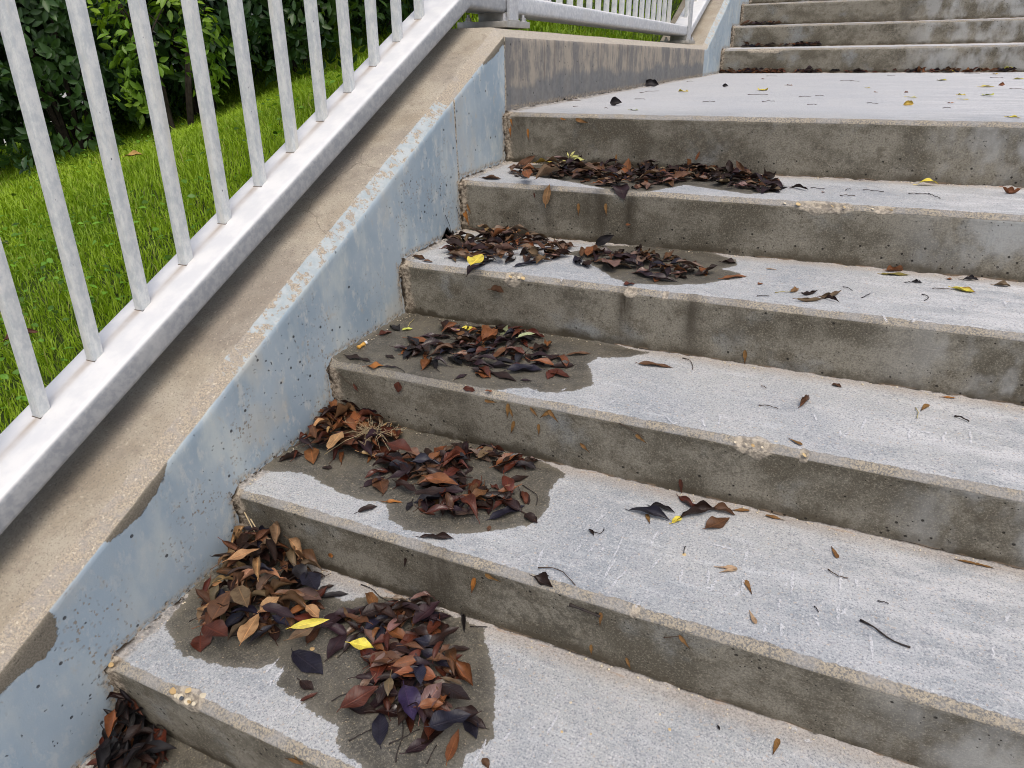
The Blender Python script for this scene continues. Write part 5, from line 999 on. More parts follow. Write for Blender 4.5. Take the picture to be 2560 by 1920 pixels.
def wall_section(name, ya, yb, dy, label):
    ys = np.arange(ya, yb+1e-6, dy); ys[-1] = yb
    prof = [(-.9, None)]
    rows = []   # (x, dz from zf, zone)
    for d in [.9, .6] + list(np.arange(.42, .0001, -.012)): rows.append((0.0, -d, 0.0))
    rows += [(0.0, -.003, .3), (-.0015, .0, .5), (-.010, .0075, 1.0), (-.020, .015, 1.0), (-.0285, .0215, 1.3), (-.033, .0235, 1.8)]
    for x in np.arange(-.045, -.3, -.02): rows.append((x, .024, 2.0))
    rows += [(-.318, .024, 2.0), (-.322, .018, 2.0), (-.322, -.4, 2.0), (-.322, -1.0, 2.0)]
    rows = np.array(rows); nu, nv = len(ys), len(rows)
    Yg = np.repeat(ys, nv); Xg = np.tile(rows[:, 0], nu); D = np.tile(rows[:, 1], nu); zone = np.tile(rows[:, 2], nu)
    ZF = np.array([zf(y) for y in ys]); Zg = np.repeat(ZF, nv)+D
    edge = np.exp(-((D-.012)/.014)**2)*(zone > .2)*(zone < 1.9)
    nz = vnoise(np.stack([Yg, Xg, Zg], 1), 35, 21, 3); nz2 = vnoise(np.stack([Yg, Zg], 1), 110, 25, 2)
    Xg = Xg-edge*(.0022*(1+nz)+.0012*nz2); Zg = Zg-edge*(.0018*(1+nz))
    Zg = Zg+(zone > 1.9)*(Xg > -.31)*.0016*vnoise(np.stack([Xg, Yg], 1), 9, 41, 3)
    Xg = Xg+(zone < .2)*.0015*vnoise(np.stack([Yg, Zg], 1), 5, 43, 2)
    YZ = np.stack([Yg, Zg], 1)
    paint = np.full(len(Yg), .2)
    paint = np.minimum(paint, np.where(Yg < 3, Y1-.004-Yg, .2)); paint = np.where(Yg > 3, Yg-4.395, paint)
    dark = np.zeros(len(Yg))
    for pl in BARE_DARK:
        sd = poly_sd(YZ, pl); paint = np.minimum(paint, -sd); dark = np.maximum(dark, (sd > -.012)*1.0)
    hz = Zg-np.repeat(np.array([step_h(y) for y in ys]), nv)
    # also distance to vertical riser corners
    dr = np.full(len(Yg), 1.0)
    for k in range(-3, 12):
        m_ = (Zg < ZK[k]+.004) & (Zg > ZK[k]-.16); dr = np.where(m_, np.minimum(dr, np.abs(Yg-(YK[k]))*1.0+np.where(Yg > YK[k]+LEAN, .0, 0)), dr)
    hz = np.where(hz > 0, np.minimum(hz, dr*.9+.004), 1.0)
    cp = np.clip(np.minimum((Yg-.25)/.35, (1.26-Yg)/.12), 0, 1); cp = np.maximum(cp, np.clip((Yg-4.5)/.05, 0, 1)*.9)
    ln_y = 1.244+.02*(.79-Zg); joint = np.abs(Yg-ln_y)+np.where(Zg < zf(1.24)+.01, 0, 1)
    joint = np.minimum(joint, np.abs(Yg-(Y1+.002))*.6+.001)
    me = mesh_np('wall_section', np.stack([Xg, Yg, Zg], 1), grid_faces(nu, nv)[:, ::-1])
    for nm, v in (('zone', zone), ('paint', paint), ('dark', dark), ('hz', hz), ('cpaint', cp), ('joint', joint)): fattr(me, nm, v)
    o = link(name, me, M['wall']); o['label'] = label; place_child(o, wall); return o
wall_section('wall_section', -1.6, Y1, .006, 'lower sloping section with blue paint and a sandy worn top')
wall_section('wall_section', Y1, Y2-.07, .014, 'level unpainted section beside the landing with vertical stains')
wall_section('wall_section', Y2-.07, 7.2, .02, 'upper sloping section with blue paint beside the far steps')

# ------------------------------------------------------------------ railing
rail = tag(empty('metal_railing', (-.16, 1.81, .977)), 'pale grey metal railing with square balusters bolted to the side wall', 'railing')
R0, R1 = -.098, -.222
def zb(y):      # underside of the bottom rail
    if y <= 1.541: return .268+.492*y
    if y <= 4.43: return 1.0262-(y-1.541)*.0150
    return .983+.434*(y-4.43)
RH = .054
def sweep_rail(name, ya, yb, z_off, h, x0, x1, r=.012, dy=.02, runs=(), mt='rail'):
    ys = np.arange(ya, yb, dy); ys = np.append(ys, yb)
    prof = []
    for cx, cz, a0 in ((x0-r, h-r, 0), (x1+r, h-r, 90), (x1+r, r, 180), (x0-r, r, 270)):
        for i in range(6):
            a = math.radians(a0+18*i); prof.append((cx+r*math.cos(a), cz+r*math.sin(a)))
    # subdivide the top face for the run-off attribute
    P = []
    for i in range(len(prof)):
        a = np.array(prof[i]); b = np.array(prof[(i+1) % len(prof)]); P.append(a)
        if np.linalg.norm(b-a) > .05 and a[1] > h*.8:
            for t in np.linspace(0, 1, 14)[1:-1]: P.append(a+(b-a)*t)
    P = np.array(P); nu, nv = len(ys), len(P)
    Yg = np.repeat(ys, nv); Xg = np.tile(P[:, 0], nu); Zg = np.repeat(np.array([zb(y)+z_off for y in ys]), nv)+np.tile(P[:, 1], nu)
    i = np.arange(nu-1)[:, None]*nv+np.arange(nv)[None, :]; j = np.arange(nu-1)[:, None]*nv+((np.arange(nv)+1) % nv)[None, :]
    F = np.stack([i, j, j+nv, i+nv], -1).reshape(-1, 4)
    run = np.zeros(len(Yg))
    for (yr, xr) in runs:
        s_ = yr-Yg
        w = .008+.03*np.clip(s_, 0, .1)
        run = np.maximum(run, np.exp(-((Xg-xr+.004*np.sin(yr*40))/w)**2)*np.where(s_ > -.002, np.exp(-np.clip(s_, 0, 1)/.075), 0))
    me = mesh_np(name, np.stack([Xg, Yg, Zg], 1), F); fattr(me, 'run', run*(np.tile(P[:, 1], nu) > h*.8)*1.0)
    me.polygons.foreach_set('use_smooth', [True]*len(me.polygons))
    o = link(name, me, M[mt]); place_child(o, rail); return o
by = [.1035+.1148*i for i in range(-12, 13)]     # near faces of the balusters on the lower flight
by = [y for y in by if y < 1.47]
by2 = [1.935+.115*i for i in range(21) if 1.935+.115*i < 4.20]
by3 = [4.56+.115*i for i in range(22)]
XB0, XB1 = -.1625, -.1832
sweep_rail('bottom_rail', -1.6, 1.775, 0, RH, R0, R1, runs=[(y, (XB0+XB1)/2) for y in by], dy=.006)
sweep_rail('bottom_rail', 1.779, 4.33, 0, RH, R0, R1, runs=[(y, (XB0+XB1)/2) for y in by2], mt='rail2')
sweep_rail('bottom_rail', 4.334, 7.2, 0, RH, R0, R1, mt='rail2')
sweep_rail('top_rail', -1.6, 7.2, 1.02, .045, -.125, -.195)
def box_mesh(name, x0, x1, y0, y1, z0, z1, bev=.0012, lean=(0, 0), cut=None):
    bm = bmesh.new(); vs = []
    for z in (z0, z1):
        for x, y in ((x0, y0), (x1, y0), (x1, y1), (x0, y1)):
            zz = z if not (cut and z == z0) else cut(y); h = zz-z0
            vs.append(bm.verts.new((x+lean[0]*h, y+lean[1]*h, zz)))
    for f in ((0, 3, 2, 1), (4, 5, 6, 7), (0, 1, 5, 4), (1, 2, 6, 5), (2, 3, 7, 6), (3, 0, 4, 7)): bm.faces.new([vs[i] for i in f])
    bmesh.ops.recalc_face_normals(bm, faces=bm.faces)
    if bev: bmesh.ops.bevel(bm, geom=list(bm.edges), offset=bev, segments=2, profile=.6, affect='EDGES')
    me = bpy.data.meshes.new(name); bm.to_mesh(me); bm.free()
    for p_ in me.polygons: p_.use_smooth = True
    return me
def smooth_by_angle(o):
    try:
        me = o.data; me.set_sharp_from_angle(angle=math.radians(35))
    except Exception: pass
for grp in (by, by2, by3):
    for y in grp:
        z0 = zb(y)+RH-.004; 
        me = box_mesh('baluster', XB1, XB0, y, y+.0205, z0, zb(y)+1.03, .0013, (.0080, .0190), cut=lambda yy: zb(yy)+RH-.004)
        o = link('baluster', me, M['bal']); smooth_by_angle(o); place_child(o, rail)
        e_ = .0007; zt_ = lambda yy: zb(yy)+RH-.003
        sm = box_mesh('weld_seam', XB1-e_, XB0+e_, y-e_, y+.0205+e_, z0, zb(y)+RH+.0018, 0, (.008, .019), cut=zt_)
        for v_ in sm.vertices:
            if v_.co.z > zb(v_.co.y)+RH-.002: v_.co.z = zb(v_.co.y)+RH+.0012
        q = link('weld_seam', sm, M['seam']); q.parent = o
def post(y0, y1, zc):
    o = link('post', box_mesh('post', -.0965, -.0855, y0, y1, zc+.014, zb(y0)+1.02, .0015), M['rail2']); smooth_by_angle(o); place_child(o, rail)
    sb = link('stub', box_mesh('stub', -.198, -.0975, y0+.001, y1+.02, zc+.014, zb(y1)+.002, .002), M['zinc']); smooth_by_angle(sb); sb.parent = o
    pl = link('base_plate', box_mesh('base_plate', -.245, -.070, (y0+y1)/2-.088, (y0+y1)/2+.088, zc-.002, zc+.016, .0015), M['zinc']); smooth_by_angle(pl); pl.parent = o
    wl = link('weld_bead', box_mesh('weld_bead', -.100, -.082, y0-.005, y1+.005, zc+.0155, zc+.021, .0025), M['zinc']); wl.parent = o
    for sx in (-.212, -.086):
        for sy in (y0-.040, y1+.036):
            bm = bmesh.new()
            bmesh.ops.create_cone(bm, cap_ends=True, segments=6, radius1=.0095, radius2=.0095, depth=.010, matrix=Matrix.Translation((sx, sy, zc+.023)))
            bmesh.ops.create_cone(bm, cap_ends=True, segments=14, radius1=.013, radius2=.013, depth=.003, matrix=Matrix.Translation((sx, sy, zc+.0175)))
            bmesh.ops.create_cone(bm, cap_ends=True, segments=10, radius1=.005, radius2=.0045, depth=.012, matrix=Matrix.Translation((sx, sy, zc+.031)))
            me = bpy.data.meshes.new('bolt'); bm.to_mesh(me); bm.free()
            b = link('bolt', me, M['bolt']); b.parent = o
    return o
post(1.772, 1.838, .981)
post(4.30, 4.366, .942)
post(-1.2, -1.134, zf(-1.2)+.024)

# ------------------------------------------------------------------ ground and lawn
bm = bmesh.new()
vs = [bm.verts.new(v) for v in ((-400, -400, -1.6), (400, -400, -1.6), (400, 400, -1.6), (-400, 400, -1.6))]; bm.faces.new(vs)
me = bpy.data.meshes.new('ground'); bm.to_mesh(me); bm.free()
tag(link('ground', me, M['pave']), kind='structure')
LC = np.array([(-.3, -1.6, -.62), (-.3, -.5, -.09), (-.3, 0, .17), (-.3, .7, .52), (-.3, 1.2, .77), (-.3, 1.56, .925), (-.3, 2.5, .925), (-.3, 3.6, .91), (-.3, 4.5, .92), (-.3, 5.5, 1.4), (-.3, 7.2, 2.2),
    (-2.4, 1.65, .48), (-2.2, 2.0, .57), (-1.95, 2.3, .65), (-1.75, 2.5, .75), (-1.35, 2.7, .90), (-1.0, 2.2, .83), (-1.0, 3.4, 1.12), (-1.5, 5, 1.55), (-1.5, 7.2, 2.4), (-3.2, 8, 2.3), (-4.2, 2.5, .34), (-2.5, 0, -.05), (-1.2, 0, .10), (-1.2, -1.6, -.6), (-3, -1.6, -.8), (-5.5, 1, -.3), (-6.5, 4, .05), (-5.5, 7, 1.2), (-4, 4.5, .95)])
def rbf_fit(P, z):
    n_ = len(P); D = np.linalg.norm(P[:, None]-P[None], axis=2); A = np.zeros((n_+3, n_+3)); A[:n_, :n_] = D+np.eye(n_)*-.02
    Q = np.hstack([np.ones((n_, 1)), P]); A[:n_, n_:] = Q; A[n_:, :n_] = Q.T
    return np.linalg.solve(A, np.concatenate([z, [0, 0, 0]]))
LP = LC[:, :2]; LW = rbf_fit(LP, LC[:, 2])
def lawn_z(X, Y):
    P = np.stack([np.asarray(X, float).ravel(), np.asarray(Y, float).ravel()], 1)
    D = np.sqrt(((P[:, None]-LP[None])**2).sum(2)+.03**2)
    z = D@LW[:-3]+LW[-3]+P@LW[-2:]
    return z+.018*vnoise(P, 1.7, 77, 3)
xs = np.concatenate([-np.arange(.3, 3.2, .05), -np.arange(3.2, 7.01, .2)]); ys = np.arange(-1.6, 8.2, .06)
Xg = np.repeat(xs, len(ys)); Yg = np.tile(ys, len(xs)); Zg = lawn_z(Xg, Yg)-.012
tag(link('lawn', mesh_np('lawn', np.stack([Xg, Yg, Zg], 1), grid_faces(len(xs), len(ys))), M['soil']), kind='structure')
# grass: every blade is a bent tapering strip; one object because nobody could count them
def grass_zone(n, xr, yr, hmin, hmax, wid):
    X = NR.uniform(*xr, n); Y = NR.uniform(*yr, n)
    cl = vnoise(np.stack([X, Y], 1), 7, 5, 2); keep = (X < -.325) & (NR.uniform(0, 1, n) < .75+.4*cl); X, Y, cl = X[keep], Y[keep], cl[keep]; n = len(X)
    Z = lawn_z(X, Y)-.01
    h = NR.uniform(hmin, hmax, n)*(1+.45*cl)*np.where(NR.uniform(0, 1, n) < .05, 1.45, 1)
    a = NR.uniform(0, 2*np.pi, n); lean = NR.uniform(.15, 1.0, n)*h; w = NR.uniform(.7, 1.25, n)*wid
    dx, dy = np.cos(a), np.sin(a); b = a+NR.uniform(1.2, 1.9, n); wx, wy = np.cos(b)*w, np.sin(b)*w
    V = np.zeros((n, 5, 3))
    for i, (t, f, zz) in enumerate(((0, 0, 0), (0, 0, 0), (.5, .30, .62), (.5, .30, .62), (1, 1, .93))):
        V[:, i, 0] = X+dx*lean*f; V[:, i, 1] = Y+dy*lean*f; V[:, i, 2] = Z+h*zz
    for i, s_ in ((0, -.5), (1, .5), (2, -.45), (3, .45)): V[:, i, 0] += wx*s_; V[:, i, 1] += wy*s_
    F = np.array([[0, 1, 3, 2], [2, 3, 4, 4]])
    base = np.arange(n)[:, None]*5
    tris = np.concatenate([base+np.array([0, 1, 3]), base+np.array([0, 3, 2]), base+np.array([2, 3, 4])])
    pn = vnoise(np.stack([X, Y], 1), 2.2, 91, 3); r = NR.uniform(0, 1, n)
    c0 = np.array([.15, .27, .014]); c1 = np.array([.37, .53, .035]); c2 = np.array([.33, .34, .09])
    t = np.clip(.5+.8*pn+.5*(r-.5), 0, 1)[:, None]; col = c0*(1-t)+c1*t; d = (NR.uniform(0, 1, n) < .035)[:, None]; col = np.where(d, c2, col)
    return V.reshape(-1, 3), tris, np.repeat(col, 5, 0)
parts = [grass_zone(110000, (-1.5, -.32), (-.6, 3.0), .018, .036, .0026), grass_zone(95000, (-3.2, -1.2), (-.4, 3.6), .022, .042, .004), grass_zone(45000, (-3.4, -.32), (2.4, 7.5), .03, .06, .0065), grass_zone(16000, (-6.5, -3.0), (0, 6), .035, .07, .012)]
V, F, Cc, off = [], [], [], 0
for v, f, c in parts: V.append(v); F.append(f+off); Cc.append(c); off += len(v)
V = np.concatenate(V); me = mesh_np('grass', V, np.concatenate(F)); cattr(me, 'gcol', np.concatenate(Cc))
tag(link('grass', me, M['grass']), 'short bright green lawn grass growing behind the railing', 'grass', kind='stuff')
# clover and small broad leaves low in the turf
def blade_leaf(nw=2):
    """small pointed-oval leaf, base at origin along +Y, unit length: verts, quads/tris, u, t"""
    st = [(0, .0), (.2, .30), (.5, .46), (.8, .28), (1, 0)]
    V, u, t = [], [], []
    for y, w in st:
        for s_ in (-1, 0, 1): V.append((w*s_*.5 if True else 0, y, (.10*abs(s_)*w*2-.14*y*y))); u.append(s_); t.append(y)
    F = []
    for i in range(4):
        for j in range(2): a = i*3+j; F.append((a, a+1, a+4, a+3))
    return np.array(V), np.array(F), np.array(u, float), np.array(t)
LV, LF, LU, LT = blade_leaf()
def scatter_leaves(pos, dirs, nrm, ln_, col, wscale=1.0):
    """vectorised instancing into one mesh. pos,dirs,nrm (n,3)"""
    n = len(pos); d = dirs/np.linalg.norm(dirs, axis=1, keepdims=True); s_ = np.cross(d, nrm); s_ /= np.maximum(np.linalg.norm(s_, axis=1, keepdims=True), 1e-6); u_ = np.cross(s_, d)
    V = pos[:, None]+ln_[:, None, None]*(LV[None, :, 0:1]*wscale*s_[:, None]+LV[None, :, 1:2]*d[:, None]+LV[None, :, 2:3]*u_[:, None])
    F = (LF[None]+(np.arange(n)*len(LV))[:, None, None]).reshape(-1, 4)
    return V.reshape(-1, 3), F, np.repeat(col, len(LV), 0), np.tile(LU, n)
n = 6000; X = NR.uniform(-2.6, -.34, n); Y = NR.uniform(-.6, 2.6, n)
kp = vnoise(np.stack([X, Y], 1), 2.5, 12, 2)+np.where(Y < .9, .35, -.05)+NR.uniform(-.3, .3, n) > .12; X, Y = X[kp], Y[kp]; n = len(X)
a = NR.uniform(0, 6.28, n); dirs = np.stack([np.cos(a), np.sin(a), NR.uniform(-.1, .6, n)], 1); nr = np.stack([NR.normal(0, .35, n), NR.normal(0, .35, n), np.ones(n)], 1)
col = np.array([.09, .21, .018])*(1-NR.uniform(0, 1, (n, 1)))+np.array([.15, .30, .035])*NR.uniform(.2, 1, (n, 1))
v, f, c, u = scatter_leaves(np.stack([X, Y, lawn_z(X, Y)+NR.uniform(.008, .04, n)], 1), dirs, nr, NR.uniform(.010, .024, n), col, 1.5)
me = mesh_np('clover', v, f); cattr(me, 'gcol', c); fattr(me, 'lu', u)
tag(link('clover', me, M['green']), 'small broad weed and clover leaves low in the lawn near the railing', 'weeds', kind='stuff')
# one pale flower head and a fallen leaf on the lawn come with the leaves below

# ------------------------------------------------------------------ shrubs behind the lawn
def crown_points(n, c, r, seed):
    d = NR.normal(0, 1, (n, 3)); d /= np.linalg.norm(d, axis=1, keepdims=True)
    hl = np.linalg.norm(d[:, :2], axis=1); lo_ = d[:, 2] < .1; d[lo_, :2] *= (np.maximum(hl, .93)/np.maximum(hl, .02))[lo_, None]
    rad = NR.uniform(.45, 1.0, n)**.6
    k_ = 1+.30*vnoise(d, 1.6, seed, 3)
    P = np.array(c)+d*rad[:, None]*k_[:, None]*np.array(r); return P, d
SHL = M['green']
leaf_me = {}
def shrub(name, base, r, h, ncl, label, cat, cols, n_ind=0, seed=0, lsize=(.032, .060), low=.0, group=None):
    bz = float(lawn_z([base[0]], [base[1]])[0]); root = tag(empty(name, (base[0], base[1], bz)), label, cat, group)
    c = (base[0], base[1], bz+h*.5+low); P, D = crown_points(ncl, c, (r, r, h*.55), seed)
    gz = lawn_z(P[:, 0], P[:, 1]); k_ = P[:, 2] > gz+.05; P, D = P[k_], D[k_]
    out = D+np.array([0, 0, .45])+NR.normal(0, .35, D.shape); out /= np.linalg.norm(out, axis=1, keepdims=True)
    m_ = 6; n = len(P)*m_
    pos = np.repeat(P, m_, 0); ax = np.repeat(out, m_, 0)
    rnd = NR.normal(0, 1, (n, 3)); t1 = np.cross(ax, rnd); t1 /= np.linalg.norm(t1, axis=1, keepdims=True)
    dirs = t1+ax*NR.uniform(-.25, .75, (n, 1)); nr = ax-t1*.2+NR.normal(0, .22, (n, 3))
    pos = pos+dirs*.006+ax*NR.uniform(-.05, .02, (n, 1))
    ln_ = NR.uniform(*lsize, n)
    patch = np.clip(.5+1.1*vnoise(pos, 2.4, seed+5, 2)+NR.uniform(-.25, .25, n), 0, 1)[:, None]
    col = np.array(cols[0])*(1-patch)+np.array(cols[1])*patch
    # nearest leaves become leaf parts of their own
    camd = np.linalg.norm(pos-np.array(CAM), axis=1); order = np.argsort(camd+NR.uniform(0, .25, n)); ind = order[:n_ind]; rest = order[n_ind:]
    v, f, cc, u = scatter_leaves(pos[rest], dirs[rest], nr[rest], ln_[rest], col[rest])
    me = mesh_np('crown', v, f); cattr(me, 'gcol', cc); fattr(me, 'lu', u)
    cr = tag(link('crown', me, SHL), kind='stuff'); cr.parent = root; cr.matrix_parent_inverse = Matrix.Translation(-Vector(root.location))
    for i in ind:
        q = int(patch[i, 0]*3.99)
        key = (name, seed if name == 'sapling' else 0, q)
        if key not in leaf_me:
            m2 = mesh_np('leaf', LV.copy(), LF.copy()); t = (q+.5)/4; cattr(m2, 'gcol', np.tile(np.array(cols[0])*(1-t)+np.array(cols[1])*t, (len(LV), 1))); fattr(m2, 'lu', LU); m2.materials.append(SHL); leaf_me[key] = m2
        d = Vector(dirs[i]).normalized(); s_ = d.cross(Vector(nr[i])).normalized(); u_ = s_.cross(d)
        o = bpy.data.objects.new('leaf', leaf_me[key]); C.objects.link(o); o.parent = cr
        L_ = float(ln_[i]); R3 = Matrix((s_*L_, d*L_, u_*L_)).transposed().to_4x4(); R3.translation = Vector(pos[i]); o.matrix_basis = R3
    # trunk: several stems and limbs
    bm = bmesh.new()
    def limb(a, b, ra, rb):
        a, b = Vector(a), Vector(b); prev = None; nseg = 5
        mid_ = (a+b)/2+Vector((RNG.uniform(-.06, .06), RNG.uniform(-.06, .06), RNG.uniform(-.02, .05)))
        for i in range(nseg+1):
            t = i/nseg; p_ = a*(1-t)**2+mid_*2*t*(1-t)+b*t*t; rr = ra*(1-t)+rb*t
            ring = [bm.verts.new(p_+Vector((math.cos(j*1.2566)*rr, math.sin(j*1.2566)*rr, 0))) for j in range(5)]
            if prev:
                for j in range(5): bm.faces.new((prev[j], prev[(j+1) % 5], ring[(j+1) % 5], ring[j]))
            prev = ring
    for j in range(7):
        a = RNG.uniform(0, 6.28); top = (base[0]+math.cos(a)*r*.5, base[1]+math.sin(a)*r*.5, bz+h*RNG.uniform(.5, .85))
        limb((base[0]+math.cos(a)*.05, base[1]+math.sin(a)*.05, bz-.05), top, .014, .005)
        for q in range(3):
            b_ = RNG.uniform(0, 6.28); limb(top, (top[0]+math.cos(b_)*r*.4, top[1]+math.sin(b_)*r*.4, top[2]+RNG.uniform(-.1, .25)), .005, .002)
    me = bpy.data.meshes.new('trunk'); bm.to_mesh(me); bm.free(); tk = link('trunk', me, M['bark']); tk.parent = root; tk.matrix_parent_inverse = Matrix.Translation(-Vector(root.location))
    return root
DG = ((.022, .058, .020), (.065, .135, .038)); MG = ((.022, .055, .016), (.070, .135, .030)); YG = ((.12, .24, .02), (.30, .45, .05))
shrub('shrub', (-2.42, 1.86), .62, 1.9, 2300, 'dark green leafy shrub at the left picture edge behind the first balusters', 'shrub', DG, 60, 1)
shrub('shrub', (-2.00, 2.28), .58, 2.0, 2400, 'dense dark shrub with glossy leaves behind the yellow green sapling', 'shrub', DG, 60, 2)
shrub('shrub', (-1.72, 2.72), .56, 2.1, 2400, 'mid green shrub right of the yellow green sapling with lighter shoot tips', 'shrub', MG, 60, 3)
shrub('shrub', (-1.46, 3.12), .50, 2.0, 2000, 'mid green shrub in the middle of the hedge above the rising lawn', 'shrub', MG, 50, 4)
shrub('shrub', (-1.22, 3.60), .50, 2.2, 1900, 'dark shrub at the right end of the hedge near the landing corner', 'shrub', DG, 40, 5)
shrub('shrub', (-3.05, 1.55), .62, 1.8, 1700, 'dark green shrub farthest left, mostly hidden by the first baluster', 'shrub', DG, 30, 11)
shrub('shrub', (-2.75, 2.15), .55, 1.7, 1900, 'dark shrub filling the gap between the two leftmost shrubs', 'shrub', DG, 0, 12)
shrub('shrub', (-3.2, 2.7), .85, 2.6, 1800, 'tall black green shrub in the second row on the left', 'shrub', DG, 0, 6, (.045, .08))
shrub('shrub', (-2.55, 3.5), .8, 2.8, 1800, 'tall black green shrub in the second row in the middle', 'shrub', DG, 0, 7, (.045, .08))
shrub('shrub', (-1.9, 4.5), .8, 3.0, 1600, 'tall black green shrub in the second row on the right', 'shrub', DG, 0, 8, (.045, .08))
shrub('sapling', (-1.66, 1.80), .25, .60, 110, 'young yellow green sapling shining in front of the dark hedge', 'sapling', YG, 90, 9, (.032, .055), .06)

# ------------------------------------------------------------------ leaves
PAL = dict(dark=(.022, .011, .008), purple=(.024, .012, .015), red=(.078, .021, .011), tan=(.36, .215, .105), greytan=(.145, .10, .06), brown=(.105, .052, .026),
    orange=(.33, .135, .03), yellow=(.66, .56, .08), lemon=(.62, .62, .22), mustard=(.42, .30, .06), limegreen=(.52, .55, .10), palegreen=(.32, .36, .20), olive=(.17, .15, .04), black=(.014, .012, .014),
    blue=(.014, .013, .023), violet=(.028, .016, .055), rust=(.185, .072, .028), mauve=(.155, .095, .075), samara=(.21, .115, .042), tansam=(.42, .30, .19))
def leaf_geo(L_, w, curl=.3, arch=0.0, roll=0.0, seed=0, samara=False, kind_tip=1.0, stalk=.012):
    """local coords: x along the leaf, y across, z up.  returns verts, faces, lu, lt"""
    r = random.Random(seed); nt, nu = (13, 7)
    V, U, T = [], [], []; ph = r.uniform(0, 6.28); ph2 = r.uniform(0, 6.28); wav = r.uniform(.03, .09)*(1+curl); tw = r.uniform(-.5, .5)*curl*.8; pk = r.uniform(.38, .52)
    asym = r.uniform(-.12, .12)
    for i in range(nt):
        t = i/(nt-1)
        if samara: wv = (math.sin(math.pi*min(1, t*.9+.02)**1.9)**.8)*.5+.06*(1-t)
        else:
            wv = math.sin(math.pi*t**(math.log(.5)/math.log(pk)))**.86*.5; wv *= 1-.25*max(0, t-.75)/.25*kind_tip
        wv = max(wv, .012)*w*L_
        for j in range(nu):
            s_ = (j/(nu-1))*2-1
            y = s_*wv*(1+asym*(1 if s_ > 0 else -1)+.05*math.sin(t*23+ph+j))
            ang = curl*abs(s_)**1.3*.9
            rr = abs(y); yy = y*(math.cos(ang) if ang < 2.6 else -.85); z = rr*math.sin(min(ang, 2.2))
            z += wv*wav*3*math.sin(t*9+ph+s_*1.5)*abs(s_)+.10*rr
            # bend along the length
            lx = (t-.5)*L_; a2 = (t-.5)*arch/max(L_, 1e-4)*60
            x = lx; z += -arch*((2*t-1)**2)+arch+curl*.10*L_*((2*t-1)**2)*math.sin(ph2)
            a3 = tw*(t-.5); yy, z = yy*math.cos(a3)-z*math.sin(a3), yy*math.sin(a3)+z*math.cos(a3)
            if roll: yy, z = yy*math.cos(roll)-z*math.sin(roll), yy*math.sin(roll)+z*math.cos(roll)
            V.append((x, yy, z)); U.append(s_); T.append(t)
    F = [(i*nu+j, (i+1)*nu+j, (i+1)*nu+j+1, i*nu+j+1) for i in range(nt-1) for j in range(nu-1)]
    if stalk and not samara:
        b = len(V); sx = -.5*L_; z0 = V[nu//2][2]; bend = r.uniform(-.4, .4)
        for i in range(4):
            t = i/3; ww = .0007
            for a in (0, 2.1, 4.2): V.append((sx+.003-stalk*t, math.cos(a)*ww+bend*stalk*t*t, z0+math.sin(a)*ww+.001*t)); U.append(.0); T.append(0)
        for i in range(3):
            for j in range(3): F.append((b+i*3+j, b+i*3+(j+1) % 3, b+i*3+3+(j+1) % 3, b+i*3+3+j))
    return np.array(V), F, U, T
HG = {}      # height grids per step, 5 mm cells
GX, GY = 400, 90
def hgrid(k):
    if k not in HG: HG[k] = np.zeros((GX, GY))
    return HG[k]
def cells(k, P):
    ix = np.clip((P[:, 0]/.005).astype(int), 0, GX-1); iy = np.clip(((P[:, 1]-YK[k])/.005).astype(int), 0, GY-1); return ix, iy
def clampw(k, W, floor_only=False):
    zt = ZK[k]+SL*(W[:, 1]-YK[k])/(YK[k+1]+LEAN-YK[k])
    over = W[:, 1] < YK[k]+.004
    W[:, 0] = np.maximum(W[:, 0], .004)
    lean = YK[k+1]+LEAN*np.clip((ZK[k+1]-W[:, 2])/.15, 0, 1); W[:, 1] = np.minimum(W[:, 1], lean-.004)
    W[:, 2] = np.maximum(W[:, 2], zt+.0015+.0*over)
    return W
def emit(W, F, U, T, colr, gloss, name, parentless=True):
    loc = W.mean(0); me = mesh_np(name, W-loc, F)
    n = len(W); cattr(me, 'lcol', np.tile(colr, (n, 1))); fattr(me, 'lu', U); fattr(me, 'lt', T); fattr(me, 'gloss', [gloss]*n)
    return link(name, me, M['leaf'], loc=tuple(loc))
def vary(c, r, a=.18):
    f = r.uniform(1-a, 1+a); return tuple(max(.004, v*f*r.uniform(1-a*.4, 1+a*.4)) for v in c)
def orient(V, ctr, ax, up):
    ax = Vector(ax).normalized(); y_ = Vector(up).cross(ax).normalized(); z_ = ax.cross(y_)
    R3 = np.array([list(ax), list(y_), list(z_)]); return V@R3+np.array(ctr)
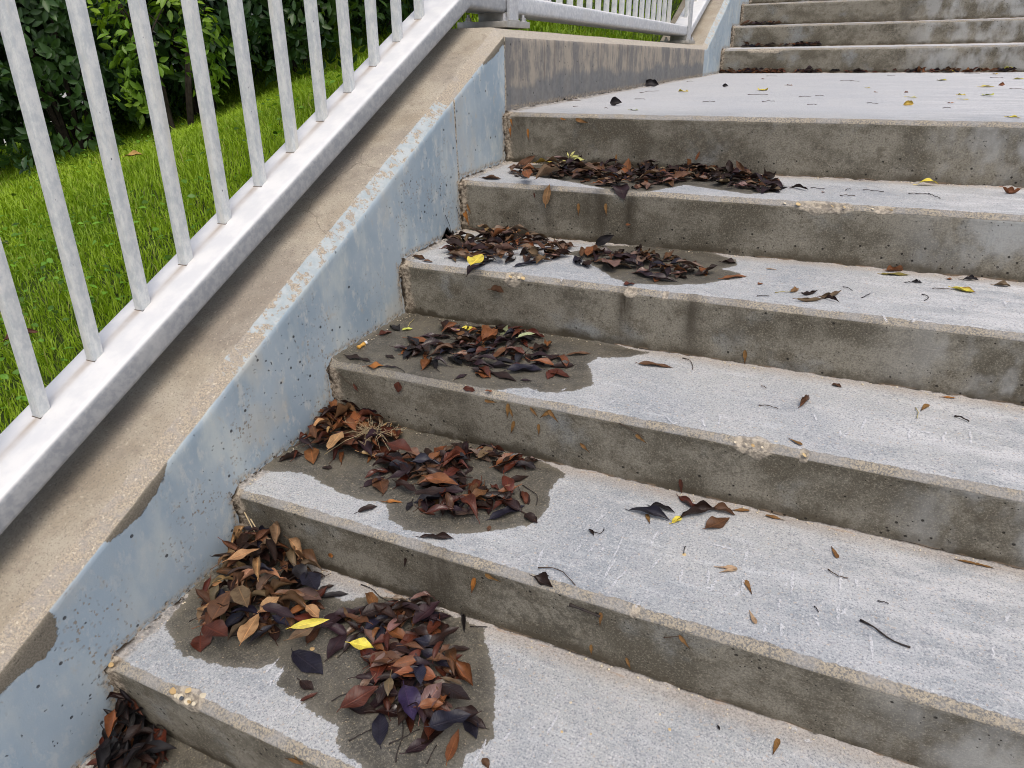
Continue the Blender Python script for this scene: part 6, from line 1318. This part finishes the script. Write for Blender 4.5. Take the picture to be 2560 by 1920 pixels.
# --- random leaves of the piles: plan (count, curl, palette weights, height step)
dk = [('dark', 5), ('purple', 3), ('red', 3), ('brown', 2), ('blue', 2), ('black', 1), ('rust', 1.2)]
PLAN = {
 'T0a': (200, (.3, 1.3), [('tan', 2.5), ('brown', 5), ('greytan', 3), ('dark', 4), ('rust', 1.2), ('red', 1), ('blue', 1)], .0046, .40, 'x in the corner heap, lowest full step'),
 'T0b': (165, (.1, .7), [('dark', 6), ('purple', 3), ('red', 4), ('brown', 3), ('blue', 1), ('rust', 1.5), ('greytan', 1), ('mauve', 1)], .0026, .75, 'x in the flat right heap, lowest full step'),
 'T1a': (130, (.3, 1.3), [('brown', 4), ('red', 3), ('rust', 2), ('dark', 4), ('tan', 1), ('purple', 1.5)], .0042, .5, 'x in the dried grass pile, second step'),
 'T1b': (150, (.1, .8), [('dark', 6), ('red', 4), ('brown', 3), ('purple', 2), ('blue', .7), ('rust', 2), ('black', 1), ('mauve', 1)], .0026, .75, 'x in the middle heap, second step'),
 'T2': (130, (.1, .8), [('dark', 7), ('red', 4), ('purple', 3), ('brown', 2), ('blue', .8), ('rust', 1.5), ('black', 2)], .0026, .75, 'x in the third step pile'),
 'T3a': (165, (.2, 1.1), [('brown', 4), ('dark', 4), ('greytan', 3), ('purple', 2), ('rust', 1), ('tan', .6), ('mauve', 5)], .0036, .3, 'x in the left pile, fourth step'),
 'T3b': (95, (.1, .8), [('dark', 5), ('purple', 3), ('brown', 3), ('rust', 1), ('blue', .6), ('mauve', 3)], .0026, .7, 'x in the right pile, fourth step'),
 'T4': (330, (.1, .8), [('dark', 6), ('brown', 4), ('purple', 3), ('greytan', 2), ('blue', .7), ('rust', 1), ('mauve', 3)], .0030, .5, 'x in the long pile below the landing'),
 'Tm': (80, (.3, 1.2), [('black', 4), ('dark', 4), ('red', 1.5), ('rust', 1)], .0046, .5, 'x in the heap at the bottom left edge'),
}
IND_QUOTA = {'T0a': 26, 'T0b': 26, 'T1a': 14, 'T1b': 20, 'T2': 12, 'T3a': 10, 'T3b': 6, 'T4': 12, 'Tm': 8}
def wpick(r, ws):
    t = r.uniform(0, sum(w for _, w in ws))
    for n_, w in ws:
        t -= w
        if t <= 0: return n_
    return ws[-1][0]
RV, RF, RC, RU, RT, RG = [], [], [], [], [], []; roff = 0
def keep_rest(W, F, U, T, colr, gloss):
    global roff
    RV.append(W); RF.extend([tuple(i+roff for i in f) for f in F]); RC.append(np.tile(colr, (len(W), 1))); RU.extend(U); RT.extend(T); RG.extend([gloss]*len(W)); roff += len(W)
def heap_leaf(k, x, y, L_, w, yaw, curl, tilt, dz, seed, arch=0, roll=0, extra=0.0, stalk=.012):
    V, F, U, T = leaf_geo(L_, w, curl, arch, roll, seed, stalk=stalk)
    ca, sa = math.cos(yaw), math.sin(yaw)
    up = Vector((math.sin(tilt[0]), math.sin(tilt[1]), 1)).normalized()
    ax = Vector((ca, sa, 0)); ax = (ax-up*ax.dot(up)).normalized()
    W = orient(V, (x, y, 0), ax, up)
    g_ = hgrid(k); ix, iy = cells(k, W); hh = np.percentile(g_[ix, iy], 82)
    zt = ZK[k]+SL*(y-YK[k])/(YK[k+1]+LEAN-YK[k]); low = np.percentile(W[:, 2], 22)
    W[:, 2] += zt+hh-low+.001+extra
    W = clampw(k, W)
    np.maximum.at(g_, (ix, iy), hh+dz)
    return W, F, U, T
USED = set()
CW = dict(mauve='mauve brown', dark='dark brown', purple='purple brown', red='wine red', tan='light tan', greytan='grey tan', brown='brown', black='black', blue='blue black', rust='rust')
def uniq_label(cn, L_, w, curl, x, y, poly, place):
    c = poly.mean(0); ext = poly.max(0)-poly.min(0); fx, fy = (x-c[0])/ext[0], (y-c[1])/ext[1]
    hx = 'left' if fx < -.17 else 'right' if fx > .17 else 'middle'; hy = 'front' if fy < -.17 else 'back' if fy > .17 else ''
    where = (hy+' '+hx).strip(); size = 'small ' if L_ < .036 else 'large ' if L_ > .052 else ''; shp = 'curled ' if curl > .8 else 'broad ' if w > .43 else 'slim ' if w < .35 else ''
    for lab in ('%s%s%s leaf, %s of %s' % (size, shp, CW[cn], where, place), '%s%s%s leaf lower %s of %s' % (size, shp, CW[cn], where, place), '%s%s%s leaf half hidden %s of %s' % (size, shp, CW[cn], where, place)):
        if lab not in USED: break
    USED.add(lab); return lab
seed = 100
for name, (k, poly) in PILES.items():
    n, cr, ws, dz, gl, lab = PLAN[name]; poly = np.array(poly); lo, hi = poly.min(0), poly.max(0); r = random.Random(hash(name) % 7 + 5 if False else sum(map(ord, name)))
    lst = []
    tries = 0
    while len(lst) < n and tries < 20000:
        tries += 1; x = r.uniform(lo[0], hi[0]); y = r.uniform(lo[1], hi[1]); sd = poly_sd(np.array([[x, y]]), poly)[0]
        if sd < .004 or x < .006: continue
        if r.random() > .35+min(1, sd/.05): continue
        lst.append((x, y, sd))
    for i, (x, y, sd) in enumerate(lst):
        seed += 1; L_ = (r.uniform(.036, .064) if r.random() < .8 else r.uniform(.022, .036))*(1.0 if r.random() < .85 else 1.15); w = r.uniform(.30, .48); curl = r.uniform(*cr)
        tl = .10+.26*min(1, curl); tl *= 2.6 if r.random() < (.18 if name in ('T4', 'T3a', 'T0a', 'T1a') else .06) else 1; tilt = (r.uniform(-tl, tl), r.uniform(-tl, tl))
        W, F, U, T = heap_leaf(k, x, y, L_, w, r.uniform(0, 6.28), curl, tilt, dz, seed, arch=r.uniform(-.002, .005)*(1+curl), stalk=r.choice((0, .008, .014, .018)))
        cn = wpick(r, ws); gloss = min(1, max(0, gl+r.uniform(-.3, .3))); colr = vary(PAL[cn], r, .25)
        if i >= n-IND_QUOTA[name]:
            o = emit(W, F, U, T, colr, gloss, 'fallen_leaf'); tag(o, uniq_label(cn, L_, w, curl, x, y, poly, lab.split(' in ', 1)[1]), 'leaf', 'leaves in '+lab.split(' in ', 1)[1])
        else: keep_rest(W, F, U, T, colr, gloss)
# strips of leaves along the riser feet behind the landing and above
for (k, xa, xb, n, dep, cols) in ((5, .0, .42, 95, .05, dk+[('brown', 5), ('rust', 3)]), (5, .50, .66, 20, .03, dk+[('brown', 4)]), (5, .72, 1.1, 16, .02, dk), (5, 1.15, 1.75, 60, .05, dk+[('rust', 3), ('brown', 4), ('yellow', .5)]), (6, .05, .60, 40, .03, dk+[('brown', 4)]), (7, .02, .30, 16, .03, dk+[('brown', 4)]), (-1, .0, .1, 14, .2, [('rust', 1), ('black', 3)])):
    r = random.Random(k*31+int(xa*100))
    for i in range(n):
        seed += 1; x = r.uniform(xa, xb); y = YK[k+1]+LEAN-r.uniform(.004, dep)
        V, F, U, T = leaf_geo(r.uniform(.03, .06), r.uniform(.35, .55), r.uniform(.3, 1.4), 0, 0, seed); up = Vector((r.uniform(-.5, .5), r.uniform(-.7, .2), 1)).normalized(); yaw = r.uniform(-.7, .7)+(math.pi if r.random() < .5 else 0)
        ax = Vector((math.cos(yaw), math.sin(yaw), 0)); ax = (ax-up*ax.dot(up)).normalized(); W = orient(V, (x, y, 0), ax, up); W[:, 2] += tz(k, y)-np.percentile(W[:, 2], 15)+r.uniform(0, .014)
        W = clampw(k, W); keep_rest(W, F, U, T, vary(PAL[wpick(r, cols)], r, .25), .4)
# --- leaves, seeds and twigs one can point at
def tube(pts, rad, n=5, taper=.7):
    V, F = [], []; pts = [Vector(p_) for p_ in pts]
    for i, p_ in enumerate(pts):
        d = (pts[min(i+1, len(pts)-1)]-pts[max(i-1, 0)]).normalized(); a = d.cross(Vector((0, 0, 1)) if abs(d.z) < .9 else Vector((1, 0, 0))).normalized(); b = d.cross(a)
        rr = rad*(1-(1-taper)*i/(len(pts)-1))*(1+.15*math.sin(i*2.3))*(1.35 if i in (0, len(pts)-1) else 1)
        for j in range(n): q = p_+a*math.cos(6.2832*j/n)*rr+b*math.sin(6.2832*j/n)*rr; V.append(tuple(q))
    for i in range(len(pts)-1):
        for j in range(n): F.append((i*n+j, i*n+(j+1) % n, (i+1)*n+(j+1) % n, (i+1)*n+j))
    F.append(tuple(range(n))[::-1]); F.append(tuple((len(pts)-1)*n+j for j in range(n)))
    return V, F
TW = dict(bark='twigb', twig='twig', lime='twigl', olive='twigl', orange='twig')
items = sorted(ITEMS, key=lambda it: it[6].get('top', 0) if it[0] != 'samara' else 2)
for (kind, surf, k, P, Q, colr, kw) in items:
    seed += 1; r = random.Random(seed); P = np.array(P); Q = np.array(Q); L_ = float(np.linalg.norm(Q-P)); lab = kw.get('l')
    if kind != 'twig' and L_ > .078: mid_ = (P+Q)/2; P = mid_+(P-mid_)*.078/L_; Q = mid_+(Q-mid_)*.078/L_; L_ = .078
    if kind == 'twig':
        pts = []; bend = kw.get('bend', r.uniform(-.06, .06)); rad = kw.get('t', .0009)
        for i in range(8):
            t = i/7; p_ = P*(1-t)+Q*t
            if surf == 't':
                d = (Q-P)[:2]; nn = np.array([-d[1], d[0]]); p_[:2] += nn*bend*4*t*(1-t)+nn*.03*math.sin(t*7+seed)*(1 if L_ > .04 else 0); p_[2] = tz(k, p_[1])+rad+.0012+.002*math.sin(math.pi*t)*(1 if r.random() < .5 else .3)
            else:
                d = Q-P; p_[0] += -d[2]*bend*4*t*(1-t); p_[2] += d[0]*bend*4*t*(1-t); p_[1] = ry(k, p_[2])-rad-.0015
            pts.append(p_)
        V, F = tube(pts, rad); V = np.array(V); loc = V.mean(0); me = mesh_np('twig', V-loc, F); o = link('twig', me, M[TW.get(colr, 'twig')], loc=tuple(loc))
        mx_, my_ = (P+Q)[:2]/2
        if not lab: lab = '%s brown stalk on the %s %s of the landing' % ('longer thin' if L_ > .05 else 'short thin', 'back' if my_ > 3.6 else 'front' if my_ < 2.5 else 'central', 'left' if mx_ < .5 else 'right' if mx_ > 1.0 else 'middle'); grp = 'stalks scattered on the landing'
        else: grp = None
        tag(o, lab, 'twig', grp)
        continue
    w = kw.get('w', .26); curl = kw.get('curl', r.uniform(.08, .35)); arch = kw.get('arch', 0.0); roll = kw.get('roll', 0.0)
    sam_ = kind == 'samara'; nm = 'ash_seed' if sam_ else 'fallen_leaf'
    colv = vary(PAL[colr], r, .08); gloss = {'tan': .15, 'greytan': .2, 'samara': .2, 'tansam': .1}.get(colr, .6 if k in (0, 1, 2) else .4)
    if sam_: curl = .15
    V, F, U, T = leaf_geo(L_, w, curl, arch, roll, seed, sam_, stalk=.0 if sam_ or L_ < .03 else .010)
    if surf == 't' and kw.get('stand'):
        ctr = (P+Q)/2; hgt = kw['stand']; L_ = min(max(L_, hgt*.9), hgt*1.6); V, F, U, T = leaf_geo(L_, hgt/L_*1.1, .7, .004, 0, seed, False, stalk=0)
        up = Vector((.25, -1, .45)).normalized(); ax = Vector((1, r.uniform(-.3, .3), .1)); ax = (ax-up*ax.dot(up)).normalized()
        W = orient(V, (ctr[0], ctr[1], 0), ax, up); W[:, 2] += tz(k, ctr[1])-W[:, 2].min()+.001; W = clampw(k, W)
    elif surf == 't':
        ctr = (P+Q)/2; d = Q-P
        if kw.get('top') or sam_:
            g_ = hgrid(k); ix, iy = cells(k, orient(V, (ctr[0], ctr[1], 0), (d[0], d[1], 0), (0, 0, 1))); h_ = float(np.percentile(g_[ix, iy], 88))
        else: h_ = 0.0
        h_ += kw.get('lift', 0)
        tocam = np.array(CAM)-ctr; ctr = ctr+tocam*(h_/max(tocam[2], .2)) if k < 5 else ctr
        up = Vector((r.uniform(-.18, .18), r.uniform(-.18, .12), 1)) if kw.get('top') else Vector((r.uniform(-.04, .04), r.uniform(-.04, .04), 1))
        ax = Vector((d[0], d[1], 0)); up.normalize(); ax = (ax-up*ax.dot(up)).normalized()
        W = orient(V, (ctr[0], ctr[1], 0), ax, up); W[:, 2] += tz(k, ctr[1])+h_-np.percentile(W[:, 2], 12)+.0015
        if (W[:, 1] < YK[k]).mean() > .15 and not kw.get('top'):      # drapes over the nosing
            over = np.clip(YK[k]+.004-W[:, 1], 0, 1); W[:, 2] -= over*.9; W[:, 1] += over*.75
        else: W = clampw(k, W)
        if kw.get('top') and h_ > 0: np.maximum.at(hgrid(k), cells(k, W), h_+.002)
    else:
        ctr = (P+Q)/2; d = Q-P; off = kw.get('off', 0.0); ctr[2] += kw.get('rise', 0.0)
        up = Vector((r.uniform(-.08, .08), -1, .05+off*6)); ax = Vector((d[0], 0, d[2])); up.normalize(); ax = (ax-up*ax.dot(up)).normalized()
        W = orient(V, (ctr[0], 0, ctr[2]), ax, up)
        nose_off = .012 if (ZK[k]-ctr[2] < CH*1.6 and not sam_) else 0
        W[:, 1] += ry(k, ctr[2])-W[:, 1].max()-.0018-off-nose_off*.3
    if kw.get('rim'):
        pass
    loc = W.mean(0); me = mesh_np(nm, W-loc, F); n = len(W); cc = np.tile(colv, (n, 1))
    Ua, Ta = np.array(U), np.array(T)
    if kw.get('rim'):
        e = (np.abs(Ua) > .8) & (Ta > .35) & (Ua > 0) | (Ta > .88); cc[e] = (.25, .10, .03)
    if colr == 'orange' or colr == 'samara': cc[Ta < .25] = np.array(colv)*.45
    cattr(me, 'lcol', cc); fattr(me, 'lu', U); fattr(me, 'lt', T); fattr(me, 'gloss', [gloss]*n)
    o = link(nm, me, M['leaf'], loc=tuple(loc)); tag(o, lab, 'seed' if sam_ else 'leaf', 'pale yellow leaflets of the sprig' if 'leaflet' in lab else None)
    # very light leaves lie exposed; nothing more to do
me = mesh_np('fallen_leaves', np.concatenate(RV), RF); cattr(me, 'lcol', np.concatenate(RC)); fattr(me, 'lu', RU); fattr(me, 'lt', RT); fattr(me, 'gloss', RG)
tag(link('fallen_leaves', me, M['leaf']), 'mass of brown fallen leaves lying underneath in the piles and along the riser feet', 'leaf litter', kind='stuff')

# cigarette butt on the third step
B0 = Vector((.0236, .708, tz(2, .708)+.0045)); B1 = Vector((.0235, .7375, tz(2, .7375)+.0045))
bt = tag(empty('cigarette_butt', tuple(B0-Vector((0, 0, .0045)))), 'orange yellow cigarette butt with a pale end by the wall on the third step', 'cigarette butt')
mo = mat_simple('stained filter paper', (.55, .28, .05), (.66, .38, .09), 120, .8)
for nm, a, b, mt in (('filter', B0, B0+(B1-B0)*.76, mo), ('paper_end', B0+(B1-B0)*.765, B1, M['white'])):
    V, F = tube([a+(b-a)*t for t in np.linspace(0, 1, 5)], .0038, 10, 1.0); o = link(nm, mesh_np(nm, V, F), mt); o.parent = bt; o.matrix_parent_inverse = Matrix.Translation(-Vector(bt.location))
# dried grass head on the corner pile of the second step
r = random.Random(4); V, F = [], []; cx, cy, cz = .165, .545, tz(1, .545)+.045
def add_tube(pts, rad, tp=.4):
    v, f = tube(pts, rad, 3, tp); b = len(V); V.extend(v); F.extend([tuple(i+b for i in q) for q in f])
for i in range(46):
    a = r.uniform(0, 6.28); l = r.uniform(.025, .075); e = r.uniform(-.15, .7); d = Vector((math.cos(a), math.sin(a)*.7-.15, e*.5)); p0 = Vector((cx+r.uniform(-.02, .02), cy+r.uniform(-.012, .012), cz-.006))
    p2 = p0+d*l; p2.z = max(p2.z, tz(1, p2.y)+.003); p1 = (p0+p2)/2+Vector((r.uniform(-.004, .004), 0, .006)); add_tube([p0, p1, p2], .00042)
    if r.random() < .5:
        for q in range(2): c_ = p1+(p2-p1)*r.uniform(.3, 1); add_tube([c_, c_+Vector((r.uniform(-.012, .012), r.uniform(-.012, .012), r.uniform(0, .012)))], .0004)
add_tube([(.096, .470, tz(1, .47)+.012), (.13, .50, tz(1, .5)+.036), (cx, cy, cz)], .0008, .8); add_tube([(.222, .526, tz(1, .526)+.012), (.19, .54, cz-.008), (cx, cy, cz)], .0007, .8)
tag(link('dry_grass_tuft', mesh_np('dry_grass_tuft', V, F), M['straw']), 'straw coloured dried grass seed head lying on the corner pile of the second step', 'dried grass')
# a few straws stuck behind the heap in the lowest corner
for i, (a, b, lab) in enumerate((((.045, .300, .105), (.105, .290, .040), 'yellow straw lying against the riser behind the corner heap of the lowest full step'), ((.085, .304, .085), (.093, .300, .03), 'short brown stick standing behind the corner heap'), ((.030, .302, .115), (.075, .296, .045), 'thin olive straw crossing the corner behind the corner heap'))):
    v, f = tube([a, tuple((np.array(a)+np.array(b))/2+np.array([0, -.003, .002])), b], .0011, 4, .6); tag(link('straw', mesh_np('straw', v, f), M['straw'] if i != 1 else M['twig']), lab, 'straw')
# dark weed stems on the blue wall
for (a, b, lab) in (((.004, 1.221, .526+.0), (.004, 1.250, .455), 'green black grass stem leaning on the blue wall above the fourth step pile'), ((.004, 1.160, .515), (.006, 1.185, .452), 'thin hooked stalk standing up from the fourth step pile against the wall')):
    v, f = tube([a, tuple((np.array(a)+np.array(b))/2+np.array([.001, .004, 0])), b], .0009, 4, .6); tag(link('stalk', mesh_np('stalk', v, f), M['twigb']), lab, 'stalk')
# grit along the riser feet and the wall foot
GV, GF = [], []; bmi = bmesh.new(); bmesh.ops.create_icosphere(bmi, subdivisions=1, radius=1.0); IV = np.array([v.co[:] for v in bmi.verts]); IF = [[v.index for v in f.verts] for f in bmi.faces]; bmi.free()
go = 0; r = random.Random(9)
for k in range(0, 6):
    for i in range(170 if k < 5 else 150):
        if k == 5:
            if r.random() < .6: x = abs(r.gauss(0, .012))+.004; y = r.uniform(YK[5]+.03, YK[6])
            else: x = r.uniform(0, 2.0); y = YK[6]+LEAN-abs(r.gauss(0, .02))-.004
        elif r.random() < .3: x = abs(r.gauss(0, .009))+.003; y = r.uniform(YK[k]+.02, YK[k+1])
        else: x = r.uniform(0, 1.4); y = YK[k+1]+LEAN-abs(r.gauss(0, .007))-.003
        s_ = r.uniform(.0006, .0018)*(1.6 if r.random() < .08 else 1); q = IV*np.array([s_, s_*r.uniform(.7, 1.1), s_*.7])+np.array([x, y, tz(k, y)+s_*.4]); GV.append(q); GF.extend([[a+go for a in f] for f in IF]); go += len(IV)
o = link('grit', mesh_np('grit', np.concatenate(GV), GF), M['peb2']); tag(o, kind='stuff'); place_child(o, stair)
# on the lawn
V, F, U, T = leaf_geo(.06, .5, .6, 0, 0, 3); px, py = -1.12, 1.13; W = orient(V, (px, py, float(lawn_z([px], [py])[0])+.05), (1, .5, .1), (.2, -.3, 1)); o = emit(W, F, U, T, (.46, .30, .10), .2, 'fallen_leaf'); tag(o, 'light brown leaf lying on the lawn in front of the hedge', 'leaf')
V, F, U, T = leaf_geo(.07, .4, .8, 0, 0, 5); px, py = -.62, .36; W = orient(V, (px, py, float(lawn_z([px], [py])[0])+.035), (.6, .8, .1), (.2, -.3, 1)); o = emit(W, F, U, T, (.12, .055, .035), .2, 'fallen_leaf'); tag(o, 'dark brown leaf sunk in the grass left of the second baluster', 'leaf')
px, py = -.50, .445; pz = float(lawn_z([px], [py])[0]); fl = tag(empty('clover_flower', (px, py, pz)), 'small white clover flower in the grass right beside the railing', 'flower')
v, f = tube([(px, py, pz), (px+.003, py, pz+.03), (px, py-.003, pz+.055)], .0009, 4, .8); o = link('stem', mesh_np('stem', v, f), M['twigl']); o.parent = fl; o.matrix_parent_inverse = Matrix.Translation(-Vector(fl.location))
n = 60; d = NR.normal(0, 1, (n, 3)); d /= np.linalg.norm(d, axis=1, keepdims=True); v, f, c, u = scatter_leaves(np.array([px, py-.003, pz+.058])+d*.004, d, NR.normal(0, 1, (n, 3)), np.full(n, .009), np.ones((n, 3))*.7); o = link('flower_head', mesh_np('flower_head', v, f), M['white']); o.parent = fl; o.matrix_parent_inverse = Matrix.Translation(-Vector(fl.location))
